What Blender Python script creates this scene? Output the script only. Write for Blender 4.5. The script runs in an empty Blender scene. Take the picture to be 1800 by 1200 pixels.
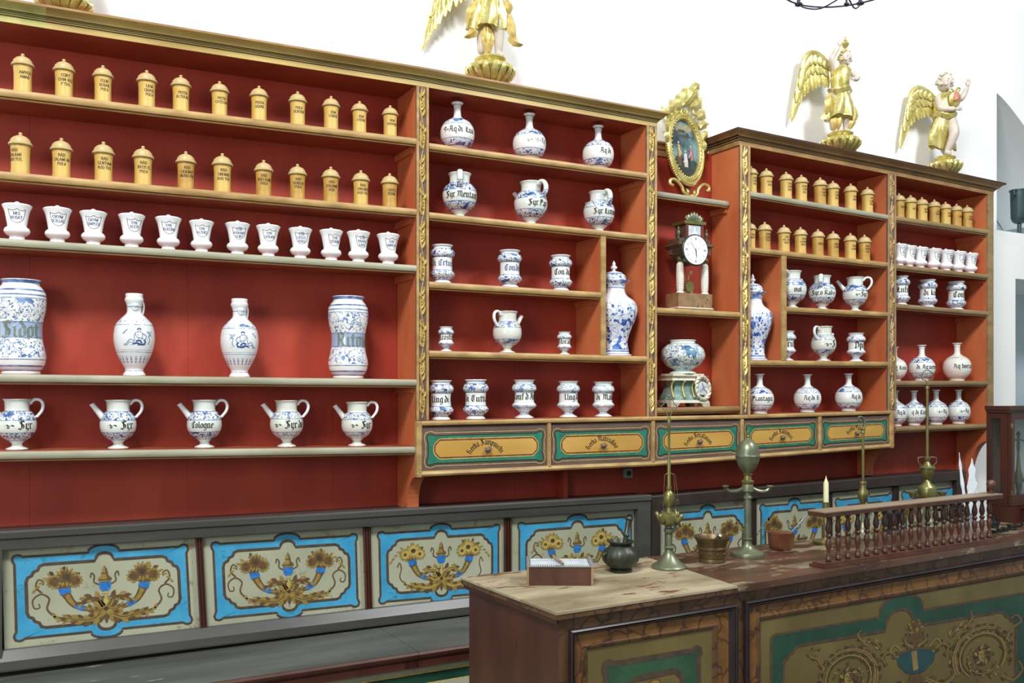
import bpy, math, random
from mathutils import Vector, Matrix
C = bpy.context.scene.collection
SC = bpy.context.scene
PI = math.pi
# ------------------------------------------------------------------ camera, world, lights, exposure
PH = math.atan(882.8/1600.0)          # yaw of the camera against the shelf wall
CP, SP = math.cos(PH), math.sin(PH)
EYE = 1.65
cam = bpy.data.objects.new('camera', bpy.data.cameras.new('camera')); C.objects.link(cam)
cam.location = (0, 0, EYE); cam.rotation_euler = (PI/2, 0, -PH)
cam.data.sensor_width = 36.0; cam.data.lens = 32.0; cam.data.shift_y = 0.05
cam.data.clip_start = 0.05
SC.camera = cam
SC.view_settings.view_transform = 'Standard'; SC.view_settings.look = 'None'
SC.view_settings.exposure = 0.0; SC.view_settings.gamma = 1.0; SC.view_settings.use_curve_mapping = False
world = bpy.data.worlds.new('room_daylight'); SC.world = world; world.use_nodes = True
world.node_tree.nodes['Background'].inputs[0].default_value = (0.84, 0.97, 0.96, 1)
world.node_tree.nodes['Background'].inputs[1].default_value = 0.42
def area(name, loc, target, size, power, col, sy=None):
    l = bpy.data.lights.new(name, 'AREA'); l.energy = power; l.color = col; l.size = size
    if sy: l.shape = 'RECTANGLE'; l.size_y = sy
    o = bpy.data.objects.new(name, l); C.objects.link(o); o.location = loc
    o.rotation_euler = (Vector(target)-Vector(loc)).to_track_quat('-Z', 'Y').to_euler()
    return o
area('window_light', (-1.3, -0.2, 6.2), (1.8, 3.7, 1.8), 1.5, 400, (1.0, 0.98, 0.95), 1.3)
area('side_window_light', (-2.7, -0.4, 2.5), (1.6, 3.7, 1.3), 1.2, 70, (0.97, 0.98, 1.0), 1.5)
area('high_window_light', (4.2, 0.2, 5.6), (2.8, 3.8, 2.0), 1.1, 190, (0.97, 0.98, 1.0), 0.9)

# ------------------------------------------------------------------ picture coordinates to places in the room
def ray(px, py):
    u = (px-900)/1600.0; v = (690-py)/1600.0
    return Vector((SP+u*CP, CP-u*SP, v))
def W(px, py, y):
    d = ray(px, py); t = y/d.y
    return Vector((d.x*t, y, EYE+d.z*t))
def WZ(px, py, z):
    d = ray(px, py); t = (z-EYE)/d.z
    return Vector((d.x*t, d.y*t, z))
def WX(px, y): return W(px, 690, y).x
def WP(px, py, p0, n):
    d = ray(px, py); o = Vector((0, 0, EYE)); t = (p0-o).dot(n)/d.dot(n)
    return o+d*t

# ------------------------------------------------------------------ materials
def L(h):
    h = h.lstrip('#'); c = [int(h[i:i+2], 16)/255 for i in (0, 2, 4)]
    return tuple((x/12.92 if x <= .04045 else ((x+.055)/1.055)**2.4) for x in c)+(1,)
def nodes(name):
    m = bpy.data.materials.new(name); m.use_nodes = True
    nt = m.node_tree; return m, nt, nt.nodes, nt.links, nt.nodes['Principled BSDF']
def mat(name, c1, c2=None, rough=.6, metal=0, scale=8, stretch=(1, 1, 1), bump=0, bscale=60, spots=None, spot_t=.62, spot_scale=25, coat=0, detail=5, lo=.35, hi=.7):
    m, nt, N, K, P = nodes(name)
    P.inputs['Roughness'].default_value = rough; P.inputs['Metallic'].default_value = metal
    if coat: P.inputs['Coat Weight'].default_value = coat; P.inputs['Coat Roughness'].default_value = .12
    tc = N.new('ShaderNodeTexCoord'); mp = N.new('ShaderNodeMapping'); mp.inputs['Scale'].default_value = stretch
    K.new(tc.outputs['Object'], mp.inputs[0])
    if c2 is None: P.inputs['Base Color'].default_value = L(c1); last = None
    else:
        n = N.new('ShaderNodeTexNoise'); n.inputs['Scale'].default_value = scale; n.inputs['Detail'].default_value = detail
        K.new(mp.outputs[0], n.inputs['Vector'])
        r = N.new('ShaderNodeValToRGB'); r.color_ramp.elements[0].position = lo; r.color_ramp.elements[1].position = hi
        r.color_ramp.elements[0].color = L(c1); r.color_ramp.elements[1].color = L(c2)
        K.new(n.outputs['Fac'], r.inputs[0]); last = r.outputs[0]
    if spots:
        n2 = N.new('ShaderNodeTexNoise'); n2.inputs['Scale'].default_value = spot_scale; n2.inputs['Detail'].default_value = 6; n2.inputs['Roughness'].default_value = .7
        K.new(mp.outputs[0], n2.inputs['Vector'])
        r2 = N.new('ShaderNodeValToRGB'); r2.color_ramp.elements[0].position = spot_t; r2.color_ramp.elements[1].position = spot_t+.05
        K.new(n2.outputs['Fac'], r2.inputs[0])
        mx = N.new('ShaderNodeMixRGB'); K.new(r2.outputs[0], mx.inputs[0]); mx.inputs[2].default_value = L(spots)
        if last: K.new(last, mx.inputs[1])
        else: mx.inputs[1].default_value = L(c1)
        last = mx.outputs[0]
    if last: K.new(last, P.inputs['Base Color'])
    if bump:
        nb = N.new('ShaderNodeTexNoise'); nb.inputs['Scale'].default_value = bscale; nb.inputs['Detail'].default_value = 4
        K.new(mp.outputs[0], nb.inputs['Vector'])
        b = N.new('ShaderNodeBump'); b.inputs['Strength'].default_value = bump; b.inputs['Distance'].default_value = .002
        K.new(nb.outputs['Fac'], b.inputs['Height']); K.new(b.outputs[0], P.inputs['Normal'])
    return m
def marbled(name, base, dark, vein):
    m, nt, N, K, P = nodes(name); P.inputs['Roughness'].default_value = .42
    tc = N.new('ShaderNodeTexCoord'); v = N.new('ShaderNodeTexVoronoi'); v.feature = 'DISTANCE_TO_EDGE'; v.inputs['Scale'].default_value = 13
    ns = N.new('ShaderNodeTexNoise'); ns.inputs['Scale'].default_value = 9; ns.inputs['Detail'].default_value = 3
    mx = N.new('ShaderNodeMixRGB'); mx.inputs[0].default_value = .12
    K.new(tc.outputs['Object'], ns.inputs['Vector']); K.new(tc.outputs['Object'], mx.inputs[1]); K.new(ns.outputs['Color'], mx.inputs[2]); K.new(mx.outputs[0], v.inputs['Vector'])
    r = N.new('ShaderNodeValToRGB'); r.color_ramp.elements[0].position = .01; r.color_ramp.elements[1].position = .07
    r.color_ramp.elements[0].color = (1, 1, 1, 1); r.color_ramp.elements[1].color = (0, 0, 0, 1); K.new(v.outputs['Distance'], r.inputs[0])
    r2 = N.new('ShaderNodeValToRGB'); r2.color_ramp.elements[0].color = L(dark); r2.color_ramp.elements[1].color = L(base); r2.color_ramp.elements[0].position = .35; r2.color_ramp.elements[1].position = .6
    K.new(ns.outputs['Fac'], r2.inputs[0])
    m2 = N.new('ShaderNodeMixRGB'); mm = N.new('ShaderNodeMath'); mm.operation = 'MULTIPLY'; mm.inputs[1].default_value = .85; K.new(r.outputs[0], mm.inputs[0]); K.new(mm.outputs[0], m2.inputs[0]); K.new(r2.outputs[0], m2.inputs[1]); m2.inputs[2].default_value = L(vein)
    K.new(m2.outputs[0], P.inputs['Base Color'])
    return m
def glaze(name, bands, lines, s=70, base='E9EDEA', base2='DCE2DD', blues=('25437F', '5E7DB4'), blob=.24, thick=.028, extra=None, dist=1.2, vs=1.0, wash=None, bigt=.6):
    """tin-glazed pottery: bands of brushed blue foliage and blue rings at given heights (object z, metres)"""
    m, nt, N, K, P = nodes(name); P.inputs['Roughness'].default_value = .2; P.inputs['Coat Weight'].default_value = .5; P.inputs['Coat Roughness'].default_value = .08
    tc = N.new('ShaderNodeTexCoord'); sp = N.new('ShaderNodeSeparateXYZ'); K.new(tc.outputs['Object'], sp.inputs[0])
    oi = N.new('ShaderNodeObjectInfo'); ad = N.new('ShaderNodeVectorMath'); ad.operation = 'ADD'
    K.new(tc.outputs['Object'], ad.inputs[0]); K.new(oi.outputs['Random'], ad.inputs[1])
    n = N.new('ShaderNodeTexNoise'); n.inputs['Scale'].default_value = s; n.inputs['Detail'].default_value = 1.5; n.inputs['Distortion'].default_value = dist
    K.new(ad.outputs[0], n.inputs['Vector'])
    def mth(op, a, b=None, c=None):
        q = N.new('ShaderNodeMath'); q.operation = op
        for i, x in enumerate((a, b, c)):
            if x is None: continue
            if isinstance(x, (int, float)): q.inputs[i].default_value = x
            else: K.new(x, q.inputs[i])
        return q.outputs[0]
    ab = mth('ABSOLUTE', mth('SUBTRACT', n.outputs['Fac'], .5)); ln = mth('LESS_THAN', ab, thick)
    v = N.new('ShaderNodeTexVoronoi'); v.inputs['Scale'].default_value = s*1.25*vs; K.new(ad.outputs[0], v.inputs['Vector'])
    bl = mth('LESS_THAN', v.outputs['Distance'], blob)
    n3 = N.new('ShaderNodeTexNoise'); n3.inputs['Scale'].default_value = s*.45; K.new(ad.outputs[0], n3.inputs['Vector'])
    big = mth('GREATER_THAN', n3.outputs['Fac'], bigt)
    pat = mth('MAXIMUM', mth('MAXIMUM', ln, bl), big)
    def bandmask(bs, soft=0):
        tot = None
        for z0, z1 in bs:
            a = mth('MULTIPLY', mth('GREATER_THAN', sp.outputs['Z'], z0), mth('LESS_THAN', sp.outputs['Z'], z1))
            tot = a if tot is None else mth('MAXIMUM', tot, a)
        return tot
    f = mth('MULTIPLY', pat, bandmask(bands)) if bands else None
    if lines:
        l = bandmask([(z-.0011, z+.0011) for z in lines]) if not isinstance(lines[0], tuple) else bandmask(lines)
        f = l if f is None else mth('MAXIMUM', f, l)
    cb = N.new('ShaderNodeMixRGB'); cb.inputs[1].default_value = L(blues[0]); cb.inputs[2].default_value = L(blues[1])
    n4 = N.new('ShaderNodeTexNoise'); n4.inputs['Scale'].default_value = s*.8; K.new(ad.outputs[0], n4.inputs['Vector'])
    rr = N.new('ShaderNodeValToRGB'); rr.color_ramp.elements[0].position = .4; rr.color_ramp.elements[1].position = .6; K.new(n4.outputs['Fac'], rr.inputs[0]); K.new(rr.outputs[0], cb.inputs[0])
    cw = N.new('ShaderNodeMixRGB'); cw.inputs[1].default_value = L(base); cw.inputs[2].default_value = L(base2); K.new(n3.outputs['Fac'], cw.inputs[0])
    mx = N.new('ShaderNodeMixRGB'); K.new(cw.outputs[0], mx.inputs[1]); K.new(cb.outputs[0], mx.inputs[2])
    if f is None: mx.inputs[0].default_value = 0
    else: K.new(f, mx.inputs[0])
    last = mx.outputs[0]
    if extra:   # second colour blobs
        v2 = N.new('ShaderNodeTexVoronoi'); v2.inputs['Scale'].default_value = s*.8; K.new(tc.outputs['Object'], v2.inputs['Vector'])
        e = mth('LESS_THAN', v2.outputs['Distance'], .27); m3 = N.new('ShaderNodeMixRGB'); K.new(e, m3.inputs[0]); K.new(last, m3.inputs[1]); m3.inputs[2].default_value = L(extra); last = m3.outputs[0]
    if wash:
        m4 = N.new('ShaderNodeMixRGB'); m4.blend_type = 'MULTIPLY'; K.new(bandmask(wash), m4.inputs[0]); K.new(last, m4.inputs[1]); m4.inputs[2].default_value = L('A9BCDD'); last = m4.outputs[0]
    K.new(last, P.inputs['Base Color'])
    return m
M = {}
M['wall'] = mat('white_plaster', 'F4F4F3', 'EFF1F1', .9, scale=2, bump=.15, bscale=30)
M['wall_shaded'] = mat('skylit_shade_plaster', 'B4C6D2', 'C8D5DC', .9, scale=3, bump=.25, bscale=14)  # bluish skylit shade of the recess painted into the plaster colour
M['floor'] = mat('stone_floor', '5A5048', '7A6E62', .7, scale=3, bump=.2)
M['red'] = mat('red_painted_boards', '922C1C', 'AE4028', .62, scale=3.5, stretch=(1, 1, .35), bump=.12, bscale=40, spots='B4604E', spot_t=.69, spot_scale=14)
M['terracotta'] = mat('terracotta_painted_wood', 'B65C34', 'C87446', .6, scale=5, stretch=(1, 1, .4), bump=.12, spots='A04A22', spot_t=.68, spot_scale=20)
M['redbrown'] = mat('red_brown_shelf_paint', '8A3A22', '9C4A2C', .6, scale=5, bump=.1, spots='6A2415', spot_t=.68, spot_scale=14)
M['gold_edge'] = mat('worn_ochre_gilding', '957546', 'B99C62', .45, scale=22, stretch=(.4, 1, 1), bump=.2, bscale=120, spots='6E5024', spot_t=.68, spot_scale=60)
M['gold_edge2'] = mat('browned_gilding', '80603A', 'A07E4C', .5, scale=18, stretch=(.4, 1, 1), bump=.2, bscale=120, spots='5A4226', spot_t=.66, spot_scale=60)
M['gold_cornice'] = mat('gilded_cornice', '9C8248', 'C6B06A', .38, scale=9, stretch=(.25, 1, 1), bump=.15, spots='8A5F2E', spot_t=.66, spot_scale=24)
M['green_gold'] = mat('greenish_gilding', '9A9350', 'B9B46C', .45, scale=12, bump=.15)
M['dark_line'] = mat('dark_brown_line', '2E1C12', '44301E', .6, scale=20)
M['greygreen'] = mat('grey_green_edge_paint', '8E8C76', 'A3A38C', .45, scale=20, stretch=(.3, 1, 1), bump=.1)
M['brown_edge'] = mat('dull_brown_edge', '7F6844', '98815A', .5, scale=20, stretch=(.3, 1, 1), bump=.15, spots='55432A', spot_t=.66, spot_scale=60)
M['purple'] = mat('purple_brown_ground', '5A4447', '6C5557', .7, scale=30, bump=.2)
M['gilt'] = mat('gilded_carving', 'B49A50', 'D6C27C', .35, .25, scale=40, bump=.3, bscale=200)
M['gilt_green'] = mat('pale_gilding_leaf', 'B6A656', 'DAD08C', .27, .55, scale=30, bump=.4, bscale=120, spots='8C6A2A', spot_t=.66, spot_scale=60)
M['flesh'] = mat('pale_painted_flesh', 'C9BEB2', 'B2A798', .45, scale=20)
M['rose'] = mat('rose_red_paint', 'B0605A', 'C47A70', .5, scale=20)
M['drawer'] = mat('mauve_brown_drawer_paint', '5A4743', '6C5852', .55, scale=14, stretch=(.4, 1, 1), bump=.12, spots='8A7466', spot_t=.72)
M['green'] = mat('emerald_green_band', '1F6B55', '2C7D64', .5, scale=20)
M['ochre'] = mat('ochre_cartouche', 'B58B3E', 'C79F52', .5, scale=8, stretch=(.3, 1, 1), spots='A2762E', spot_t=.64)
M['thin_gold'] = mat('thin_yellow_line', 'CDB55E', 'B08F3F', .5, scale=60)
M['rust'] = mat('rust_line', '7C3A22', '5A2A1C', .6, scale=30)
M['ink'] = mat('black_ink', '1B1814', '2E2A24', .55, scale=80)
M['ink_brown'] = mat('brown_black_ink', '2C2214', '46381F', .6, scale=80)
M['ink_blue'] = mat('grey_blue_ink', '3F4E7C', '5B6A93', .5, scale=80)
M['ink_grey'] = mat('silvery_grey_ink', '7C7B78', '93918C', .4, scale=80)
M['ink_pale'] = mat('faded_olive_ink', '5F6B60', '7F887C', .5, scale=80)
M['slate'] = mat('slate_grey_frame_paint', '3D3D3A', '4B4B47', .34, scale=10, stretch=(.2, 1, 1), bump=.1)
M['slate_dark'] = mat('dark_brown_frame_paint', '2E2622', '3A302B', .45, scale=12, bump=.1)
M['panel'] = mat('stained_grey_green_panel', '969A82', 'A9AB93', .55, scale=4, bump=.12, spots='8C8266', spot_t=.6, spot_scale=9, detail=8)
M['sky_blue'] = mat('bright_blue_band', '2F8AB4', '48A0C6', .5, scale=9, spots='2A7F95', spot_t=.6, spot_scale=14)
M['outline'] = mat('dark_umber_outline', '3E3128', '52422F', .6, scale=40)
M['p_brown'] = mat('brown_brushwork', '4E3B22', '684E2A', .6, scale=60)
M['p_ochre'] = mat('ochre_brushwork', '7C682E', '97803D', .6, scale=60)
M['p_yellow'] = mat('yellow_brushwork', 'A08C42', 'B8A55A', .6, scale=60)
M['p_blue'] = mat('deep_blue_brushwork', '1E5EA6', '2E7CC2', .45, scale=60)
M['p_dark'] = mat('dark_brushwork', '3A3022', '4A3A28', .6, scale=60)
M['c_brown'] = mat('umber_counter_brushwork', '4A3A22', '5C4828', .5, scale=60)
M['c_ochre'] = mat('dull_ochre_counter_brushwork', '7A663A', '8E7846', .5, scale=60)
M['c_dark'] = mat('dark_counter_brushwork', '33291C', '40341F', .5, scale=60)
M['bench'] = mat('scuffed_grey_ledge_wood', '454742', '61645F', .45, scale=7, stretch=(.2, 1, 1), bump=.3, spots='9CA29B', spot_t=.66, spot_scale=22, detail=9)
M['wood_dark'] = mat('dark_red_brown_wood', '3A1D15', '4E2A1E', .42, scale=7, stretch=(1, 1, .25), bump=.2, spots='2A1712', spot_t=.62, spot_scale=10)
M['wood_rail'] = mat('turned_walnut_wood', '42261C', '5A382B', .38, scale=18, stretch=(1, 1, .4), bump=.15)
M['wood_light'] = mat('pale_worn_rail_top', '7C6A58', '95826C', .5, scale=12, stretch=(.2, 1, 1), bump=.2)
M['worktop'] = mat('worn_worktop_with_sheen', '3F2A20', '66483A', .28, scale=5, stretch=(.4, 1, 1), bump=.3, spots='857A64', spot_t=.535, spot_scale=9, detail=9)  # grey-beige patches: bare wear plus glossy grey reflection put into the colour
M['worktop_bare'] = mat('bare_scrubbed_worktop', '7A6E54', 'AFA589', .5, scale=9, stretch=(.35, 1, 1), bump=.4, spots='65432F', spot_t=.555, spot_scale=15, detail=9)
M['marble'] = marbled('marbled_brown_paint', '7A5428', '5E3E20', '3C2216')
M['marble_dark'] = marbled('dark_marbled_brown_paint', '5E4228', '49331F', '30201A')
M['olive'] = mat('olive_tan_panel_paint', '594E2C', '6A5E36', .42, scale=5, bump=.15, spots='5E4E2C', spot_t=.62, spot_scale=8)
M['dkgreen'] = mat('dull_green_band', '234430', '30563C', .45, scale=8)
M['bottlegreen'] = mat('dark_bottle_green_band', '173A2E', '21493A', .45, scale=8)
M['dark_mould'] = mat('near_black_moulding', '1E1516', '2C2122', .35, scale=10)
M['teal'] = mat('dark_teal_paint', '1A3A40', '274C50', .5, scale=10)
M['boxwood'] = mat('turned_boxwood', 'BC9A4A', 'CFB262', .42, scale=18, stretch=(1, 1, .3), bump=.1, spots='A86C2C', spot_t=.7, spot_scale=24, coat=.25)
M['boxwood2'] = mat('darker_mottled_boxwood', 'A88236', 'C29C4C', .42, scale=22, bump=.1, spots='7C4A1C', spot_t=.61, spot_scale=28, coat=.25)
M['boxlid'] = mat('pale_boxwood_lid', 'B09A66', 'C4AE7E', .45, scale=26, bump=.08, coat=.15)
M['porcelain'] = glaze('white_porcelain', [], [], base='F1F3F3', base2='E9EDEF')
M['brass'] = mat('aged_brass', '8F8A58', '6F6A40', .36, .75, scale=14, spots='5C6A4E', spot_t=.62, spot_scale=20)
M['brass_green'] = mat('greened_pale_brass', '686E58', '7E846A', .38, .6, scale=10, spots='6F7A5E', spot_t=.62)
M['bronze'] = mat('dark_bronze', '33372F', '4A4E42', .42, .6, scale=20, bump=.3, bscale=50)
M['bronze_brown'] = mat('brown_bronze', '5A4A30', '6C5A3A', .4, .6, scale=12, bump=.3, bscale=50)
M['copper'] = mat('copper', '7C4C36', '9A6A50', .35, .6, scale=12, spots='6C3A22', spot_t=.6)
M['candle'] = mat('cream_wax', 'E2DFB4', 'D8D3A4', .4)
M['zinc'] = mat('dull_zinc', '8C9598', 'A4ACAE', .4, .5, scale=10)
M['iron'] = mat('black_iron', '2A2C3A', '3A3C4C', .5, .5, scale=20)
M['feather'] = mat('white_feather', 'DCE2EA', 'C6CFDB', .7, scale=40)
M['alabaster'] = mat('ribbed_alabaster', 'E0DDCF', 'D2CFC0', .3, scale=20)
M['clock_wood'] = mat('burr_walnut_veneer', '7A5E40', '9A7E5A', .35, scale=22, spots='5A3C26', spot_t=.6, spot_scale=12, coat=.3)
M['clock_wood2'] = mat('dark_inlaid_walnut', '493A2C', '5E4C3C', .4, scale=22)
M['dial'] = mat('white_enamel_dial', 'EEF2F2', None, .25)
M['clock_rim'] = mat('dark_green_metal_rim', '3C463C', '525E50', .3, .6)
M['engraving'] = mat('grey_print', 'A9B4BE', 'D2D8DA', .4, scale=18)
M['sea'] = mat('blue_green_lacquer', '5C7C78', '82A09A', .45, scale=20, spots='B9C4B8', spot_t=.62, spot_scale=30)
M['silver'] = mat('worn_silver_gilt', 'B9B69E', 'DAD6C2', .35, .3, scale=30, bump=.3, spots='8C7A4C', spot_t=.6, spot_scale=30)
M['paint_sky'] = mat('murky_painted_landscape', '22343A', '6E9094', .4, scale=9, detail=6, lo=.42, hi=.62)
M['paint_cloud'] = mat('amber_painted_cloud', 'A98E58', '6C7C70', .4, scale=20)
M['paint_ground'] = mat('dark_painted_ground', '22282A', '39443C', .4, scale=20)
M['cab_wood'] = mat('mahogany_case_wood', '381D17', '4C2A22', .3, scale=6, stretch=(1, 1, .25), bump=.1)
M['dim_back'] = mat('dim_interior_brown', '54463A', '655646', .8, scale=20)  # dark case interior behind the side pane, painted as a brown backing
M['reflection_back'] = mat('glass_reflection_grey', 'ABB8B8', 'BEC9C9', .8, scale=10)  # pale reflection of the door glass painted onto the backing
M['lantern_green'] = mat('dark_green_metal', '34474A', '405558', .4, .3, scale=10)
M['socket'] = mat('grey_socket_plastic', '8E9695', '7C8483', .5)
M['weight'] = mat('black_iron_weights', '262A2A', '363C3A', .45, .4)
M['red_apple'] = mat('dull_red', '7A3A30', '8A4A3C', .5)
m, nt, N, K, P = nodes('clear_old_glass'); P.inputs['Transmission Weight'].default_value = 1; P.inputs['Roughness'].default_value = .06; P.inputs['IOR'].default_value = 1.2; P.inputs['Base Color'].default_value = (.93, .97, .97, 1); M['glass'] = m
M['z_alb'] = glaze('albarello_glaze', [(.016, .052), (.106, .138)], [.014, .053, .105, .139], s=95, blob=.3)
M['z_alb_pale'] = glaze('pale_albarello_glaze', [(.016, .052), (.106, .138)], [.014, .053, .105, .139], s=95, blob=.25, blues=('5A78A8', '8EA8C8'))
M['z_big'] = glaze('large_albarello_glaze', [(.058, .125), (.185, .262)], [(.012, .016), (.026, .032), (.050, .0535), (.126, .129), (.181, .184), (.263, .266), (.274, .279), (.29, .297), (.318, .33)], s=42, blues=('4C6698', '8199C6'), blob=.17, thick=.034, wash=[(.1285, .1815)], bigt=.66)
M['z_fig'] = glaze('figured_bottle_glaze', [(.196, .215)], [(.018, .0205), (.088, .0905), (.096, .0975), (.19, .1935), (.26, .264)], s=60, blues=('5A739C', '9AB0CC'), blob=.1, thick=.02, base='E2E7E6', base2='D6DDDD')
M['z_jug'] = glaze('syrup_jug_glaze', [(.035, .062), (.11, .142)], [.034, .063, .109, .143], s=70, blob=.3, thick=.036, base='DDE3DC', base2='CFD8D0')
M['z_jug_pale'] = glaze('faint_syrup_jug_glaze', [(.035, .060), (.114, .140)], [.034, .061, .113, .141], s=75, blob=.28, thick=.03, blues=('4C6496', '7C92BC'), base='DADED3', base2='CED2C6')
M['z_bot'] = glaze('flask_glaze', [(.02, .045), (.108, .135)], [.019, .046, .107, .136, .2], s=75, blob=.22)
M['z_bot_plain'] = glaze('plain_flask_glaze', [(.115, .13)], [], s=60, blob=.1, thick=.015, base='E4E4DA', base2='DCDCD0')
M['z_vase'] = glaze('leafy_vase_glaze', [(.03, .255), (.335, .40)], [(.008, .012), (.02, .026), (.33, .334), (.40, .404)], s=38, blob=.33, thick=.022, base='E6EBF0', base2='DEE5EC', blues=('2A55A8', '5F84C6'), vs=.9)
M['z_bowl'] = glaze('polychrome_bowl_glaze', [(.015, .13)], [.012, .133], s=45, blob=.2, thick=.03, blues=('31598F', '6A93A8'), extra='B7B27C', base='DCE6E2')

# ------------------------------------------------------------------ mesh helpers
class MB:
    def __init__(s): s.v = []; s.f = []; s.m = []
    def add(s, vs, fs, m=0):
        b = len(s.v); s.v += [tuple(v) for v in vs]; s.f += [tuple(b+i for i in f) for f in fs]; s.m += [m]*len(fs); return s
    def hexa(s, p, m=0):   # p: bottom 4 (ccw), top 4
        return s.add(p, [(3, 2, 1, 0), (4, 5, 6, 7), (0, 1, 5, 4), (1, 2, 6, 5), (2, 3, 7, 6), (3, 0, 4, 7)], m)
    def box(s, x0, x1, y0, y1, z0, z1, m=0):
        return s.hexa([(x0, y0, z0), (x1, y0, z0), (x1, y1, z0), (x0, y1, z0), (x0, y0, z1), (x1, y0, z1), (x1, y1, z1), (x0, y1, z1)], m)
    def lathe(s, prof, seg=24, c=(0, 0, 0), m=0, rf=None, caps=True, ax=None):
        vs = []; n = len(prof)
        for r, z in prof:
            for k in range(seg):
                t = 2*PI*k/seg; rr = r*(rf(t, z) if rf else 1)
                vs.append((rr*math.cos(t), rr*math.sin(t), z))
        fs = [(i*seg+k, i*seg+(k+1) % seg, (i+1)*seg+(k+1) % seg, (i+1)*seg+k) for i in range(n-1) for k in range(seg)]
        if caps: fs += [tuple(reversed(range(seg))), tuple(range((n-1)*seg, n*seg))]
        if ax is not None: vs = [ax @ Vector(v) for v in vs]
        vs = [(v[0]+c[0], v[1]+c[1], v[2]+c[2]) for v in vs]
        return s.add(vs, fs, m)
    def tube(s, path, r, seg=8, m=0, close=False, flat=1.0):
        P_ = [Vector(p) for p in path]; n = len(P_); vs = []
        R = r if isinstance(r, (list, tuple)) else [r]*n
        up = None
        for i in range(n):
            if close: t = (P_[(i+1) % n]-P_[i-1])
            else: t = (P_[min(i+1, n-1)]-P_[max(i-1, 0)])
            if t.length < 1e-9: t = Vector((0, 0, 1))
            t.normalize()
            if up is None: up = Vector((0, 1, 0)) if abs(t.y) < .9 else Vector((1, 0, 0))
            a = t.cross(up)
            if a.length < 1e-6: a = t.orthogonal()
            a.normalize(); b = a.cross(t).normalized(); up = b
            for k in range(seg):
                q = 2*PI*k/seg; vs.append(P_[i]+a*(R[i]*math.cos(q))+b*(R[i]*flat*math.sin(q)))
        lim = n if close else n-1
        fs = [(i*seg+k, i*seg+(k+1) % seg, ((i+1) % n)*seg+(k+1) % seg, ((i+1) % n)*seg+k) for i in range(lim) for k in range(seg)]
        if not close: fs += [tuple(reversed(range(seg))), tuple(range((n-1)*seg, n*seg))]
        return s.add(vs, fs, m)
    def ball(s, c, r, m=0, seg=12, rings=8, sc=(1, 1, 1)):
        vs = [(c[0], c[1], c[2]-r*sc[2])]; fs = []
        for i in range(1, rings):
            a = -PI/2+PI*i/rings
            for k in range(seg):
                t = 2*PI*k/seg; vs.append((c[0]+r*sc[0]*math.cos(a)*math.cos(t), c[1]+r*sc[1]*math.cos(a)*math.sin(t), c[2]+r*sc[2]*math.sin(a)))
        vs.append((c[0], c[1], c[2]+r*sc[2])); e = len(vs)-1
        for k in range(seg):
            fs.append((0, 1+(k+1) % seg, 1+k)); fs.append((e, 1+(rings-2)*seg+k, 1+(rings-2)*seg+(k+1) % seg))
            for i in range(rings-2): fs.append((1+i*seg+k, 1+i*seg+(k+1) % seg, 1+(i+1)*seg+(k+1) % seg, 1+(i+1)*seg+k))
        return s.add(vs, fs, m)
    def sweep(s, prof, A, B, m=0, mats=None, yA=0, yB=0):
        """profile [(dy, dz)] swept from A to B (along the wall); closed outline; dy towards the room is negative"""
        A = Vector(A); B = Vector(B); n = len(prof)
        vs = [(A.x+(a if yA else 0)*yA, A.y+a, A.z+b) for a, b in prof]+[(B.x+(a if yB else 0)*yB, B.y+a, B.z+b) for a, b in prof]
        b0 = len(s.v); s.v += vs
        for i in range(n):
            j = (i+1) % n; s.f.append((b0+i, b0+n+i, b0+n+j, b0+j)); s.m.append(mats[i] if mats else m)
        s.f.append(tuple(b0+i for i in range(n))); s.m.append(m); s.f.append(tuple(b0+n+i for i in reversed(range(n)))); s.m.append(m)
        return s
    def build(s, name, mats, parent=None, smooth=False, absolute=False, label=None, kind=None, fix=True):
        vs = s.v
        if absolute and parent is not None:
            o = ORG[parent.name]; vs = [(v[0]-o[0], v[1]-o[1], v[2]-o[2]) for v in vs]
        me = bpy.data.meshes.new(name); me.from_pydata(vs, [], s.f)
        for q in (mats if isinstance(mats, (list, tuple)) else [mats]): me.materials.append(M[q] if isinstance(q, str) else q)
        me.polygons.foreach_set('material_index', s.m)
        me.polygons.foreach_set('use_smooth', [bool(smooth)]*len(s.f))
        me.update()
        if fix:
            import bmesh
            bm = bmesh.new(); bm.from_mesh(me); bmesh.ops.recalc_face_normals(bm, faces=bm.faces); bm.to_mesh(me); bm.free()
        if smooth == 'auto':
            try: me.set_sharp_from_angle(angle=math.radians(38))
            except Exception: pass
        return link(name, me, parent, label, kind)
ORG = {}
def link(name, me, parent=None, label=None, kind=None):
    o = bpy.data.objects.new(name, me); C.objects.link(o)
    if parent is not None: o.parent = parent; ORG[o.name] = ORG.get(parent.name, (0, 0, 0))
    if label: o['label'] = label
    if kind: o['kind'] = kind
    return o
def thing(name, label, cat, loc=(0, 0, 0), rz=0, group=None, scale=1):
    o = bpy.data.objects.new(name, None); C.objects.link(o); o.location = loc; o.rotation_euler = (0, 0, rz)
    o.empty_display_size = .05
    if scale != 1: o.scale = (scale,)*3 if isinstance(scale, (int, float)) else scale
    o['label'] = label; o['category'] = cat; ORG[o.name] = tuple(loc)
    if group: o['group'] = group
    return o
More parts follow.
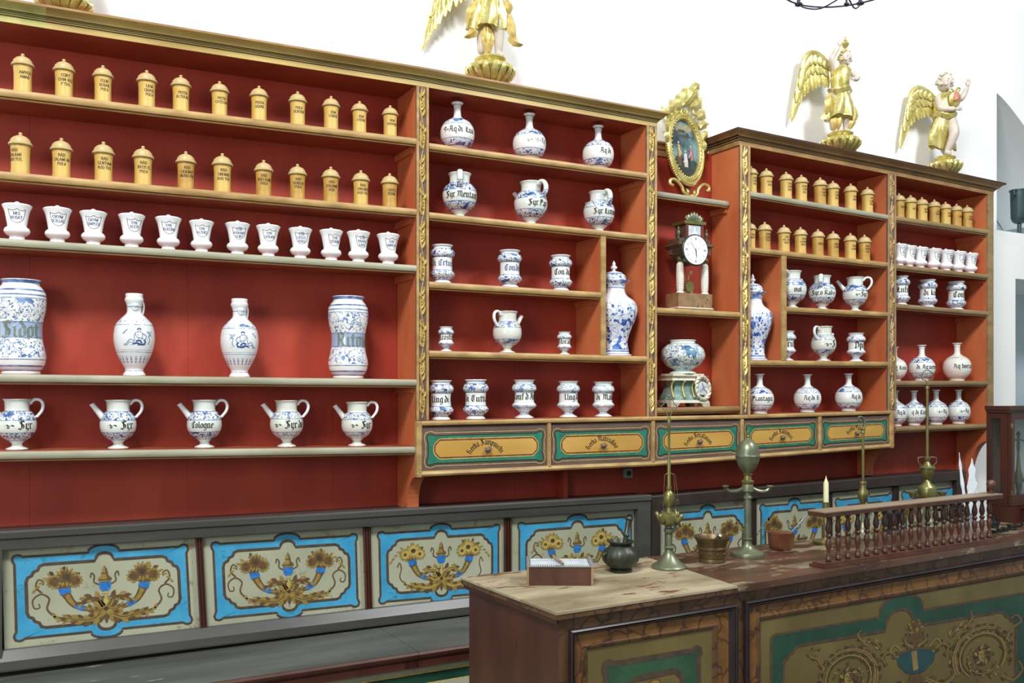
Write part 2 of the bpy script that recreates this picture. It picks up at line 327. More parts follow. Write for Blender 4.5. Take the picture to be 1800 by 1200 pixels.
def smoothpath(pts, n=6):
    out = []; P_ = [Vector(p) for p in pts]
    for i in range(len(P_)-1):
        p0 = P_[max(i-1, 0)]; p1 = P_[i]; p2 = P_[i+1]; p3 = P_[min(i+2, len(P_)-1)]
        for k in range(n):
            t = k/n; out.append(.5*((2*p1)+(p2-p0)*t+(2*p0-5*p1+4*p2-p3)*t*t+(3*p1-p0-3*p2+p3)*t**3))
    out.append(P_[-1]); return out

# ------------------------------------------------------------------ two pen alphabets (broad nib blackletter, roman capitals)
def mi(x): return [(x, .85), (x+.12, .97), (x+.12, .14), (x+.26, .02)]
BL = {
 'i': (.4, [mi(0), [(.08, 1.25), (.2, 1.32)]]), 'n': (.74, [mi(0), [(.16, .8), (.34, .98), (.46, .88), (.46, .14), (.6, .02)]]),
 'm': (1.08, [mi(0), [(.16, .8), (.34, .98), (.46, .88), (.46, .1)], [(.5, .8), (.68, .98), (.8, .88), (.8, .14), (.94, .02)]]),
 'u': (.76, [mi(0), mi(.36)]), 'r': (.5, [mi(0), [(.16, .8), (.32, .98), (.42, .84)]]),
 'a': (.64, [[(.06, .85), (.25, .98), (.42, .85), (.42, .14), (.54, .02)], [(.42, .55), (.12, .42), (.08, .16), (.22, .02), (.42, .2)]]),
 'e': (.52, [[(.1, .5), (.42, .64), (.36, .9), (.22, .98), (.08, .82), (.08, .18), (.22, .02), (.42, .16)]]),
 'o': (.58, [[(.22, .98), (.08, .82), (.08, .18), (.24, .02), (.42, .18), (.42, .82), (.22, .98)]]),
 'c': (.5, [[(.42, .84), (.24, .98), (.08, .82), (.08, .18), (.22, .02), (.4, .16)]]),
 'd': (.58, [[(.1, 1.4), (.42, .85), (.42, .18), (.24, .02), (.08, .18), (.08, .7), (.3, .9)]]),
 'b': (.58, [[(.08, 1.4), (.08, .16), (.24, .02), (.42, .18), (.42, .82), (.25, .96), (.1, .8)]]),
 'p': (.58, [[(.08, 1), (.08, -.45)], [(.1, .8), (.25, .98), (.42, .82), (.42, .18), (.24, .02), (.1, .12)]]),
 'q': (.58, [[(.42, 1), (.42, -.45)], [(.42, .84), (.22, .98), (.08, .82), (.08, .18), (.22, .02), (.42, .18)]]),
 'g': (.58, [[(.42, 1), (.42, -.25), (.2, -.44), (.04, -.3)], [(.42, .84), (.22, .98), (.08, .82), (.08, .18), (.22, .02), (.42, .18)]]),
 'y': (.6, [[(0, .85), (.1, .97), (.1, .18), (.24, .02), (.42, .2)], [(.42, 1), (.42, -.2), (.14, -.46)]]),
 's': (.5, [[(.42, .86), (.24, .98), (.08, .78), (.4, .3), (.24, .02), (.04, .16)]]),
 't': (.44, [[(.15, 1.25), (.15, .14), (.28, .02), (.4, .12)], [(0, .92), (.36, .92)]]),
 'f': (.42, [[(.36, 1.3), (.18, 1.38), (.12, 1.15), (.12, -.05)], [(0, .92), (.34, .92)]]),
 'l': (.34, [[(.1, 1.4), (.1, .14), (.24, .02)]]), 'h': (.72, [[(.1, 1.4), (.1, .02)], [(.14, .8), (.32, .98), (.44, .86), (.44, .1), (.3, -.2)]]),
 'v': (.58, [[(.02, .9), (.12, 1), (.12, .2), (.26, .02), (.44, .3), (.44, .85), (.34, 1)]]), 'x': (.5, [[(.05, .95), (.4, .05)], [(.4, .95), (.05, .05)]]),
 'z': (.5, [[(.05, .92), (.4, .92), (.05, .08), (.42, .08)]]), 'k': (.6, [[(.1, 1.4), (.1, .02)], [(.4, .95), (.14, .5), (.46, .04)]]),
 'S': (.95, [[(.78, 1.2), (.55, 1.42), (.25, 1.25), (.3, .95), (.68, .62), (.66, .2), (.35, -.03), (0, .12)], [(.42, 1.3), (.42, .2)], [(.05, 1.2), (.2, 1.38)]]),
 'A': (.95, [[(.1, 1.2), (.3, 1.4), (.62, 1.2), (.62, .14), (.8, .02)], [(.3, 1.2), (.25, .5), (.05, .05)], [(.2, .6), (.62, .6)]]),
 'C': (.8, [[(.7, 1.2), (.45, 1.4), (.12, 1.1), (.12, .25), (.38, 0), (.7, .2)], [(.42, 1.3), (.42, .2)]]),
 'P': (.85, [[(.2, 1.3), (.2, 0), (0, -.15)], [(.05, 1.2), (.4, 1.4), (.7, 1.15), (.65, .75), (.25, .6)], [(.42, 1.25), (.42, .7)]]),
 'R': (.95, [[(.2, 1.3), (.2, .1), (.02, 0)], [(.05, 1.2), (.4, 1.4), (.66, 1.15), (.6, .8), (.25, .68)], [(.4, .68), (.62, .15), (.82, .02)]]),
 'T': (.85, [[(.0, 1.2), (.3, 1.4), (.55, 1.22), (.8, 1.38)], [(.2, 1.2), (.1, .4), (.35, .0), (.7, .2)], [(.45, 1.25), (.45, .3)]]),
 'L': (.8, [[(.25, 1.4), (.2, .15), (.05, .05)], [(.1, .12), (.4, .2), (.7, 0)], [(.45, 1.2), (.4, .4)]]),
 'D': (.9, [[(.05, 1.15), (.4, 1.4), (.72, 1.0), (.7, .3), (.4, 0), (.1, .15)], [(.3, 1.25), (.3, .15)]]),
 'B': (.9, [[(.2, 1.3), (.2, .05)], [(.02, 1.2), (.4, 1.4), (.65, 1.15), (.3, .75), (.7, .6), (.68, .2), (.4, 0), (.1, .15)]]),
 'M': (1.2, [[(.05, 1.2), (.2, 1.38), (.3, 1.1), (.25, .3), (.05, .05)], [(.3, 1.1), (.5, 1.38), (.62, 1.1), (.6, .1)], [(.62, 1.1), (.85, 1.38), (.95, 1.1), (.95, .15), (1.1, .02)]]),
 'U': (.95, [[(.05, 1.2), (.2, 1.38), (.2, .25), (.4, 0), (.7, .25)], [(.7, 1.38), (.7, .14), (.85, .02)]]),
 'H': (.95, [[(.1, 1.38), (.15, .1), (.0, 0)], [(.15, .75), (.5, .9), (.62, .6), (.55, 0), (.4, -.2)], [(.1, 1.38), (.45, 1.3)]]),
 'F': (.8, [[(.2, 1.3), (.2, 0), (.02, -.1)], [(.1, 1.25), (.4, 1.4), (.7, 1.3)], [(.05, .75), (.55, .75)]]),
 '9': (.8, [[(.5, .8), (.3, .6), (.1, .8), (.15, 1.15), (.4, 1.3), (.6, 1.0), (.5, .3), (.2, -.05)]]),
 '.': (.26, [[(.06, .06), (.14, .14)]]), ':': (.28, [[(.06, .1), (.14, .18)], [(.06, .65), (.14, .73)]]), '=': (.5, [[(.05, .65), (.4, .7)], [(.05, .4), (.4, .45)]]), ' ': (.4, []), '~': (1.5, [[(0, .5), (.3, .75), (.6, .45), (.95, .7), (1.3, .5)], [(.3, .3), (.6, .2), (.8, .35)]]),
}
O8 = [(.35, 1), (.1, .85), (.02, .5), (.1, .15), (.35, 0), (.6, .15), (.68, .5), (.6, .85), (.35, 1)]
RC = {
 'A': (.75, [[(.02, 0), (.33, 1)], [(.33, 1), (.64, 0)], [(.14, .34), (.5, .34)]]), 'B': (.68, [[(.12, 0), (.12, 1)], [(.12, 1), (.42, 1), (.54, .76), (.42, .53), (.12, .53)], [(.42, .53), (.58, .28), (.42, 0), (.12, 0)]]),
 'C': (.68, [[(.58, .78), (.36, 1), (.12, .82), (.04, .5), (.12, .18), (.36, 0), (.58, .2)]]), 'D': (.76, [[(.12, 0), (.12, 1)], [(.12, 1), (.42, 1), (.62, .72), (.62, .28), (.42, 0), (.12, 0)]]),
 'E': (.62, [[(.12, 0), (.12, 1)], [(.12, 1), (.52, 1), (.52, .86)], [(.12, .52), (.4, .52)], [(.12, 0), (.54, 0), (.54, .15)]]), 'F': (.58, [[(.12, 0), (.12, 1)], [(.12, 1), (.52, 1), (.52, .86)], [(.12, .52), (.4, .52)]]),
 'G': (.74, [[(.58, .8), (.36, 1), (.12, .82), (.04, .5), (.12, .18), (.36, 0), (.58, .12), (.58, .42)]]), 'H': (.78, [[(.12, 0), (.12, 1)], [(.6, 0), (.6, 1)], [(.12, .52), (.6, .52)]]),
 'I': (.34, [[(.16, 0), (.16, 1)]]), 'K': (.74, [[(.12, 0), (.12, 1)], [(.58, 1), (.14, .42)], [(.26, .56), (.62, 0)]]), 'L': (.6, [[(.12, 0), (.12, 1)], [(.12, 0), (.52, 0), (.52, .18)]]),
 'M': (.92, [[(.12, 0), (.12, 1)], [(.12, 1), (.42, .1), (.74, 1)], [(.74, 1), (.74, 0)]]), 'N': (.8, [[(.12, 0), (.12, 1)], [(.12, 1), (.6, 0)], [(.6, 0), (.6, 1)]]),
 'O': (.74, [O8]), 'P': (.62, [[(.12, 0), (.12, 1)], [(.12, 1), (.42, 1), (.54, .74), (.42, .48), (.12, .48)]]), 'Q': (.74, [O8, [(.36, .12), (.6, -.2)]]),
 'R': (.72, [[(.12, 0), (.12, 1)], [(.12, 1), (.42, 1), (.54, .76), (.42, .52), (.12, .52)], [(.36, .52), (.62, 0)]]), 'S': (.58, [[(.48, .82), (.28, 1), (.08, .8), (.14, .58), (.42, .42), (.48, .18), (.26, 0), (.05, .18)]]),
 'T': (.64, [[(.3, 0), (.3, 1)], [(.04, .84), (.04, 1), (.56, 1), (.56, .84)]]), 'U': (.76, [[(.12, 1), (.12, .22), (.34, 0), (.56, .16), (.6, 1)]]), 'V': (.7, [[(.02, 1), (.33, 0)], [(.33, 0), (.64, 1)]]),
 'X': (.7, [[(.04, 1), (.6, 0)], [(.6, 1), (.04, 0)]]), 'Y': (.68, [[(.02, 1), (.32, .5), (.32, 0)], [(.6, 1), (.32, .5)]]), 'Z': (.62, [[(.06, 1), (.52, 1), (.04, 0), (.54, 0)]]),
 '.': (.26, [[(.08, .06), (.16, .06)]]), ':': (.28, [[(.08, .06), (.16, .06)], [(.08, .6), (.16, .6)]]), ' ': (.35, []), '-': (.4, [[(.05, .45), (.33, .45)]]), "'": (.2, [[(.08, 1), (.08, .8)]]),
}
def pen(poly, nib, hair, out):
    nx, ny = nib
    for (x0, y0), (x1, y1) in zip(poly[:-1], poly[1:]):
        dx, dy = x1-x0, y1-y0; l = math.hypot(dx, dy) or 1; px, py = -dy/l, dx/l
        if px*nx+py*ny < 0: px, py = -px, -py
        ox, oy = nx/2+px*hair/2, ny/2+py*hair/2
        out.append([(x0-ox, y0-oy), (x1-ox, y1-oy), (x1+ox, y1+oy), (x0+ox, y0+oy)])
def letters(text, font='rc', weight=1.0):
    """quads (2D) with capital height 1, starting at x=0; returns quads, width"""
    out = []; x = 0; F_ = BL if font == 'bl' else RC
    for ch in text:
        adv, ps = F_.get(ch, F_.get(ch.lower() if font == 'bl' else ch.upper(), (.4, [])))
        for p in ps:
            q = [(a+x, b) for a, b in p]
            if font == 'bl': pen(q, (.13*weight, .10*weight), .03*weight, out)
            else:
                pen(q, (.14*weight, 0), .055*weight, out)
                for e, nb in ((q[0], q[1]), (q[-1], q[-2])):
                    if abs(e[0]-nb[0]) < .4*abs(e[1]-nb[1])+.001 and (abs(e[1]) < .01 or abs(e[1]-1) < .01): pen([(e[0]-.13, e[1]), (e[0]+.13, e[1])], (.0, 0), .05*weight, out)
        x += adv
    return out, x
def textblock(lines, size, font='rc', lead=1.45, weight=1.0, maxw=None):
    qs = []; n = len(lines)
    for i, t in enumerate(lines):
        q, w = letters(t, font, weight); sc = size
        if maxw and w*sc > maxw: sx = maxw/w
        else: sx = sc
        oy = ((n-1)/2-i)*lead*size-size/2
        qs += [[((a-w/2)*sx, b*sc+oy) for a, b in k] for k in q]
    return qs
def prof_r(prof, z):
    for (r0, z0), (r1, z1) in zip(prof[:-1], prof[1:]):
        if z0 <= z <= z1 and z1 > z0: return r0+(r1-r0)*(z-z0)/(z1-z0)
    return prof[-1][0]
def wrap(quads, prof, z0, off=.0007, ang=0, clip=1.35):
    """lay 2D quads on a surface of revolution whose front is -Y"""
    mb = MB(); R0 = prof_r(prof, z0)
    for q in quads:
        vs = []
        for a, b in q:
            t = a/R0+ang; z = z0+b; r = prof_r(prof, z)+off
            vs.append((r*math.sin(t), -r*math.cos(t), z))
        if min(abs(q[0][0]/R0), abs(q[2][0]/R0)) > clip+.3: continue
        mb.add(vs, [(0, 1, 2, 3)])
    return mb
# ------------------------------------------------------------------ the room
YF, YB = 3.60, 3.816
def struct(name, mb, m): return mb.build(name, m, kind='structure')
XE = WX(1752, 3.83)
b = MB(); b.box(-3.2, XE, 3.83, 3.95, 0, 4.9); struct('wall_back', b, 'wall')
b = MB(); b.box(-3.2, 7.6, -2.6, 4.9, -.1, 0); struct('floor', b, 'floor')
b = MB(); zl = W(1752, 404, 3.83).z
b.box(XE, WX(1785, 3.83), 3.83, 4.45, 0, zl); zt = W(1790, 490, 3.83).z
b.box(WX(1785, 3.83), 7.6, 3.83, 4.45, zt, zl)
struct('wall_right', b, 'wall')
b = MB(); b.box(XE-.02, 7.6, 4.45, 4.55, 0, 4.9); struct('wall_rear', b, 'wall_shaded')
# the plaster vault that comes down in front of the recess, with its curved lower edge
b = MB(); n = 14; pts = []
for i in range(n+1):
    t = i/n; px = 1752+t*150; py = 163+190*(t**1.12)+30*math.sin(t*1.6)*t
    pts.append(W(px, py, 3.84))
vs = [(p.x, 3.84, p.z) for p in pts]+[(pts[-1].x, 3.84, 4.9), (pts[0].x, 3.84, 4.9)]
vs2 = [(x, 4.44, z) for x, y, z in vs]; N_ = len(vs)
b.add(vs+vs2, [tuple(range(N_)), tuple(reversed(range(N_, 2*N_)))]+[(i, (i+1) % N_, N_+(i+1) % N_, N_+i) for i in range(N_)])
struct('ceiling_vault', b, 'wall')

# ------------------------------------------------------------------ shelf units
RNOSE = [(0, 0), (-.012, .001), (-.0165, .006), (-.018, .013), (-.0165, .020), (-.012, .026), (0, .028)]   # rounded nosing
def shelf(root, pxL, pyL, pxR, pyR, edge, board='redbrown', yf=YF, yb=YB-.002, th=.028, fillet=True, line='gold_edge2'):
    """board whose front top edge runs through two picture points"""
    A, B = W(pxL, pyL, yf), W(pxR, pyR, yf)
    mb = MB(); s0, s1 = A.z, B.z
    mb.hexa([(A.x, yf+.002, s0-th), (B.x, yf+.002, s1-th), (B.x, yb, s1-th), (A.x, yb, s0-th), (A.x, yf+.002, s0), (B.x, yf+.002, s1), (B.x, yb, s1), (A.x, yb, s0)])
    o = mb.build('shelf', board, root, absolute=True)
    e = MB(); pr = [(a*.7, z*th/.028-th) for a, z in RNOSE]
    e.sweep(pr, (A.x, yf+.002, s0), (B.x, yf+.002, s1)); e.build('edge_moulding', edge, o, absolute=True, smooth='auto')
    if fillet:
        e = MB(); e.sweep([(0, -th-.0075), (-.006, -th-.0075), (-.008, -th-.004), (-.006, -th-.0015), (0, -th-.0015)], (A.x, yf+.006, s0), (B.x, yf+.006, s1)); e.build('fillet', line, o, absolute=True)
    return o, (A, B)
def side(root, xa, xb, zt, zb, y0=YF+.004, y1=YB-.002, m='terracotta', curve=None, name='side_panel'):
    """upright; curve=(z where it begins, depth left at the foot)"""
    mb = MB()
    if not curve: mb.box(xa, xb, y0, y1, zb, zt)
    else:
        zc, dep = curve; pts = [(y0, zt), (y0, zc)]
        for i in range(1, 10):
            a = i/9*PI/2; pts.append((y0+(y1-dep-y0)*math.sin(a), zb+(zc-zb)*.12+(zc-zb)*.88*(math.cos(a))))
        pts += [(y1-dep, zb), (y1, zb), (y1, zt)]
        n = len(pts); mb.add([(xa, y, z) for y, z in pts]+[(xb, y, z) for y, z in pts], [tuple(range(n)), tuple(reversed(range(n, 2*n)))]+[(i, n+i, n+(i+1) % n, (i+1) % n) for i in range(n)])
    return mb.build(name, m, root, absolute=True)
def cornice(root, L0, R0, mats, yf=YF, endR=False, endL=False, k=1.0):
    """cornice whose lower front edge runs through two places"""
    pr = [(0, 0), (-.004, 0), (-.004, .022), (-.009, .0235), (-.009, .0275), (-.013, .0285), (-.013, .0325), (-.017, .0335), (-.017, .036), (-.024, .037), (-.027, .042), (-.034, .050), (-.046, .056), (-.050, .058), (-.050, .066), (0, .066)]
    pr = [(a*k, z*k) for a, z in pr]
    mi_ = [0, 0, 1, 0, 1, 0, 1, 0, 2, 0, 0, 0, 0, 3, 3, 3]
    A = L0.copy(); B = R0.copy(); A.y = B.y = yf
    m = MB(); m.sweep(pr, A, B, mats=mi_, yA=1 if endL else 0, yB=-1 if endR else 0)
    m.build('cornice', mats, root, absolute=True)
def acanthus(mb, x0, x1, z0, z1, y, seed=0, flip=1):
    """carved running scroll with leaves, in relief on an upright strip"""
    rnd = random.Random(seed); w = (x1-x0)/2; cx = (x0+x1)/2; per = w*8.5; n = max(1, round((z1-z0)/per)); per = (z1-z0)/n
    def ridge(path, wd, h):
        vs = []; k = len(path)
        for i, (a, b_) in enumerate(path):
            j0, j1 = max(i-1, 0), min(i+1, k-1); dx, dz = path[j1][0]-path[j0][0], path[j1][1]-path[j0][1]; l = math.hypot(dx, dz) or 1
            ww = wd[i] if isinstance(wd, list) else wd; nx, nz = -dz/l*ww, dx/l*ww
            vs += [(a-nx, y-.0005, b_-nz), (a, y-h, b_), (a+nx, y-.0005, b_+nz)]
        mb.add(vs, [(3*i+j, 3*i+j+1, 3*i+j+4, 3*i+j+3) for i in range(k-1) for j in (0, 1)])
    for q in range(n):
        zb = z0+q*per; s = flip if q % 2 == 0 else -flip
        path = [(cx+s*w*.55*math.sin(PI*t/10), zb+per*(t/10)) for t in range(11)]
        ridge(path, [w*.16+w*.14*math.sin(PI*t/10) for t in range(11)], .006)
        for side_, zz, ln, an in ((-s, .12, .34, 75), (-s, .30, .40, 62), (-s, .5, .38, 55), (s, .62, .22, 70), (-s, .72, .30, 80), (-s, .42, .3, 100)):
            bx, bz = cx+s*w*.3*math.sin(PI*zz), zb+per*zz; a = math.radians(an+rnd.uniform(-8, 8)); L_ = per*ln
            pts = []
            for t in range(6):
                u = t/5; aa = a-side_*0; pts.append((bx+side_*w*.95*math.sin(u*PI*.62)*(1-.25*u), bz+L_*u*math.sin(a)*.9))
            pts = [(max(x0+w*.08, min(x1-w*.08, p[0])), p[1]) for p in pts]
            ridge(pts, [w*.40*math.sin(PI*(.12+.86*t/5))+w*.03 for t in range(6)], .009)
        # curl
        cxx, czz = cx-s*w*.25, zb+per*.9
        ridge([(cxx+w*.33*math.cos(t*.7)*(1-t/12), czz+w*.33*math.sin(t*.7)*(1-t/12)) for t in range(9)], w*.1, .005)
def pilaster(root, pxa, pxb, pyt, pyb, seed, edge='gold_edge', flip=1, ground='purple', carve='gilt'):
    xa, xb = WX(pxa, YF), WX(pxb, YF); zt = W((pxa+pxb)/2, pyt, YF).z; zb = W((pxa+pxb)/2, pyb, YF).z
    mb = MB(); mb.box(xa, xb, YF-.004, YF+.004, zb, zt); p = mb.build('carved_pilaster', ground, root, absolute=True)
    w = xb-xa
    for x0, x1 in ((xa, xa+w*.2), (xb-w*.2, xb)):
        e = MB(); xm = (x0+x1)/2; r = (x1-x0)/2
        pr = [(x0, -.004), (x0, -.009), (xm-r*.5, -.0125), (xm+r*.5, -.0125), (x1, -.009), (x1, -.004)]
        n = len(pr); e.add([(x, YF+y, zb) for x, y in pr]+[(x, YF+y, zt) for x, y in pr], [(i, (i+1) % n, n+(i+1) % n, n+i) for i in range(n)]+[tuple(reversed(range(n))), tuple(range(n, 2*n))])
        e.build('bead', edge, p, absolute=True, smooth='auto')
    c = MB(); acanthus(c, xa+w*.22, xb-w*.22, zb+.01, zt-.005, YF-.004, seed, flip); c.build('leaf_carving', carve, p, absolute=True, fix=False)
def backboards(root, xs, zt, zb, m='red'):
    zf = zt if callable(zt) else (lambda x: zt)
    for a, b_ in zip(xs[:-1], xs[1:]):
        a, b_ = a+.0004, b_-.0004; mb = MB(); mb.hexa([(a, YB, zb), (b_, YB, zb), (b_, YB+.012, zb), (a, YB+.012, zb), (a, YB, zf(a)), (b_, YB, zf(b_)), (b_, YB+.012, zf(b_)), (a, YB+.012, zf(a))]); mb.build('backboard', m, root, absolute=True)

X1a, X1b = WX(731, YF), WX(752.5, YF); X2a, X2b = WX(1135.5, YF), WX(1153, YF)
X3a, X3b = WX(1299.5, YF), WX(1317, YF); X4a, X4b = WX(1559, YF), WX(1573, YF); X5a, X5b = WX(1735, YF), WX(1745, YF)
XL = WX(-70, YF)
ZBK = .98
GC = ['gold_cornice', 'dark_line', 'dark_line', 'gold_edge2']
# --- left unit: the wide bay and the bay with the flasks
LU = thing('shelf_unit', 'long red wall shelving at left with gilded cornice and carved pilasters', 'shelves', (0, YB, ZBK))
c0, c1, c2 = W(-70, 26.5, YF), W(742, 152.3, YF), W(1153, 223.5, YF)
lin = lambda A, B: (lambda x: A.z+(B.z-A.z)*(x-A.x)/(B.x-A.x)+.0035)
backboards(LU, [XL, WX(52, YB), WX(330, YB), WX(585, YB), X1a], lin(c0, c1), ZBK)
backboards(LU, [X1a, WX(905, YB), X2b-.004], lin(c1, c2), ZBK)
cornice(LU, c0, W(80, 50.2, YF), ['green_gold', 'dark_line', 'dark_line', 'gold_edge2'])
cornice(LU, W(80, 50.2, YF), c1, GC); cornice(LU, c1, c2, GC, endR=True)
mb = MB()
for A, B in ((c0, c1), (c1, c2)):
    mb.hexa([(A.x, YF, A.z+.004), (B.x-.001, YF, B.z+.004), (B.x-.001, YB+.012, B.z+.004), (A.x, YB+.012, A.z+.004), (A.x, YF, A.z+.055), (B.x-.001, YF, B.z+.055), (B.x-.001, YB+.012, B.z+.055), (A.x, YB+.012, A.z+.055)])
mb.build('top_board', 'redbrown', LU, absolute=True)
side(LU, X1a+.0015, X1b-.0015, W(742, 152, YF).z+.003, W(727, 895, 3.67).z+.003, curve=(W(742, 838, YF).z, .115))
side(LU, X2a+.0015, X2b-.0015, W(1145, 221, YF).z+.003, W(1145, 735, YF).z+.006)
SH = {}
def reg(key, res): SH[key] = res[1]; return res[0]
S1 = [(155, 243, 'gold_edge'), (300.5, 367, 'gold_edge'), (418, 466, 'greygreen'), (657, 666.5, 'greygreen'), (793, 784.5, 'greygreen')]
for i, (a, b_, e) in enumerate(S1):
    sl = (b_-a)/730; reg('1%d' % (i+1), shelf(LU, -70, a-70*sl, 730.8, b_, e))
    if i < 4:   # little cleat under each shelf against the upright
        z = SH['1%d' % (i+1)][1].z; mb = MB(); mb.box(X1a-.012, X1a+.0015, YF+.03, YB-.002, z-.058, z-.0285); mb.build('cleat', 'terracotta', LU, absolute=True)
for i, (a, b_) in enumerate([(251, 304), (372.4, 412.5), (494.3, 513.6), (615.7, 626)]):
    if i == 2: reg('23', shelf(LU, 753, a, 1055, b_, 'gold_edge', 'redbrown'))
    else: reg('2%d' % (i+1), shelf(LU, 753, a, 1135.6, b_, 'gold_edge', 'redbrown'))
    xr = 1055 if i == 2 else 1135.6
    z = SH['2%d' % (i+1)][1].z; mb = MB(); mb.box(WX(xr, YF)-.011, WX(xr, YF)+.001, YF+.03, YB-.002, z-.056, z-.0285); mb.build('cleat', 'terracotta', LU, absolute=True)
def zon(key, X): A, B = SH[key]; return A.z+(B.z-A.z)*(X-A.x)/(B.x-A.x)
xd0, xd1 = WX(1055, YF), WX(1063.5, YF)
side(LU, xd0+.001, xd1-.001, zon('22', xd0)-.029, zon('24', xd0)+.0005, y0=YF+.002, name='divider')
mb = MB(); mb.box(xd0, xd1, YF-.008, YF+.002, zon('24', xd0)+.0005, zon('22', xd0)-.029); mb.build('divider_edge', 'gold_edge', LU, absolute=True)
pilaster(LU, 731, 752.5, 152.5, 738, 3); pilaster(LU, 1135.5, 1153, 221.5, 733, 5, flip=-1)

# --- the clock niche between the two units
NU = thing('niche_shelving', 'narrow red niche with three shelves between the two shelf units', 'shelves', ((X2b+X3a)/2, YB, ZBK))
backboards(NU, [X2b-.004, X3b-.004], W(1200, 262, YB).z, ZBK)
A, B = W(1153, 240, 3.80), W(1262, 268, 3.80)
zt_ = W(1153, 268, 3.80).z; 
m_ = MB(); m_.sweep([(0, 0), (-.006, 0), (-.008, .03), (-.014, .034), (-.02, .05), (-.034, .062), (-.034, .07), (0, .07)], (X2b+.001, 3.816, zt_-.012), (X3a-.05, 3.816, zt_-.012)); m_.build('cornice', 'gold_edge2', NU, absolute=True)
reg('31', shelf(NU, 1149.7, 335, 1279.5, 353.8, 'greygreen', 'redbrown', yf=YF+.08, line='gold_edge'))
reg('32', shelf(NU, 1153.3, 540, 1299, 548.6, 'gold_edge', 'redbrown'))
reg('33', shelf(NU, 1153.3, 716.5, 1298, 713, 'gold_edge2', 'redbrown'))
for k_, x in (('31', X3a), ('32', X3a)):
    z = zon(k_, x); mb = MB(); mb.box(x-.014, x+.0015-.002, YF+.09, YB-.002, z-.06, z-.0285); mb.build('cleat', 'terracotta', NU, absolute=True)

# --- right unit
RU = thing('shelf_unit', 'red wall shelving at right with dull brown cornice beside the white wall', 'shelves', ((X3a+X5b)/2, YB, ZBK))
d0, d1, d2 = W(1298.5, 255, YF), W(1565, 307, YF), W(1745, 343.5, YF)
BC = ['gold_edge2', 'dark_line', 'dark_line', 'dark_line']
backboards(RU, [X3b-.004, WX(1460, YB), X4a+.004], lin(d0, d1), ZBK); backboards(RU, [X4a+.004, X5b-.012], lin(d1, d2), ZBK)
cornice(RU, d0, d1, BC, endL=True, k=1.12); cornice(RU, d1, d2, BC, endR=True, k=1.12)
mb = MB()
for A, B in ((d0, d1), (d1, d2)):
    mb.hexa([(A.x+.001, YF, A.z+.004), (B.x-.001, YF, B.z+.004), (B.x-.001, YB+.012, B.z+.004), (A.x+.001, YB+.012, A.z+.004), (A.x+.001, YF, A.z+.06), (B.x-.001, YF, B.z+.06), (B.x-.001, YB+.012, B.z+.06), (A.x+.001, YB+.012, A.z+.06)])
mb.build('top_board', 'redbrown', RU, absolute=True)
# the cornice returning along the unit's left flank
pr = [(0, 0), (-.004, 0), (-.004, .022), (-.009, .0235), (-.009, .0275), (-.017, .0335), (-.017, .036), (-.027, .042), (-.034, .050), (-.046, .056), (-.050, .058), (-.050, .066), (0, .066)]
pr = [(a*1.12, z*1.12) for a, z in pr]; n = len(pr); mb = MB()
mb.add([(d0.x+a, YF+a, d0.z+z) for a, z in pr]+[(d0.x+a, YB+.012, d0.z+z) for a, z in pr], [(i, (i+1) % n, n+(i+1) % n, n+i) for i in range(n)]+[tuple(range(n, 2*n))], 0)
mb.m = [[0, 0, 1, 0, 1, 0, 1, 0, 0, 0, 3, 3, 3, 0][i] for i in range(n+1)]
mb.build('cornice', ['gold_edge2', 'dark_line', 'dark_line', 'dark_line'], RU, absolute=True)
side(RU, X3a+.0012, X3b-.0012, d0.z+.003, W(1308, 729, YF).z+.006)
side(RU, X4a+.0012, X4b-.0012, d1.z+.003, W(1548, 838, 3.67).z+.004, curve=(W(1565, 787, YF).z, .06))
side(RU, X5a+.0012, X5b-.001, d2.z+.003, ZBK, curve=(W(1740, 775, YF).z, .075))
for i, (a, b_, e) in enumerate([(336, 377.5, 'greygreen'), (434, 461, 'gold_edge'), (536, 548.3, 'gold_edge'), (632.5, 635.5, 'gold_edge')]):
    if i == 2: reg('43', shelf(RU, 1380.6, 538.7, 1559.2, b_, e, 'redbrown'))
    else: reg('4%d' % (i+1), shelf(RU, 1317, a, 1559.2, b_, e, 'redbrown'))
for i, (a, b_) in enumerate([(379.2, 403.7), (464, 482), (533, 547), (669, 669), (750, 744)]):
    reg('5%d' % (i+1), shelf(RU, 1573, a, 1735, b_, 'brown_edge', 'redbrown', line='brown_edge'))
    z = SH['5%d' % (i+1)][1].z; mb = MB(); mb.box(X5a-.014, X5a+.0012, YF+.02, YB-.002, z-.056, z-.0285); mb.build('cleat', 'terracotta', RU, absolute=True)
xe0, xe1 = WX(1372.5, YF), WX(1380.8, YF)
side(RU, xe0+.001, xe1-.001, zon('42', xe0)-.029, zon('44', xe0)+.0005, y0=YF+.002, name='divider')
mb = MB(); mb.box(xe0, xe1, YF-.008, YF+.002, zon('44', xe0)+.0005, zon('42', xe0)-.029); mb.build('divider_edge', 'gold_edge', RU, absolute=True)
pilaster(RU, 1299.5, 1317, 256, 728, 8); pilaster(RU, 1559, 1573, 306, 722, 11, edge='brown_edge', carve='gold_edge', flip=-1)
mb = MB(); mb.box(X5a, X5b, YF-.006, YF+.004, .98+.42, d2.z); mb.build('plain_pilaster', 'brown_edge', RU, absolute=True)

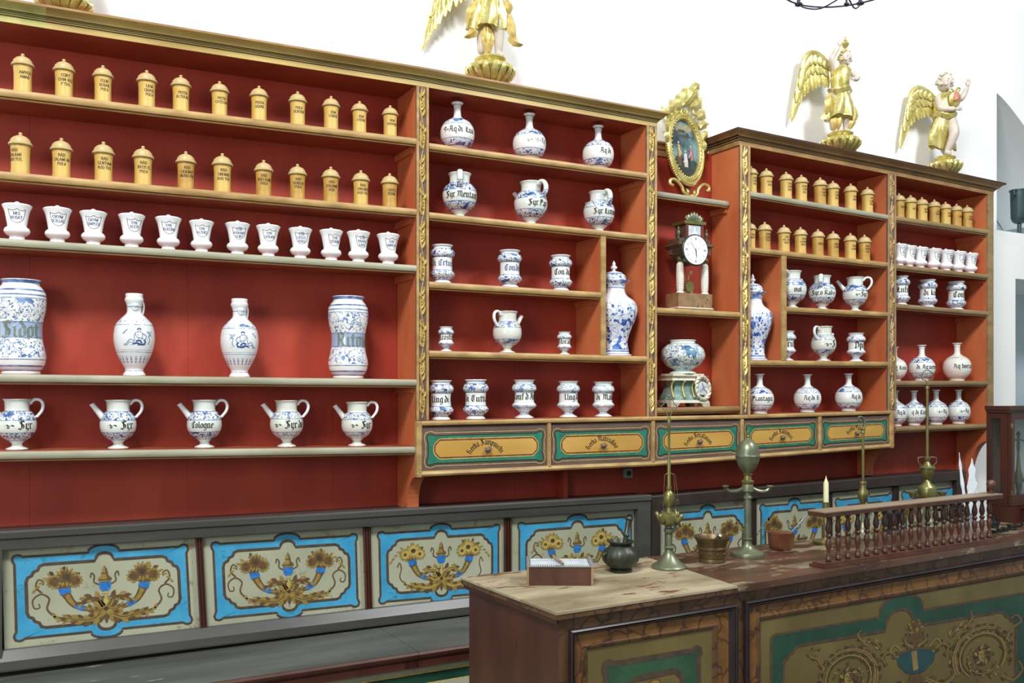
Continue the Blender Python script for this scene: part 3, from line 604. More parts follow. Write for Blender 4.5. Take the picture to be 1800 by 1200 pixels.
# --- 2D painting on any surface
class Paint:
    def __init__(s, fn, mats): s.fn = fn; s.mats = mats; s.mb = MB(); s.lay = 0
    def _a(s, vs, fs, m, lay=None):
        l = s.lay if lay is None else lay
        s.mb.add([s.fn(x, y, l) for x, y in vs], fs, s.mats.index(m))
    def poly(s, pts, m, lay=None): s._a(pts, [tuple(range(len(pts)))], m, lay)
    def ell(s, x, y, rx, ry, m, lay=None, n=12, a=0): s.poly([(x+rx*math.cos(t)*math.cos(a)-ry*math.sin(t)*math.sin(a), y+rx*math.cos(t)*math.sin(a)+ry*math.sin(t)*math.cos(a)) for t in [2*PI*k/n for k in range(n)]], m, lay)
    def stroke(s, path, w, m, lay=None, smooth=5):
        p = smoothpath([(a, b, 0) for a, b in path], smooth) if smooth else [Vector((a, b, 0)) for a, b in path]; k = len(p); vs = []
        for i in range(k):
            d = p[min(i+1, k-1)]-p[max(i-1, 0)]; l = d.length or 1; t = i/(k-1)
            ww = w(t) if callable(w) else w; vs += [(p[i].x-d.y/l*ww/2, p[i].y+d.x/l*ww/2), (p[i].x+d.y/l*ww/2, p[i].y-d.x/l*ww/2)]
        s._a(vs, [(2*i, 2*i+1, 2*i+3, 2*i+2) for i in range(k-1)], m, lay)
    def leaf(s, x, y, a, l, w, m, lay=None, bend=0.0):
        pts = []
        for t in (0, .2, .45, .7, .9, 1): pts.append((t, math.sin(PI*min(1, t*.93+.05))*.5))
        up = []; dn = []
        for t, h in pts:
            aa = a+bend*t; cx, cy = x+l*t*math.cos(a+bend*t*.5), y+l*t*math.sin(a+bend*t*.5)
            up.append((cx-w*h*math.sin(aa), cy+w*h*math.cos(aa))); dn.append((cx+w*h*math.sin(aa), cy-w*h*math.cos(aa)))
        k = len(pts); s._a(up+dn, [(i, i+1, k+i+1, k+i) for i in range(k-1)], m, lay)
    def acan(s, path, w, cols, lay, lobes=7, lobe=1.0, rnd=None):
        p = smoothpath([(a, b, 0) for a, b in path], 6); n = len(p)
        for q in range(lobes):
            t = (q+.5)/lobes; i = min(n-2, int(t*(n-1))); d = (p[i+1]-p[max(i-1, 0)]); an = math.atan2(d.y, d.x); ww = w*(1.25-.6*t)
            for sd in (-1, 1): s.leaf(p[i].x, p[i].y, an+sd*(.95-.25*t), ww*1.5*lobe, ww*.8, cols[(q+(sd > 0)) % 2], lay+.1*q, bend=-sd*.7)
        s.stroke(path, lambda t: w*(.75-.5*t), cols[2], lay+1.0); s.stroke(path, lambda t: w*(.22-.1*t), cols[3], lay+1.3)
    def ring(s, o, i, m, lay=None):
        n = len(o); s._a(o+i, [(k, (k+1) % n, n+(k+1) % n, n+k) for k in range(n)], m, lay)
    def quads(s, qs, m, lay=None):
        for q in qs: s._a(q, [(0, 1, 2, 3)], m, lay)
    def build(s, name, parent): return s.mb.build(name, s.mats, parent, absolute=True, fix=False)
def outl(x0, x1, y0, y1, ch, br, bh, ear=0, bot=True):
    """closed outline with shaped corners and a round bump in the middle of top and bottom"""
    cx = (x0+x1)/2; P_ = []
    def corner(cxx, cyy, sx, sy, start_vert):
        if ear: pts = [(cxx, cyy+sy*ch), (cxx-sx*ear*.5, cyy+sy*ch*.7), (cxx-sx*ear, cyy+sy*ch*.25), (cxx-sx*ear*.5, cyy-sy*ear*.6), (cxx+sx*ch*.3, cyy-sy*ear), (cxx+sx*ch*.75, cyy-sy*ear*.6), (cxx+sx*ch, cyy)]
        else: pts = [(cxx, cyy+sy*ch), (cxx+sx*ch*.1, cyy+sy*ch*.72), (cxx+sx*ch*.3, cyy+sy*ch*.62), (cxx+sx*ch*.4, cyy+sy*ch*.42), (cxx+sx*ch*.62, cyy+sy*ch*.32), (cxx+sx*ch*.72, cyy+sy*ch*.1), (cxx+sx*ch, cyy)]
        return pts if start_vert else pts[::-1]
    P_ += corner(x0, y0, 1, 1, True)
    def bump(y, sg, rev):
        q = []
        for k in range(11):
            a = PI*k/10; q.append((cx-br*math.cos(a), y-sg*bh*(math.sin(a)**.8 if math.sin(a) > 0 else 0)))
        return q[::-1] if rev else q
    P_ += bump(y0, 1, False)
    P_ += corner(x1, y0, -1, 1, False)
    P_ += corner(x1, y1, -1, -1, True)
    P_ += bump(y1, -1 if bot else 0, True)
    P_ += corner(x0, y1, 1, -1, False)
    return P_
def grow(o, d):
    n = len(o); out = []
    for i in range(n):
        a, b_ = o[i-1], o[(i+1) % n]; dx, dy = b_[0]-a[0], b_[1]-a[1]; l = math.hypot(dx, dy) or 1
        out.append((o[i][0]+dy/l*d, o[i][1]-dx/l*d))
    return out

# --- drawers under the shelves
DM = ['drawer', 'green', 'ochre', 'thin_gold', 'rust', 'ink']
DC = thing('drawer_cabinet', 'long shallow case of five painted drawers hung under the shelves', 'drawers', (WX(1150, YF), YB, W(1150, 819, YF).z))
YD = 3.588
def zt_line(px):   # upper rail top / lower rail bottom picture lines
    T = [(732, 739.5), (1135.8, 731.6), (1317.5, 728.5), (1569, 721)]; Bm = [(732, 838), (1176, 817.6), (1569, 786.5)]
    def ev(L_):
        for (a, b_), (c_, d) in zip(L_[:-1], L_[1:]):
            if px <= c_ or (c_, d) == L_[-1]: return b_+(d-b_)*(px-a)/(c_-a)
    return ev(T), ev(Bm)
segs = [732, 1147.5, 1304, 1569]
for a, b_ in zip(segs[:-1], segs[1:]):
    ta, ba = zt_line(a); tb, bb = zt_line(b_); A, B = W(a, ta, YD), W(b_, tb, YD); A2, B2 = W(a, ba, YD), W(b_, bb, YD)
    mb = MB(); mb.sweep([(0, 0), (-.008, -.002), (-.013, -.009), (-.012, -.018), (-.004, -.023), (0, -.024)], A, B); mb.build('upper_rail', 'gold_edge', DC, absolute=True, smooth='auto')
    ax, bx = max(A.x, X1b+.001), min(B.x, X4a-.001); A, B = Vector((ax, 0, A.z+(B.z-A.z)*(ax-A.x)/(B.x-A.x))), Vector((bx, 0, A.z+(B.z-A.z)*(bx-A.x)/(B.x-A.x))); mb = MB(); mb.hexa([(A.x, YD, A.z-.02), (B.x, YD, B.z-.02), (B.x, YB-.002, B.z-.02), (A.x, YB-.002, A.z-.02), (A.x, YD, A.z), (B.x, YD, B.z), (B.x, YB-.002, B.z), (A.x, YB-.002, A.z)]); mb.build('top_board', 'redbrown', DC, absolute=True)
    mb = MB(); mb.sweep([(0, .024), (-.005, .023), (-.010, .018), (-.013, .010), (-.009, .002), (0, 0)], A2, B2); mb.build('lower_rail', 'gold_edge', DC, absolute=True, smooth='auto')
    ax, bx = max(A2.x, X1b+.001), min(B2.x, X4a-.001); A2, B2 = Vector((ax, 0, A2.z+(B2.z-A2.z)*(ax-A2.x)/(B2.x-A2.x))), Vector((bx, 0, A2.z+(B2.z-A2.z)*(bx-A2.x)/(B2.x-A2.x))); mb = MB(); mb.hexa([(A2.x, YD, A2.z), (B2.x, YD, B2.z), (B2.x, YB-.002, B2.z), (A2.x, YB-.002, A2.z), (A2.x, YD, A2.z+.02), (B2.x, YD, B2.z+.02), (B2.x, YB-.002, B2.z+.02), (A2.x, YB-.002, A2.z+.02)]); mb.build('bottom_board', 'redbrown', DC, absolute=True)
reg('25', (None, (W(732, 739.5, YD), W(1135.8, 731.6, YD)))); reg('45', (None, (W(1317.5, 728.5, YD), W(1569, 721, YD))))
stiles = [(731.5, 741.5), (961.5, 967.5), (1144.2, 1150), (1300.8, 1306), (1437.2, 1442.6), (1562.5, 1569)]
for i, (a, b_) in enumerate(stiles):
    t, bt = zt_line((a+b_)/2); A, B = W(a, t, YD), W(b_, bt, YD); x0, x1 = A.x, B.x; mb = MB(); xm = (x0+x1)/2; r = (x1-x0)/2
    prf = [(x0, 0), (x0, -.006), (xm-r*.5, -.0125), (xm+r*.5, -.0125), (x1, -.006), (x1, 0)]; n = len(prf); o_ = .002 if 0 < i < 5 else -.0005
    za, zb_ = B.z+(.022 if 0 < i < 5 else 0), A.z-(.022 if 0 < i < 5 else 0)
    mb.add([(x, YD+y, za) for x, y in prf]+[(x, YD+y, zb_) for x, y in prf], [(k, (k+1) % n, n+(k+1) % n, n+k) for k in range(n)]+[tuple(reversed(range(n))), tuple(range(n, 2*n))])
    mb.box(x0, x1, YD, YF+.003, za, zb_)
    mb.build('stile', 'gold_edge', DC, absolute=True, smooth='auto')
dtxt = ['Herba Sampsuchi', 'Herba Matrisalvie', 'Herba Serrafanum', 'Herba Santonici', 'Herba Pulegii']
for i in range(5):
    pa, pb = stiles[i][1]+.3, stiles[i+1][0]-.3
    ta, ba = zt_line(pa); tb, bb = zt_line(pb)
    YQ = YD+.001
    TL, TR = W(pa, ta, YQ), W(pb, tb, YQ); BL_, BR = W(pa, ba, YQ), W(pb, bb, YQ)
    for p in (TL, TR): p.z -= .0275
    for p in (BL_, BR): p.z += .0245
    w = TR.x-TL.x; h = (TL.z-BL_.z+TR.z-BR.z)/2
    mb = MB(); mb.hexa([(BL_.x, YQ, BL_.z), (BR.x, YQ, BR.z), (BR.x, YF+.003, BR.z), (BL_.x, YF+.003, BL_.z), (TL.x, YQ, TL.z), (TR.x, YQ, TR.z), (TR.x, YF+.003, TR.z), (TL.x, YF+.003, TL.z)])
    dr = mb.build('drawer', 'drawer', DC, absolute=True)
    def fn(x, y, lay, TL=TL, TR=TR, BL_=BL_, BR=BR, w=w, h=h):
        u, v = x/w, y/h; p = (TL*(1-u)+TR*u)*(1-v)+(BL_*(1-u)+BR*u)*v
        return (p.x, YQ-.0006-.0004*lay, p.z)
    P_ = Paint(fn, DM); k = h
    o1 = outl(.15*k, w-.14*k, .2*k, .84*k, .16*k, .05, 0, .035*k); o2 = outl(.33*k, w-.29*k, .325*k, .70*k, .13*k, .05, 0)
    P_.ring(grow(o1, .07*k), grow(o1, .055*k), 'thin_gold', 1)
    P_.poly(o1, 'green', 1); P_.ring(grow(o1, .008*k), grow(o1, -.012*k), 'ink', 2)
    P_.ring(grow(o2, .055*k), grow(o2, .035*k), 'thin_gold', 2); P_.ring(grow(o2, .035*k), o2, 'rust', 2); P_.poly(o2, 'ochre', 2)
    P_.build('painted_cartouche', dr)
    # lettering on an arc
    P_ = Paint(fn, DM); cx, cy, R_ = w*.5+(.0 if i else -.005), h*.90, h*.46; q, wd = letters(dtxt[i], 'bl', 1.3); sz = min(.0185, 2.1*R_/wd)
    for qq in q:
        mx_ = sum(a for a, _ in qq)/4*sz-wd*sz/2; th = mx_/R_; out = []
        for a, b_ in qq:
            la, lb = a*sz-wd*sz/2-mx_, b_*sz; out.append((cx+math.sin(th)*(R_+lb)+math.cos(th)*la, cy-math.cos(th)*(R_+lb)+math.sin(th)*la))
        P_.quads([out], 'ink', 3)
    P_.build('lettering', dr)
    c = fn(w*.5, h*.56, 0); mb = MB()
    mb.add([(c[0]-0.0087, YQ-.001, c[2]-0.0087), (c[0]+0.0087, YQ-.001, c[2]-0.0087), (c[0]+0.0087, YQ-.001, c[2]+0.0087), (c[0]-0.0087, YQ-.001, c[2]+0.0087), (c[0]-0.0072, YQ-.014, c[2]-0.0072), (c[0]+0.0072, YQ-.014, c[2]-0.0072), (c[0]+0.0072, YQ-.014, c[2]+0.0072), (c[0]-0.0072, YQ-.014, c[2]+0.0072),
            (c[0]-0.0174, YQ-.018, c[2]-0.0014), (c[0], YQ-.018, c[2]-0.0174), (c[0]+0.0174, YQ-.018, c[2]+0.0014), (c[0], YQ-.018, c[2]+0.0174), (c[0], YQ-.03, c[2])],
           [(0, 1, 5, 4), (1, 2, 6, 5), (2, 3, 7, 6), (3, 0, 4, 7), (4, 5, 9, 8), (5, 6, 10, 9), (6, 7, 11, 10), (7, 4, 8, 11), (8, 9, 12), (9, 10, 12), (10, 11, 12), (11, 8, 12)])
    mb.build('knob', 'drawer', dr, absolute=True)
# bracket boards under the drawers
BRK = thing('shelf_bracket', 'upright red bracket board under the second drawer', 'bracket', (WX(996, YB-.06), YB, 1.0))
mb = MB(); zt2 = W(995, zt_line(995)[1], YF).z; x = WX(995, YB-.08); mb.box(x-.012, x+.012, YB-.075, YB-.001, 1.0, zt2-.002); mb.build('board', 'red', BRK, absolute=True)
# socket
t = thing('wall_socket', 'grey electrical socket plate under the drawers on the red boards', 'socket', tuple(W(1102, 838, YB)))
p = W(1102, 831, YB); mb = MB(); mb.box(p.x-.026, p.x+.026, YB-.014, YB-.0005, p.z-.024, p.z+.024); mb.build('plate', 'socket', t, absolute=True)
mb = MB(); mb.lathe([(.013, 0), (.014, .004), (.009, .005), (.009, .001)], 14, ax=Matrix.Rotation(PI/2, 3, 'X'), c=(p.x, YB-.014, p.z)); mb.build('outlet', 'dark_line', t, absolute=True)

# ------------------------------------------------------------------ painted wainscot
WM = ['panel', 'sky_blue', 'outline', 'p_brown', 'p_ochre', 'p_yellow', 'p_blue', 'p_dark']
YR, YP = 3.67, 3.70
ZWB = .70
def rail(root, A, B, hgt, name, top=True, y=YR):
    pr = [(.06, 0), (0, 0), (-.004, .003), (-.006, hgt*.55), (-.012, hgt*.62), (-.012, hgt*.9), (-.006, hgt), (.06, hgt)] if top else [(.06, 0), (-.012, 0), (-.014, .006), (-.012, hgt*.5), (-.006, hgt*.62), (.012, hgt*.97), (.014, hgt), (.06, hgt)]
    mb = MB(); mb.sweep(pr, (A[0], y, A[1]), (B[0], y, B[1])); return mb.build(name, 'slate', root, absolute=True)
def panel(root, TL, TR, BR, BL_, seed, pal=0, orn=True):
    q = [W(*TL, YP), W(*TR, YP), W(*BR, YP), W(*BL_, YP)]
    mb = MB(); mb.add([tuple(p) for p in q]+[(p.x, YP+.01, p.z) for p in q], [(0, 1, 2, 3), (7, 6, 5, 4), (0, 4, 5, 1), (1, 5, 6, 2), (2, 6, 7, 3), (3, 7, 4, 0)])
    pn = mb.build('panel', 'panel', root, absolute=True)
    w = ((q[1]-q[0]).length+(q[2]-q[3]).length)/2; h = ((q[3]-q[0]).length+(q[2]-q[1]).length)/2
    def fn(x, y, lay):
        u, v = x/w, y/h; p = (q[0]*(1-u)+q[1]*u)*(1-v)+(q[3]*(1-u)+q[2]*u)*v
        return (p.x, YP-.0007-.00035*lay, p.z)
    P_ = Paint(fn, WM)
    o1 = outl(.062*w, .938*w, .105*h, .875*h, .06*h, .078*w, .07*h, .02*h); o2 = outl(.104*w, .90*w, .172*h, .808*h, .17*h, .05*w, .075*h)
    P_.ring(grow(o1, .02*h), grow(o1, -.004*h), 'outline', 1); P_.ring(o1, o2, 'sky_blue', 0); P_.ring(grow(o2, .004*h), grow(o2, -.026*h), 'outline', 1)
    P_.build('painted_border', pn)
    if not orn: return
    rnd = random.Random(seed); P_ = Paint(fn, WM); cx, k = w/2, h; Y = ['p_ochre', 'p_yellow'] if pal else ['p_ochre', 'p_brown']
    L1, L2, L3, L4 = 1, 2.2, 3.4, 4.6
    for s in (-1, 1):
        # cornucopia: brown horn with blue rings, curving out and up
        hp = [(cx+s*.02*k, .66*k), (cx+s*.16*k, .655*k), (cx+s*.28*k, .60*k), (cx+s*.345*k, .50*k), (cx+s*.37*k, .44*k)]
        P_.stroke(hp, lambda t: k*(.022+.075*t), 'p_brown', L1); P_.stroke(hp[:4], lambda t: k*(.012+.03*t), 'p_ochre', L1+.4)
        P_.stroke([(cx+s*.08*k, .665*k), (cx+s*.14*k, .66*k)], k*.04, 'p_blue', L2); P_.stroke([(cx+s*.2*k, .645*k), (cx+s*.27*k, .608*k)], k*.055, 'p_blue', L2)
        P_.stroke([(cx+s*.352*k, .485*k), (cx+s*.372*k, .42*k)], k*.10, 'p_blue', L2); P_.ell(cx+s*.373*k, .415*k, .058*k, .018*k, 'p_brown', L2+.3)
        # bouquet
        bx, by = cx+s*.37*k, .33*k
        for q_ in range(26):
            a = rnd.uniform(0, 2*PI); r = rnd.uniform(.0, .09)*k; P_.leaf(bx+r*math.cos(a)*1.25, by+r*math.sin(a)*.8, a+rnd.uniform(-.4, .4), .055*k, .035*k, rnd.choice(['p_brown', 'p_dark'] if s*(1 if pal else -1) > 0 and q_ % 2 else ['p_brown', 'p_ochre']), L1+q_*.06)
        for fx, fy, R_ in ((-.02*s, -.01, .105), (.08*s, .03, .075), (-.10*s, .03, .075)):
            for ringn, (rr, col) in enumerate(((1, 'p_ochre'), (.72, Y[1]))):
                n_ = 13
                for q_ in range(n_):
                    a = 2*PI*q_/n_+ringn*.2+rnd.uniform(-.1, .1); P_.leaf(bx+fx*k, by+fy*k, a, R_*rr*k, .034*k*rr, col, L3+ringn*.4+q_*.015)
            P_.ell(bx+fx*k, by+fy*k, R_*.3*k, R_*.26*k, 'p_dark' if abs(fx) < .05 else 'p_brown', L4, 8)
        # acanthus leaves beside the middle
        C1 = ('p_brown', 'p_ochre', Y[0], Y[1]); C2 = ('p_ochre', 'p_brown', Y[1], 'p_brown')
        P_.acan([(cx+s*.03*k, .70*k), (cx+s*.14*k, .76*k), (cx+s*.27*k, .745*k), (cx+s*.37*k, .72*k)], .060*k, C1, L2)
        P_.acan([(cx+s*.02*k, .64*k), (cx+s*.08*k, .56*k), (cx+s*.17*k, .555*k), (cx+s*.24*k, .60*k)], .055*k, C2, L2+.8, 5)
        P_.acan([(cx+s*.02*k, .66*k), (cx+s*.09*k, .675*k), (cx+s*.15*k, .64*k)], .045*k, C1, L2+1.6, 4)
        # tendril and scroll
        sc = [(cx+s*.36*k, .73*k), (cx+s*.45*k, .70*k), (cx+s*.52*k, .62*k), (cx+s*.50*k, .52*k), (cx+s*.57*k, .47*k), (cx+s*.64*k, .52*k), (cx+s*.63*k, .6*k), (cx+s*.585*k, .6*k), (cx+s*.59*k, .56*k)]
        if seed % 3 != 2: P_.stroke(sc, lambda t: k*(.02-.010*t), 'p_brown', L1+.2); P_.stroke([(cx+s*.56*k, .46*k), (cx+s*.61*k, .40*k), (cx+s*.59*k, .33*k), (cx+s*.545*k, .35*k), (cx+s*.55*k, .385*k)], lambda t: k*(.018-.009*t), 'p_brown', L1+.2)
        else: P_.stroke(sc[:4]+[(cx+s*.52*k, .45*k), (cx+s*.55*k, .5*k)], lambda t: k*.012, 'p_brown', L1+.2)
        for q_ in range(5): P_.leaf(cx+s*(.47+.035*q_)*k, (.30+.03*q_)*k, (-.6 if s > 0 else PI+.6)+q_*.35*s, .05*k, .025*k, Y[0], L1+.3)
        for q_ in range(4): P_.leaf(cx+s*(.36+.03*q_)*k, (.74-.01*q_)*k, (1.0 if s > 0 else PI-1.0)-q_*.7*s, .06*k, .03*k, 'p_ochre', L1+.5)
    # urn
    P_.poly([(cx-.055*k, .40*k), (cx+.055*k, .40*k), (cx+.05*k, .46*k), (cx+.025*k, .49*k), (cx-.025*k, .49*k), (cx-.05*k, .46*k)], 'p_blue', L3)
    P_.poly([(cx-.05*k, .395*k), (cx-.065*k, .36*k), (cx-.03*k, .33*k), (cx-.022*k, .27*k), (cx, .23*k), (cx+.022*k, .27*k), (cx+.03*k, .33*k), (cx+.065*k, .36*k), (cx+.05*k, .395*k)], 'p_ochre', L3)
    P_.stroke([(cx-.06*k, .375*k), (cx+.06*k, .375*k)], .014*k, 'p_brown', L4, 0); P_.stroke([(cx-.03*k, .31*k), (cx+.03*k, .31*k)], .012*k, 'p_brown', L4, 0)
    P_.poly([(cx, .235*k), (cx+.024*k, .28*k), (cx+.03*k, .33*k), (cx+.06*k, .37*k), (cx+.02*k, .37*k), (cx+.01*k, .3*k)], 'p_brown', L3+.4)
    P_.ell(cx, .505*k, .03*k, .016*k, 'p_yellow', L3)
    for s in (-1, 1):
        P_.stroke([(cx+s*.055*k, .42*k), (cx+s*.1*k, .39*k), (cx+s*.095*k, .33*k), (cx+s*.12*k, .30*k), (cx+s*.13*k, .345*k)], .013*k, 'p_brown', L2)
        P_.stroke([(cx+s*.01*k, .58*k), (cx+s*.05*k, .54*k), (cx+s*.09*k, .53*k)], .01*k, 'p_dark', L2)
    for j, (a, l) in enumerate(((-PI/2, .13), (-PI/2-.7, .11), (-PI/2+.7, .11), (PI/2, .15), (PI/2-.55, .11), (PI/2+.55, .11))):
        P_.leaf(cx, .66*k, a, l*k, .05*k, ('p_yellow', 'p_ochre', 'p_ochre', 'p_brown', 'p_ochre', 'p_ochre')[j], L3+.5+j*.1)
    P_.ell(cx, .665*k, .022*k, .022*k, 'p_dark', L4+.4, 8)
    P_.build('painted_ornament', pn)
WL = thing('wainscot_panelling', 'slate framed panelling at left painted with blue cartouches and cornucopias', 'panelling', (WX(560, YR), YB, ZWB))
zA = [(WX(-80, YR), W(-80, 937.5, YR).z), (WX(1143, YR), W(1143, 869, YR).z)]
def rz_(px): A, B = zA; x = WX(px, YR); return A[1]+(B[1]-A[1])*(x-A[0])/(B[0]-A[0])
rh = .070
rail(WL, (zA[0][0], zA[0][1]-rh), (zA[1][0], zA[1][1]-rh), rh, 'top_rail')
PB = [(-90, 1166.5), (0, 1158), (330, 1122.5), (655, 1090), (819, 1075), (1120, 1045)]
A = W(-80, 1164, YR); B = W(1143, 1037, YR); rail(WL, (A.x, ZWB-.05+.02), (B.x, ZWB-.05+.0), W(560, 1087, YR).z-ZWB+.052, 'bottom_rail', top=False)
mb = MB(); mb.hexa([(zA[0][0], YP+.011, .64), (zA[1][0], YP+.011, .64), (zA[1][0], YB-.001, .64), (zA[0][0], YB-.001, .64), (zA[0][0], YP+.011, zA[0][1]-.004), (zA[1][0], YP+.011, zA[1][1]-.004), (zA[1][0], YB-.001, zA[1][1]-.004), (zA[0][0], YB-.001, zA[0][1]-.004)]); mb.build('carcass', 'slate_dark', WL, absolute=True)
panel(WL, (3, 963), (344, 942), (353.5, 1110), (8, 1147), 1)
panel(WL, (356, 941), (639.5, 925), (644, 1079), (364, 1108), 4)
panel(WL, (651.4, 924), (888.5, 909), (888.5, 1056), (655, 1077), 2, 1)
panel(WL, (899, 908), (1121, 893), (1121, 1036), (899, 1055), 6, 1)
panel(WL, (-300, 985), (-9, 964), (-4, 1148), (-290, 1180), 9, orn=False)
def mull(root, a, b_, wpx, y=YR+.012, m='wood_dark'):
    A, B = W(*a, y), W(*b_, y); w = wpx; A2, B2 = W(a[0]+w, a[1], y), W(b_[0]+w, b_[1], y)
    mb = MB()
    n_ = 5
    for i in range(n_):   # reeded strip
        t0, t1 = i/n_, (i+1)/n_-.03; f = .0 if i % 2 == 0 else .006
        def L_(t, P0, P1): return P0.x+(P1.x-P0.x)*t
        mb.hexa([(L_(t0, B, B2), y+f, B.z), (L_(t1, B, B2), y+f, B.z), (L_(t1, B, B2), YP+.008, B.z), (L_(t0, B, B2), YP+.008, B.z), (L_(t0, A, A2), y+f, A.z), (L_(t1, A, A2), y+f, A.z), (L_(t1, A, A2), YP+.008, A.z), (L_(t0, A, A2), YP+.008, A.z)])
    mb.build('mullion', m, root, absolute=True)
mull(WL, (344, 941), (353, 1110), 12); mull(WL, (639.5, 925), (644.5, 1080), 11); mull(WL, (888.5, 909), (888.5, 1057), 10.5)
xa, xb = WX(1120.5, YR), WX(1143, YR); mb = MB(); mb.box(xa, xb, YR-.004, YP+.01, ZWB, rz_(1130)-rh+.004); mb.build('end_stile', 'slate', WL, absolute=True); mb = MB(); mb.box(WX(-7, YR), WX(3.5, YR), YR-.004, YP+.01, ZWB, rz_(0)-rh+.004); mb.build('end_stile', 'slate', WL, absolute=True)
WR = thing('wainscot_panelling', 'darker framed painted panelling at right behind the counter', 'panelling', (WX(1420, YR), YB, ZWB))
xa, xb = WX(1145, YR), WX(1697, YR); za, zb_ = W(1145, 871.5, YR).z, W(1697, 826, YR).z; rh2 = .06
mb = MB(); mb.sweep([(.06, 0), (0, 0), (-.004, .003), (-.004, rh2*.9), (0, rh2), (.06, rh2)], (xa, YR, za-rh2), (xb, YR, zb_-rh2)); mb.build('top_rail', 'slate_dark', WR, absolute=True)
mb = MB(); mb.hexa([(xa, YP+.011, .64), (xb, YP+.011, .64), (xb, YB-.001, .64), (xa, YB-.001, .64), (xa, YP+.011, za-.004), (xb, YP+.011, zb_-.004), (xb, YB-.001, zb_-.004), (xa, YB-.001, za-.004)]); mb.build('carcass', 'slate_dark', WR, absolute=True)
panel(WR, (1160, 890), (1322, 877), (1322, 1019), (1160, 1033), 3); panel(WR, (1330, 876.5), (1459, 867), (1459, 1002), (1330, 1018), 5)
panel(WR, (1463.5, 866.5), (1573, 855), (1573, 988), (1463.5, 1001), 8, 1); panel(WR, (1580.5, 854), (1682, 843.5), (1682, 974), (1580.5, 987), 7)
mull(WR, (1322, 877), (1322, 1019), 8, m='slate_dark'); mull(WR, (1459, 867), (1459, 1002), 4.5, m='slate_dark'); mull(WR, (1573, 855), (1573, 988), 7.5, m='slate_dark')
mb = MB(); mb.box(xa, WX(1160.5, YR), YR-.003, YP+.01, ZWB, za-rh2+.004); mb.build('end_stile', 'slate_dark', WR, absolute=True); mb = MB(); mb.box(WX(1681.5, YR), xb, YR-.003, YP+.01, ZWB, zb_-rh2+.006); mb.build('end_stile', 'slate_dark', WR, absolute=True)
mb = MB(); mb.box(xa, xb, YR-.004, YP+.01, .652, ZWB+.03); mb.build('bottom_rail', 'slate_dark', WR, absolute=True)

# ------------------------------------------------------------------ the low ledge (bench) under the panelling
BN = thing('wall_ledge', 'low scuffed grey ledge running along the foot of the painted panelling', 'bench', (1.2, YB, 0))
x0, x1 = WX(-90, 3.25), 5.1; yfr = 3.255
for a, b_ in ((x0, WX(718, 3.35)-.001), (WX(718, 3.35)+.001, x1)):
    mb = MB(); mb.box(a, b_, yfr+.26, YB, .622, .65); mb.build('top_board', 'bench', BN, absolute=True)
    mb = MB(); mb.box(a, b_, yfr, yfr+.257, .622, .65); mb.build('top_board', 'bench', BN, absolute=True)
    mb = MB(); mb.sweep([(0, 0), (-.006, .002), (-.012, .012), (-.014, .022), (-.006, .03), (0, .0305)], (a, yfr, .619), (b_, yfr, .619)); mb.sweep([(0, 0), (.03, 0), (.03, .03), (-.002, .03), (0, .01)], (a, yfr, .588), (b_, yfr, .588)); mb.build('edge_moulding', 'wood_dark', BN, absolute=True)
mb = MB(); mb.box(x0, x1, yfr+.035, YB, 0, .621); mb.build('base', 'panel', BN, absolute=True)
mb = MB()
for z0, z1, m_ in ((.565, .588, 0), (.553, .5575, 2), (.515, .553, 1), (.510, .514, 2), (.455, .51, 0), (.03, .12, 3)): mb.box(x0, x1, yfr+.030, yfr+.0352, z0, z1, m_)
mb.build('painted_bands', ['panel', 'bottlegreen', 'thin_gold', 'dark_mould'], BN, absolute=True)
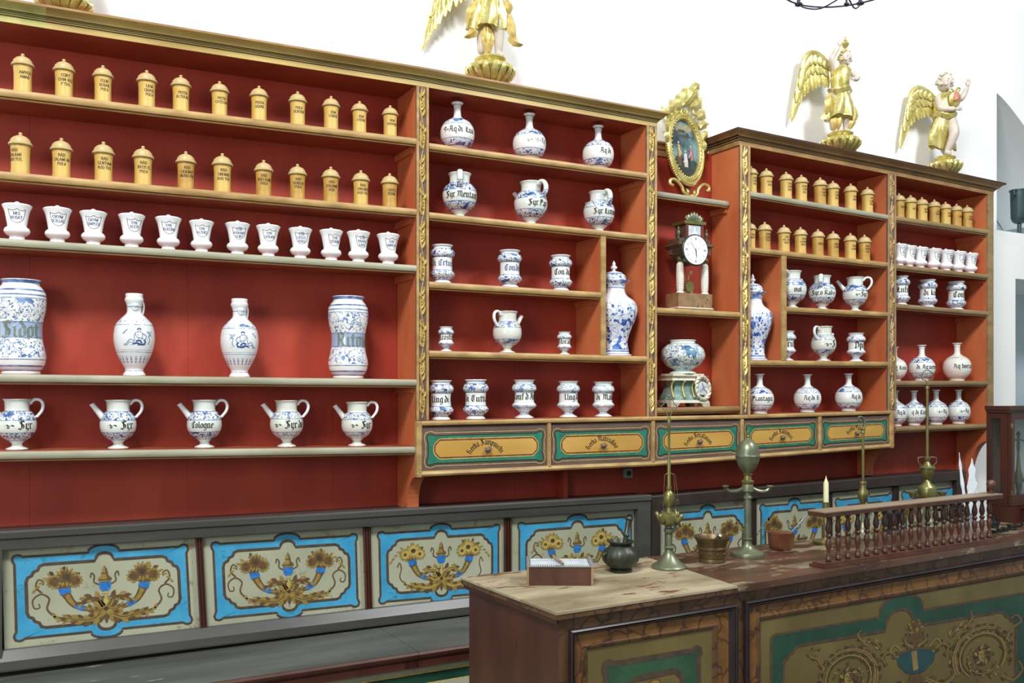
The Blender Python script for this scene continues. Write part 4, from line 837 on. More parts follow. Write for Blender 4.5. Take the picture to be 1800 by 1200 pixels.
# ------------------------------------------------------------------ pottery
def seg_prof(pts, n=5):
    return [(max(p.x, .0005), p.y) for p in smoothpath([(a, b, 0) for a, b in pts], n)]
PRO = {
 'canister': [(.031, 0), (.0315, .004), (.0295, .02), (.0295, .075), (.0315, .100), (.0315, .1015)],
 'canlid': [(.0315, .1022), (.0375, .1025), (.0385, .106), (.037, .1095), (.0335, .114), (.0325, .1145), (.031, .122), (.023, .131), (.012, .1365), (.006, .138), (.0048, .140), (.0068, .1435), (.005, .1475), (.001, .149)],
 'cup': [(.026, 0), (.0262, .003), (.024, .008), (.0235, .016), (.031, .020), (.0385, .030), (.0395, .038), (.036, .046), (.030, .051), (.0295, .056), (.033, .08), (.0375, .105), (.043, .120), (.0455, .1265), (.0455, .129), (.042, .1295)],
 'cuplid': [(.043, .1295), (.042, .1315), (.03, .1345), (.014, .137), (.006, .138), (.0075, .142), (.003, .1445), (.0005, .145)],
 'albarello': [(.031, 0), (.032, .004), (.026, .011), (.025, .016), (.034, .022), (.0415, .034), (.0415, .042), (.036, .051), (.034, .056), (.0335, .080), (.034, .102), (.037, .107), (.042, .116), (.042, .126), (.037, .136), (.031, .141), (.031, .147), (.036, .152), (.036, .155), (.033, .155)],
 'goblet_alb': [(.031, 0), (.032, .004), (.018, .014), (.0155, .022), (.026, .034), (.040, .046), (.0415, .054), (.036, .062), (.034, .066), (.0335, .085), (.034, .106), (.041, .114), (.042, .124), (.037, .136), (.031, .141), (.033, .150), (.037, .155), (.034, .156)],
 'big_albarello': [(.055, 0), (.057, .006), (.055, .012), (.066, .028), (.072, .055), (.0715, .075), (.064, .115), (.0615, .150), (.063, .185), (.071, .225), (.0735, .262), (.071, .288), (.060, .308), (.055, .314), (.056, .322), (.060, .329), (.058, .332)],
 'figure_bottle': [(.036, 0), (.037, .006), (.032, .014), (.030, .026), (.040, .045), (.057, .085), (.066, .125), (.067, .155), (.063, .185), (.056, .203), (.040, .222), (.026, .238), (.0235, .252), (.025, .270), (.030, .284), (.031, .293), (.0285, .297), (.0285, .312), (.0255, .312)],
 'flask': [(.032, 0), (.033, .006), (.031, .010), (.047, .026), (.058, .050), (.0615, .075), (.058, .102), (.046, .124), (.028, .138), (.018, .146), (.0135, .156), (.0125, .185), (.014, .200), (.021, .2065), (.0215, .210), (.018, .210)],
 'jug': [(.032, 0), (.033, .005), (.018, .013), (.0155, .021), (.022, .030), (.042, .045), (.055, .068), (.0585, .092), (.055, .118), (.046, .136), (.038, .144), (.0365, .150), (.037, .165), (.038, .178), (.042, .184), (.0415, .187), (.038, .187)],
 'pharmacy_jug': [(.026, 0), (.027, .005), (.018, .012), (.018, .018), (.030, .030), (.050, .050), (.059, .078), (.0605, .100), (.056, .122), (.045, .138), (.036, .146), (.035, .155), (.036, .172), (.040, .181), (.041, .185), (.037, .185)],
}
for k_ in ('canlid', 'cup', 'cuplid', 'albarello', 'goblet_alb', 'big_albarello', 'figure_bottle', 'flask', 'jug', 'pharmacy_jug'):
    if k_ in ('albarello', 'goblet_alb', 'flask', 'jug', 'pharmacy_jug', 'big_albarello', 'figure_bottle', 'cup'): PRO[k_] = seg_prof(PRO[k_], 3)
HT = {'canister': .149, 'cup': .145, 'albarello': .155, 'goblet_alb': .156, 'big_albarello': .332, 'figure_bottle': .312, 'flask': .210, 'jug': .187, 'pharmacy_jug': .185}
def lathe_mesh(name, prof, m, seg=28, hollow=None):
    mb = MB(); p = list(prof)
    if hollow:   # an inside wall so the mouth is open
        r, z = prof[-1]; p += [(r-.003, z-.002), (r-.004, z-hollow)]
    mb.lathe(p, seg); me_o = mb.build(name, m, None, smooth='auto'); me = me_o.data; bpy.data.objects.remove(me_o); return me
MESH = {}
for k_, m_ in (('canister', 'boxwood'), ('cup', 'porcelain'), ('albarello', 'z_alb'), ('goblet_alb', 'z_alb_pale'), ('big_albarello', 'z_big'), ('figure_bottle', 'z_fig'), ('flask', 'z_bot'), ('jug', 'z_jug'), ('pharmacy_jug', 'z_jug')):
    MESH[k_] = lathe_mesh('body', PRO[k_], m_, hollow=None if k_ in ('canister', 'cup') else .02)
MESH['canister2'] = MESH['canister'].copy(); MESH['canister2'].materials[0] = M['boxwood2']
MESH['flask_plain'] = MESH['flask'].copy(); MESH['flask_plain'].materials[0] = M['z_bot_plain']
MESH['jug_pale'] = MESH['jug'].copy(); MESH['jug_pale'].materials[0] = M['z_jug_pale']
MESH['canlid'] = lathe_mesh('lid', PRO['canlid'], 'boxlid'); MESH['cuplid'] = lathe_mesh('lid', PRO['cuplid'], 'porcelain')
mb = MB(); mb.lathe([(.0318, .1005), (.0325, .1008), (.0325, .1022), (.0318, .1025)], 28, caps=False); o = mb.build('rim_line', 'dark_line'); MESH['rimline'] = o.data; bpy.data.objects.remove(o)
def tube_mesh(name, path, r, m, flat=1.0, seg=8, sm=5):
    mb = MB(); p = smoothpath(path, sm); rr = [r[0]+(r[1]-r[0])*i/(len(p)-1) for i in range(len(p))] if isinstance(r, tuple) else r
    mb.tube(p, rr, seg, flat=flat); o = mb.build(name, m, smooth=True); me = o.data; bpy.data.objects.remove(o); return me
# strap handle and spout, both in the local XZ plane (handle +X, spout -X)
MESH['handle'] = tube_mesh('handle', [(.036, 0, .168), (.050, 0, .184), (.068, 0, .182), (.076, 0, .165), (.072, 0, .142), (.0555, 0, .118)], (.0062, .0052), 'porcelain', 1.25)
MESH['handle_blue'] = tube_mesh('handle', [(.034, 0, .170), (.046, 0, .183), (.060, 0, .178), (.068, 0, .160), (.066, 0, .138), (.0545, 0, .120)], (.0085, .008), 'z_jug', 1.3)
def spout(name, x1, z1, m):
    mb = MB(); p0, p1 = Vector((-.046, 0, .118)), Vector((x1, 0, z1)); n = 7
    p = [p0.lerp(p1, i/n) for i in range(n+1)]; mb.tube(p, [.0125-.0045*i/n for i in range(n)]+[.0092], 12); o = mb.build(name, m, smooth='auto'); me = o.data; bpy.data.objects.remove(o); return me
MESH['spout'] = spout('spout', -.083, .172, 'porcelain'); MESH['spout_short'] = spout('spout', -.075, .150, 'porcelain')
def shield_quads(w, h, th):
    pts = [(-w, h*.95), (-w*.62, h*.78), (-w*.3, h*.80), (0, h*1.02), (w*.3, h*.80), (w*.62, h*.78), (w, h*.95), (w*.93, 0), (w*.82, -h*.5), (w*.45, -h*.9), (0, -h*1.05), (-w*.45, -h*.9), (-w*.82, -h*.5), (-w*.93, 0), (-w, h*.95)]
    q = []; pen(pts, (0, 0), th, q); return q
def jar(kind, px, pytop, key, name, label, cat, group, text=None, off=.09, ang=0.0, turn=0.0, wide=1.0, ink=None, size=None, var=None, extra=None, mesh=None, z_text=None):
    """stand a jar on a shelf: column px, top at pytop, on the board `key`"""
    y = (SH[key][0].y)+off; X = WX(px, y); z = zon(key, X); H = W(px, pytop, y).z-z; s = H/HT[kind]
    wide = wide*{'flask': 1.2, 'albarello': 1.2, 'goblet_alb': 1.2, 'jug': 1.12, 'pharmacy_jug': 1.17, 'cup': 1.1, 'big_albarello': 1.1, 'figure_bottle': 1.1}.get(kind, 1)*(.92 if key == '55' else 1)
    t = thing(name, label, cat, (X, y, z+.0003), turn, group, (s*wide, s*wide, s))
    b = link('body', MESH[mesh or kind], t)
    if kind == 'canister': link('lid', MESH['canlid'], t); 
    if kind == 'cup': link('lid', MESH['cuplid'], t)
    pr = PRO[kind]
    if text:
        if kind == 'canister': q = textblock(text, size or .0105, 'rc', 1.5, .95, maxw=.056); zt = z_text or .066; inkm = ink or 'ink'
        elif kind == 'cup': q = textblock(text, size or .0105, 'rc', 1.4, .9, maxw=.043); zt = .088; inkm = 'ink_blue'
        else:
            q = textblock(text, (size or .0165)*1.12, 'bl', 1.4, 1.15, maxw=None); zt = z_text or {'albarello': .078, 'goblet_alb': .085, 'flask': .078, 'jug': .088, 'pharmacy_jug': .086, 'big_albarello': .153}[kind]; inkm = ink or 'ink'
        wrap(q, pr, zt, ang=ang-turn).build('lettering', inkm, b, fix=False)
        if kind == 'cup': wrap(shield_quads(.0245, .024, .0022), pr, zt-.001, off=.0005, ang=ang-turn).build('painted_shield', 'ink_grey', b, fix=False)
    for e in (extra or []):
        nm, mk, rot = e; o = link(nm, MESH[mk], t); o.rotation_euler = (0, 0, rot)
    return t
rnd = random.Random(5)
ORD = ['first', 'second', 'third', 'fourth', 'fifth', 'sixth', 'seventh', 'eighth', 'ninth', 'tenth', 'eleventh', 'twelfth']
def word(t): return ' '.join(t)
# wide bay: two shelves of turned wooden canisters
R1 = [(40, 94.5, ['AMYGD', 'AMAR.']), (112.5, 104, ['CORT.', 'CHIN REG', 'P:TUS.']), (181, 115, ['FLOR.', 'ROSAR.', 'PULV.']), (258, 123.6, ['LIGN.', 'QUASS.', 'PULV.']), (318, 132, ['PASTA', 'ALTHEAE']), (386, 143, ['PASTA', 'CATECHU']), (455.3, 151, ['PASTA', 'LIQUIR.']), (523.2, 160.8, ['PULV.', 'DENTIFR']), (582, 169, ['SEM:', 'CUBEB.']), (632, 177.8, ['SEM:', 'CYDON.']), (685.8, 185.3, ['SEM:', 'PAPAVER'])]
R2 = [(36, 232.8, ['RAD.', 'CALAMI', 'RUD:TUS.']), (108, 242.6, ['RAD.', 'CALAMI AR', 'PULV.']), (182, 249, ['RAD:', 'GENTIAN', 'RUD:TUS.']), (251.5, 256.6, ['RAD:', 'IREOS FL', 'PULV:']), (326.7, 266, ['RAD:', 'LIQUIRIT', 'MUND-PUL']), (390.8, 269.5, ['RAD:', 'ONONID', 'RUD:TUS.']), (463.5, 281.3, ['RAD:', 'RHEI CHIN', 'PULV.']), (523, 288.3, ['RAD:', 'SENEGA', 'PULV.']), (581.5, 293, ['RAD:', 'CALUMB', 'RUD.']), (634.3, 299.3, ['RAD:', 'ZINGIBER', 'RUD:TUS.']), (684.9, 304.6, ['CASTO', 'REUM.'])]
for key, RR, sh in (('11', R1, 'top'), ('12', R2, 'second')):
    for i, (px, py, tx) in enumerate(RR):
        angs = .17-.28*px/730+rnd.uniform(-.12, .12) if not (key == '12' and i == 0) else -.62
        dark = key == '12' and i in (4, 6, 7, 8, 10)
        jar('canister', px, py, key, 'wooden_canister', '%swooden canister lettered %s, %s in wide bay %s row' % ('mottled ' if dark else '', word(tx), ORD[i], sh), 'canister', 'wooden canisters on the wide bay shelves', tx, off=.05, ang=angs+(.1 if key == '11' and i in (0, 3) else 0), ink='ink_brown', mesh='canister2' if dark else None)
R3 = [(30, 354, ['MEL', 'ROSAT.']), (101, 360.7, ['OXYM.', 'SCILLAE']), (164, 367, ['OXYM.', 'SIMPLEX']), (231.5, 372, ['SYR.', 'ACETI']), (295.9, 377, ['SYR.', 'ALKERM']), (354.2, 383.8, ['SYR.', 'ALTHEE']), (417.5, 387.5, ['SYR.', 'AURANT', 'CORT']), (471.4, 391.7, ['SYR.', 'CAPILVEN']), (527.9, 396.8, ['SYR.', 'CICH.C.', 'RHEO']), (582, 400, ['SYR.', 'CICHORII']), (630, 402.6, ['SYR.', 'PAPAV', 'CAPS']), (682.3, 407, ['SYR.', 'SIMPLEX'])]
for i, (px, py, tx) in enumerate(R3):
    jar('cup', px, py, '13', 'porcelain_jar', 'white porcelain jar with shield lettered %s, %s from left, wide bay' % (word(tx), ORD[i]), 'jar', 'white shield jars on the third shelf', tx, off=.05, ang=(.2 if i in (3, 9, 10, 11) else .02)-.12*i/12+rnd.uniform(-.05, .05))
# large albarelli and the two figured bottles
for i, (px, py, tx, an) in enumerate([(37, 492.7, 'Sidot.', .05), (612, 521.8, 'Ritmo.', .18)]):
    jar('big_albarello', px, py, '14', 'large_albarello', ['tall waisted blue and white jar lettered Sidot at the left edge', 'tall waisted blue and white jar lettered Ritmo beside the carved pilaster'][i], 'jar', 'large waisted jars on the fourth shelf', [tx], off=.10, ang=an, ink='ink_pale', size=.036, z_text=.148)
def blue_figure(t, flip):
    """the reclining figure brushed in blue on the belly of the bottle"""
    q = {'a': [], 'b': []}
    def st(pts, w, k='a'): pen([(x*flip, y) for x, y in smooth2(pts)], (0, 0), w, q[k])
    def smooth2(p): return [(v.x, v.y) for v in smoothpath([(a, b_, 0) for a, b_ in p], 3)]
    st([(-.001, .029), (.002, .034), (.008, .035), (.012, .031)], .0042, 'b'); st([(.003, .024), (.001, .029), (.005, .033), (.010, .029), (.009, .024), (.004, .022)], .0016)
    st([(.003, .022), (-.006, .019), (-.011, .008), (-.010, -.006), (-.014, -.018)], .0019); st([(.009, .022), (.016, .016), (.015, .004), (.012, -.008)], .0019)
    st([(.016, .016), (.026, .010), (.030, .000), (.022, -.008)], .0028); st([(-.008, .016), (-.004, .004), (.008, -.001), (.020, -.003)], .0019); st([(-.002, .012), (.004, .009)], .0014); st([(-.002, .002), (.004, -.002), (.002, -.008)], .0013)
    st([(-.012, -.012), (-.024, -.006), (-.036, -.020), (-.044, -.026)], .0022); st([(-.014, -.022), (-.026, -.016), (-.034, -.026)], .0019); st([(-.046, -.026), (-.040, -.028), (-.032, -.026)], .0022)
    st([(-.016, -.024), (-.002, -.020), (.010, -.025), (.026, -.024)], .0058, 'b'); st([(-.006, -.014), (.006, -.010), (.014, -.020)], .0055, 'b'); st([(.020, -.008), (.027, -.014), (.022, -.024)], .0052, 'b'); st([(.000, -.026), (.018, -.027)], .004, 'b')
    st([(.036, -.024), (.044, -.012), (.04, .006), (.046, .018)], .0026); st([(.036, .006), (.046, .010), (.052, .004)], .002)
    for x, y in ((.04, .018), (.048, .012), (.036, .022), (.05, .022), (-.042, .022), (-.036, .028), (-.046, .016)): st([(x-.004, y-.002), (x+.004, y+.003)], .0028)
    st([(-.048, -.027), (.05, -.027)], .0012)
    wrap(q['a'], PRO['figure_bottle'], .143, ang=.05).build('painted_figure', 'fig_blue', t, fix=False); wrap(q['b'], PRO['figure_bottle'], .143, ang=.05).build('painted_drapery', 'ink_blue2', t, fix=False)
M['fig_blue'] = mat('soft_blue_brush', '5F7CA8', '7F97BC', .4); M['ink_blue2'] = mat('deep_blue_brush', '2E4C84', '456298', .4)
for i, (px, py) in enumerate([(236, 517), (421, 526)]):
    t = jar('figure_bottle', px, py, '14', 'figured_bottle', ['tall painted bottle with a seated figure, nearer the left edge', 'tall painted bottle with a reclining figure, left of the Ritmo jar'][i], 'bottle', 'figured bottles on the fourth shelf', off=.09, wide=1.0)
    bd = [c for c in t.children if c.name.startswith('body')][0]; blue_figure(bd, (1, -1)[i])
    q = []
    for k_ in range(9):   # brushed sprigs on the foot lobes
        a = (k_-4)*.0145; pen([(a, -.012), (a, .012)], (0, 0), .0016, q); pen([(a-.003, .003), (a, -.001), (a+.003, .003)], (0, 0), .0018, q); pen([(a-.003, -.008), (a, -.012), (a+.003, -.008)], (0, 0), .0018, q); pen([(a-.0015, .010), (a+.0015, .010)], (0, 0), .002, q)
    wrap(q, PRO['figure_bottle'], .062).build('painted_sprigs', 'fig_blue', bd, fix=False)
    # mask on the neck and a flat handle behind
    mb = MB(); mb.ball((0, -.022, .262), .016, sc=(.8, .55, 1.15), seg=14, rings=10); mb.ball((0, -.032, .262), .004, sc=(.7, .9, 1.6)); mb.ball((0, -.030, .252), .004, sc=(1.4, .6, .6))
    for s in (-1, 1): mb.ball((s*.006, -.0305, .267), .0022)
    mb.build('mask', 'z_fig', t, smooth=True)
    mb = MB(); mb.tube(smoothpath([(.020, .012, .292), (.030, .012, .28), (.0315, .012, .26), (.028, .012, .235)], 4), .004, 6, flat=2); mb.build('handle', 'porcelain', t, smooth=True)
# jugs on the fifth shelf
J5 = [(30, 701, 'Syr:', .35, 'jug'), (207.7, 702.6, 'Syr:', .38, 'jug'), (359.3, 702.6, 'Cologne.', -.1, 'jug'), (503.8, 703.3, 'Syr:dv', .3, 'jug_pale'), (627.5, 706, 'Syr', .38, 'jug_pale')]
for i, (px, py, tx, an, ms) in enumerate(J5):
    lab = ['footed syrup jug lettered Syr, cut by the left edge of the view', 'footed syrup jug with heavy lettering Syr and long spout, second on the lowest open shelf', 'footed syrup jug lettered Cologne', 'footed syrup jug lettered Syr dv with leafy blue bands', 'smallest footed syrup jug, nearest the carved pilaster'][i]
    jar('jug', px, py, '15', 'syrup_jug', lab, 'jug', 'spouted syrup jugs on the lowest open shelf', [('~ ' if i != 2 else '')+tx], off=.09, ang=an-(.2 if i != 2 else .05)-.05*i, turn=-.05-.06*i, size=.0195 if i != 2 else .0165, extra=[('handle', 'handle', 0), ('spout', 'spout', 0)], mesh='jug' if ms == 'jug' else 'jug_pale')
# second bay
for i, (px, py, tx, an) in enumerate([(804, 181.3, '9=Aq.di Luu', -.3), (930.5, 200.7, '~ 9=Aq', .0), (1051.4, 222, 'Aq.di', -.05)]):
    jar('flask', px, py, '21', 'pharmacy_flask', 'round blue and white flask on the second bay top shelf, %s' % (['by the long pilaster', 'middle one', 'nearest the picture'][i]), 'flask', 'flasks on the top shelf of the second bay', [tx], off=.08, ang=an, ink='ink' if i != 1 else 'ink_grey')
for i, (px, py, tx, an, hr) in enumerate([(808, 305.8, 'Syr:Mentastr', -.2, -2.0), (933, 320.8, 'Syr:Pap', .0, -1.17), (1053, 338, 'Syr:Limon', -.05, -1.5)]):
    jar('pharmacy_jug', px, py, '22', 'handled_jar', 'round jar with patterned strap handle in front, lettered %s' % tx, 'jug', 'handled jars on the second shelf of the second bay', [tx], off=.08, ang=an, extra=[('handle', 'handle_blue', hr), ('spout', 'spout_short', hr)])
for i, (px, py, tx, an) in enumerate([(777.3, 431.5, 'di Crtus', -.35), (896, 440.8, 'Condit', -.05), (985.5, 449.6, 'Con.dia', -.15)]):
    jar('albarello', px, py, '23', 'albarello', 'blue and white waisted jar lettered %s, %s of three above the small jars' % (tx, ORD[i]), 'jar', 'waisted jars on the third shelf of the second bay', [tx], off=.06, ang=an, ink='ink' if i == 2 else 'ink_blue')
for i, (px, py, tx, an) in enumerate([(784, 574.3, 'Lcostri', -.35), (992, 583.4, 'Storace', -.4)]):
    jar('goblet_alb', px, py, '24', 'small_albarello', ['small waisted jar on a foot, left of the lone jug', 'small waisted jar on a foot, beside the tall lidded vase'][i], 'jar', 'small waisted jars flanking the jug', [tx], off=.06, ang=an, size=.022, ink='ink')
jar('jug', 891.7, 547.7, '24', 'syrup_jug', 'pale syrup jug with spout turned right, between two small waisted jars', 'jug', None, ['~'], off=.07, ang=-.1, turn=3.45, ink='ink_blue2', z_text=.055, extra=[('handle', 'handle', 0), ('spout', 'spout', 0)], mesh='jug_pale')
for i, (px, py, tx, an) in enumerate([(774.8, 668.6, 'Ung.di A', -.1), (836.2, 667, 'di Tuttia', -.3), (921.4, 667.5, 'Conf.d.Am', -.35), (999, 669.8, 'Ung.d', -.15), (1060.4, 671, 'di Malu', -.25)]):
    jar('albarello' if i < 2 else 'goblet_alb', px, py, '25', 'albarello', 'waisted jar lettered %s, %s from left directly above the drawers' % (tx, ORD[i]), 'jar', 'waisted jars standing on the drawer case', [tx], off=.075, ang=an, mesh='albarello' if i < 2 else None, ink='ink')
# tall lidded octagonal vases
def lidded_vase(px, pytop, key, label, off=.09, k=1.0):
    y = SH[key][0].y+off; X = WX(px, y); z = zon(key, X); H = W(px, pytop, y).z-z; s = H/.47
    t = thing('lidded_vase', label, 'vase', (X, y, z+.0003), .2, 'tall lidded vases behind the dividers', (s*k, s*k, s))
    fl = lambda t_, zz: 1+.022*abs(math.cos(4*t_))*-1+.01
    oct_ = lambda t_, zz: 1.0/max(.924, math.cos(((t_+PI/8) % (PI/4))-PI/8))*.96
    mb = MB(); mb.lathe(seg_prof([(.088, 0), (.089, .007), (.079, .012), (.075, .03), (.070, .055), (.072, .085), (.088, .13), (.108, .175), (.119, .215), (.117, .245), (.100, .272), (.072, .292), (.058, .312), (.056, .335), (.064, .355), (.078, .364), (.080, .368), (.074, .369)], 3), 64, rf=lambda a, zz: 1-.028*abs(math.cos(8*a)) if zz < .33 else 1-.012*abs(math.cos(12*a))); mb.build('body', 'z_vase', t, smooth=True)
    mb = MB(); mb.lathe(seg_prof([(.066, .3695), (.067, .374), (.060, .378), (.062, .383), (.058, .395), (.044, .408), (.020, .416), (.009, .420), (.008, .426), (.017, .432), (.017, .438), (.008, .446), (.010, .452), (.006, .46), (.001, .47)], 3), 48, rf=lambda a, zz: 1-.04*abs(math.cos(6*a)) if zz < .415 else 1); mb.build('lid', 'z_vase', t, smooth=True)
    return t
lidded_vase(1079, 458, '24', 'tall fluted lidded vase with blue leaves beside the clock niche', k=.97)
lidded_vase(1323, 481, '44', 'tall fluted lidded vase half hidden by the pilaster right of the clock', k=.88)
# niche: covered by the picture, the clock and the round bowl (below)
# fourth bay
Q1 = [(1320, 292, ['LIGN', 'CORT', 'PUL.']), (1347, 296, ['COCTA', 'ALOE']), (1381.6, 302, ['COR.', 'CORT', 'RUD.']), (1408.4, 307.2, ['CORT.', 'CITR', 'PUL.']), (1441.4, 312, ['PULV.', 'GENT', 'PUL.']), (1464, 318, ['COR.', 'CHIN', 'RUD.']), (1495, 322.6, ['COR.', 'NUC.']), (1524.6, 328.6, ['PIP:', 'LONG', 'PULV'])]
Q2 = [(1317.6, 389, ['GEN', 'RUD.']), (1344, 390, ['GRAN', 'GUER', 'TOST']), (1378, 395.4, ['LICH', 'ISL COCT', 'RUD:T']), (1407, 399, ['LIGN', 'GUAIAC', 'RUD:T']), (1437.6, 402.6, ['MACIS']), (1464.4, 406.4, ['FRUC', 'LAUR']), (1494.6, 409.6, ['TERR', 'CONSO']), (1519.4, 412.4, ['NUC.', 'PIPER', 'PUL.'])]
for key, RR, sh in (('41', Q1, 'top'), ('42', Q2, 'second')):
    for i, (px, py, tx) in enumerate(RR):
        dark = (key == '41' and i == 4) or (key == '42' and i in (1, 4, 5, 7))
        jar('canister', px, py, key, 'wooden_canister', 'wooden canister lettered %s, %s in the %s row right of clock' % (word(tx), ORD[i], sh), 'canister', 'wooden canisters right of the clock', tx, off=.05, ang=-.05+rnd.uniform(-.1, .15), ink='ink_brown', mesh='canister2' if dark else None)
jar('pharmacy_jug', 1391.8, 476.8, '43', 'handled_jar', 'round handled jar lettered Viol, cut by the upright divider', 'jug', 'jugs on the third shelf right of the clock', ['Viol.1'], off=.07, ang=-.25, extra=[('handle', 'handle_blue', -2.9), ('spout', 'spout_short', -2.9)])
jar('pharmacy_jug', 1445, 485, '43', 'handled_jar', 'round handled jar lettered Syr v Rad, handle to the front', 'jug', 'jugs on the third shelf right of the clock', ['Syr.v Rad~'], off=.07, ang=-.6, extra=[('handle', 'handle_blue', -2.5), ('spout', 'spout_short', -2.5)])
jar('jug', 1503, 487.8, '43', 'syrup_jug', 'syrup jug lettered Syr with spout left, by the right-hand pilaster', 'jug', 'jugs on the third shelf right of the clock', ['~Syr'], off=.07, ang=-.3, turn=-.8, extra=[('handle', 'handle', 0), ('spout', 'spout', 0)])
jar('goblet_alb', 1382, 581.9, '44', 'albarello', 'waisted jar half hidden by the upright divider', 'jar', 'waisted jars flanking the pale jug', ['Frut'], off=.07, ang=-.3, size=.022)
jar('jug', 1447.6, 573.9, '44', 'syrup_jug', 'stout cream jug with small side handle between two waisted jars', 'jug', None, ['~S'], off=.07, ang=-.2, turn=3.3, size=.022, extra=[('handle', 'handle', 0), ('spout', 'spout_short', 0)], mesh='jug_pale')
jar('goblet_alb', 1504.6, 585.4, '44', 'albarello', 'waisted jar lettered Dpi beside the right-hand pilaster', 'jar', 'waisted jars flanking the pale jug', ['Dpi'], off=.07, ang=-.35, size=.024)
for i, (px, py, tx, an) in enumerate([(1335.4, 657, 'Piantagin', -.5), (1419.3, 657.8, 'Aq.di B', -.45), (1491.7, 656.4, 'Aq.di', -.25)]):
    jar('flask', px, py, '45', 'pharmacy_flask', 'round flask lettered %s standing on the drawer case, %s of three' % (tx, ORD[i]), 'flask', 'flasks standing on the drawer case', [tx], off=.085, ang=an)
# fifth bay
for i, (px, py) in enumerate([(1580, 339.5), (1600.4, 343), (1620.5, 346.7), (1642.2, 350.7), (1661.8, 354.7), (1681.2, 358.2), (1699.9, 360.7)]):
    jar('canister', px, py, '51', 'wooden_canister', 'wooden canister, %s from left in the close row at the top of the end bay' % ORD[i], 'canister', 'wooden canisters in the end bay', [['RAD'], ['BOL'], ['HER', 'PIM'], ['CAL', 'ACOR'], ['SEM', 'LINI'], ['LIN'], ['GUM', 'ARAB']][i], off=.06, ang=-.1, ink='ink_brown', mesh='canister2' if i in (0, 3, 5, 6) else None)
for i, (px, py) in enumerate([(1580, 426.3), (1597.2, 429.4), (1617, 432), (1640.8, 434.5), (1662.5, 437), (1684, 439.4), (1705.2, 442.7)]):
    jar('cup', px, py, '52', 'porcelain_jar', 'white porcelain shield jar, %s from left in the close row of the end bay' % ORD[i], 'jar', 'white shield jars in the end bay', [['EX', 'COL'], ['EX', 'ALO'], ['EX', 'TAR'], ['UNG', 'ROS'], ['UNG', 'SIM'], ['EX', 'GEN'], ['UNG', 'ALT']][i], off=.06, ang=.0)
for i, (px, py, tx) in enumerate([(1582, 485.8, 'Lufst'), (1630.5, 492, 'di Kin'), (1680.7, 495.2, 'Conf.')]):
    jar('albarello', px, py, '53', 'albarello', 'waisted jar lettered %s, %s of three in the end bay' % (tx, ORD[i]), 'jar', 'waisted jars in the end bay', [tx], off=.07, ang=-.35, size=.02, wide=1.0)
for i, (px, py, tx) in enumerate([(1572, 610, 'Aq Linu'), (1620.4, 606.6, 'di Aq.nerm'), (1682.4, 603, 'Aq borrae')]):
    jar('flask', px, py, '54', 'pharmacy_flask', ['cream flask half hidden by the last carved pilaster', 'blue and white round flask behind the tall lamp rod', 'plain cream flask with a small ribbon device, nearest the white wall'][i], 'flask', 'flasks on the fourth shelf of the end bay', [tx], off=.08, ang=-.4, mesh='flask_plain' if i != 1 else None)
for i, (px, py) in enumerate([(1573.6, 686), (1606.6, 686.3), (1645.5, 684.8), (1685, 684.8)]):
    jar('flask', px, py, '55', 'pharmacy_flask', ['round flask partly behind the drawer case in the end bay', 'round flask left of the tall lamp rod on the lowest shelf', 'round flask right of the tall lamp rod on the lowest shelf', 'last round flask on the lowest shelf, nearest the glass case'][i], 'flask', 'flasks on the lowest shelf of the end bay', [['Aq.di', 'q di Card', '~Aq', '~Aq.'][i]], off=.08, ang=-.35)
# ------------------------------------------------------------------ the niche: picture, clock, bowl and its stand
def rotz(a): return Matrix.Rotation(a, 3, 'Z')
def scroll(mb, c, r0, turns, w, h, a0=0, sg=1, plane='xz', m=0, n=18):
    path = []
    for k in range(n):
        t = k/(n-1); a = a0+sg*turns*2*PI*t; r = r0*(1-.8*t); path.append((c[0]+r*math.cos(a), c[1], c[2]+r*math.sin(a)))
    mb.tube(path, [w*(1-.5*k/(n-1)) for k in range(n)], 7, m, flat=h)
def leaf3(mb, p, ang, l, w, thick=.006, bend=.5, m=0, y=0):
    """a curling carved leaf in the XZ plane, ridged towards -Y"""
    vs = []; n = 7
    for i in range(n):
        t = i/(n-1); a = ang+bend*t; x = p[0]+l*t*math.cos(ang+bend*t*.5); z = p[2]+l*t*math.sin(ang+bend*t*.5); ww = w*math.sin(PI*min(.97, .12+.85*t)); ju = 1+.18*(i % 2)
        yy = p[1]-thick*1.2*math.sin(PI*t)
        vs += [(x-math.sin(a)*ww*ju, yy+.001, z+math.cos(a)*ww*ju), (x, yy-thick, z), (x+math.sin(a)*ww*ju, yy+.001, z-math.cos(a)*ww*ju), (x, yy+thick*.7, z)]
    fs = [(4*i+j, 4*i+(j+1) % 4, 4*i+4+(j+1) % 4, 4*i+4+j) for i in range(n-1) for j in range(4)]+[(3, 2, 1, 0), (4*n-4, 4*n-3, 4*n-2, 4*n-1)]
    mb.add(vs, fs, m)
y = YF+.135; X = WX(1212, y); z0 = zon('31', X); sc = 1/ (1600/((y)/(CP-(312/1600.)*SP)))   # metres per pixel there
S_ = (W(1212, 200, y).z-W(1212, 300, y).z)/100
t = thing('oval_picture', 'oval painting of three figures in an ornate gilded frame on the top niche shelf', 'picture', (X, y, z0+.001), 0)
t.rotation_euler = (math.radians(-7), 0, math.radians(4))
cz = (341-250)*S_; rx, rz = .128, 70*S_*.97
def ellp(rx, rz, k, yy, n=48): return [(rx*k*math.cos(2*PI*i/n), yy, cz+rz*k*math.sin(2*PI*i/n)) for i in range(n)]
mb = MB(); n = 48; rings = [(1.0, .012), (1.02, -.006), (.97, -.014), (.93, -.010), (.86, -.016), (.80, -.012), (.76, -.004), (.755, .012)]
vs = []
for k, yy in rings: vs += ellp(rx, rz, k, yy)
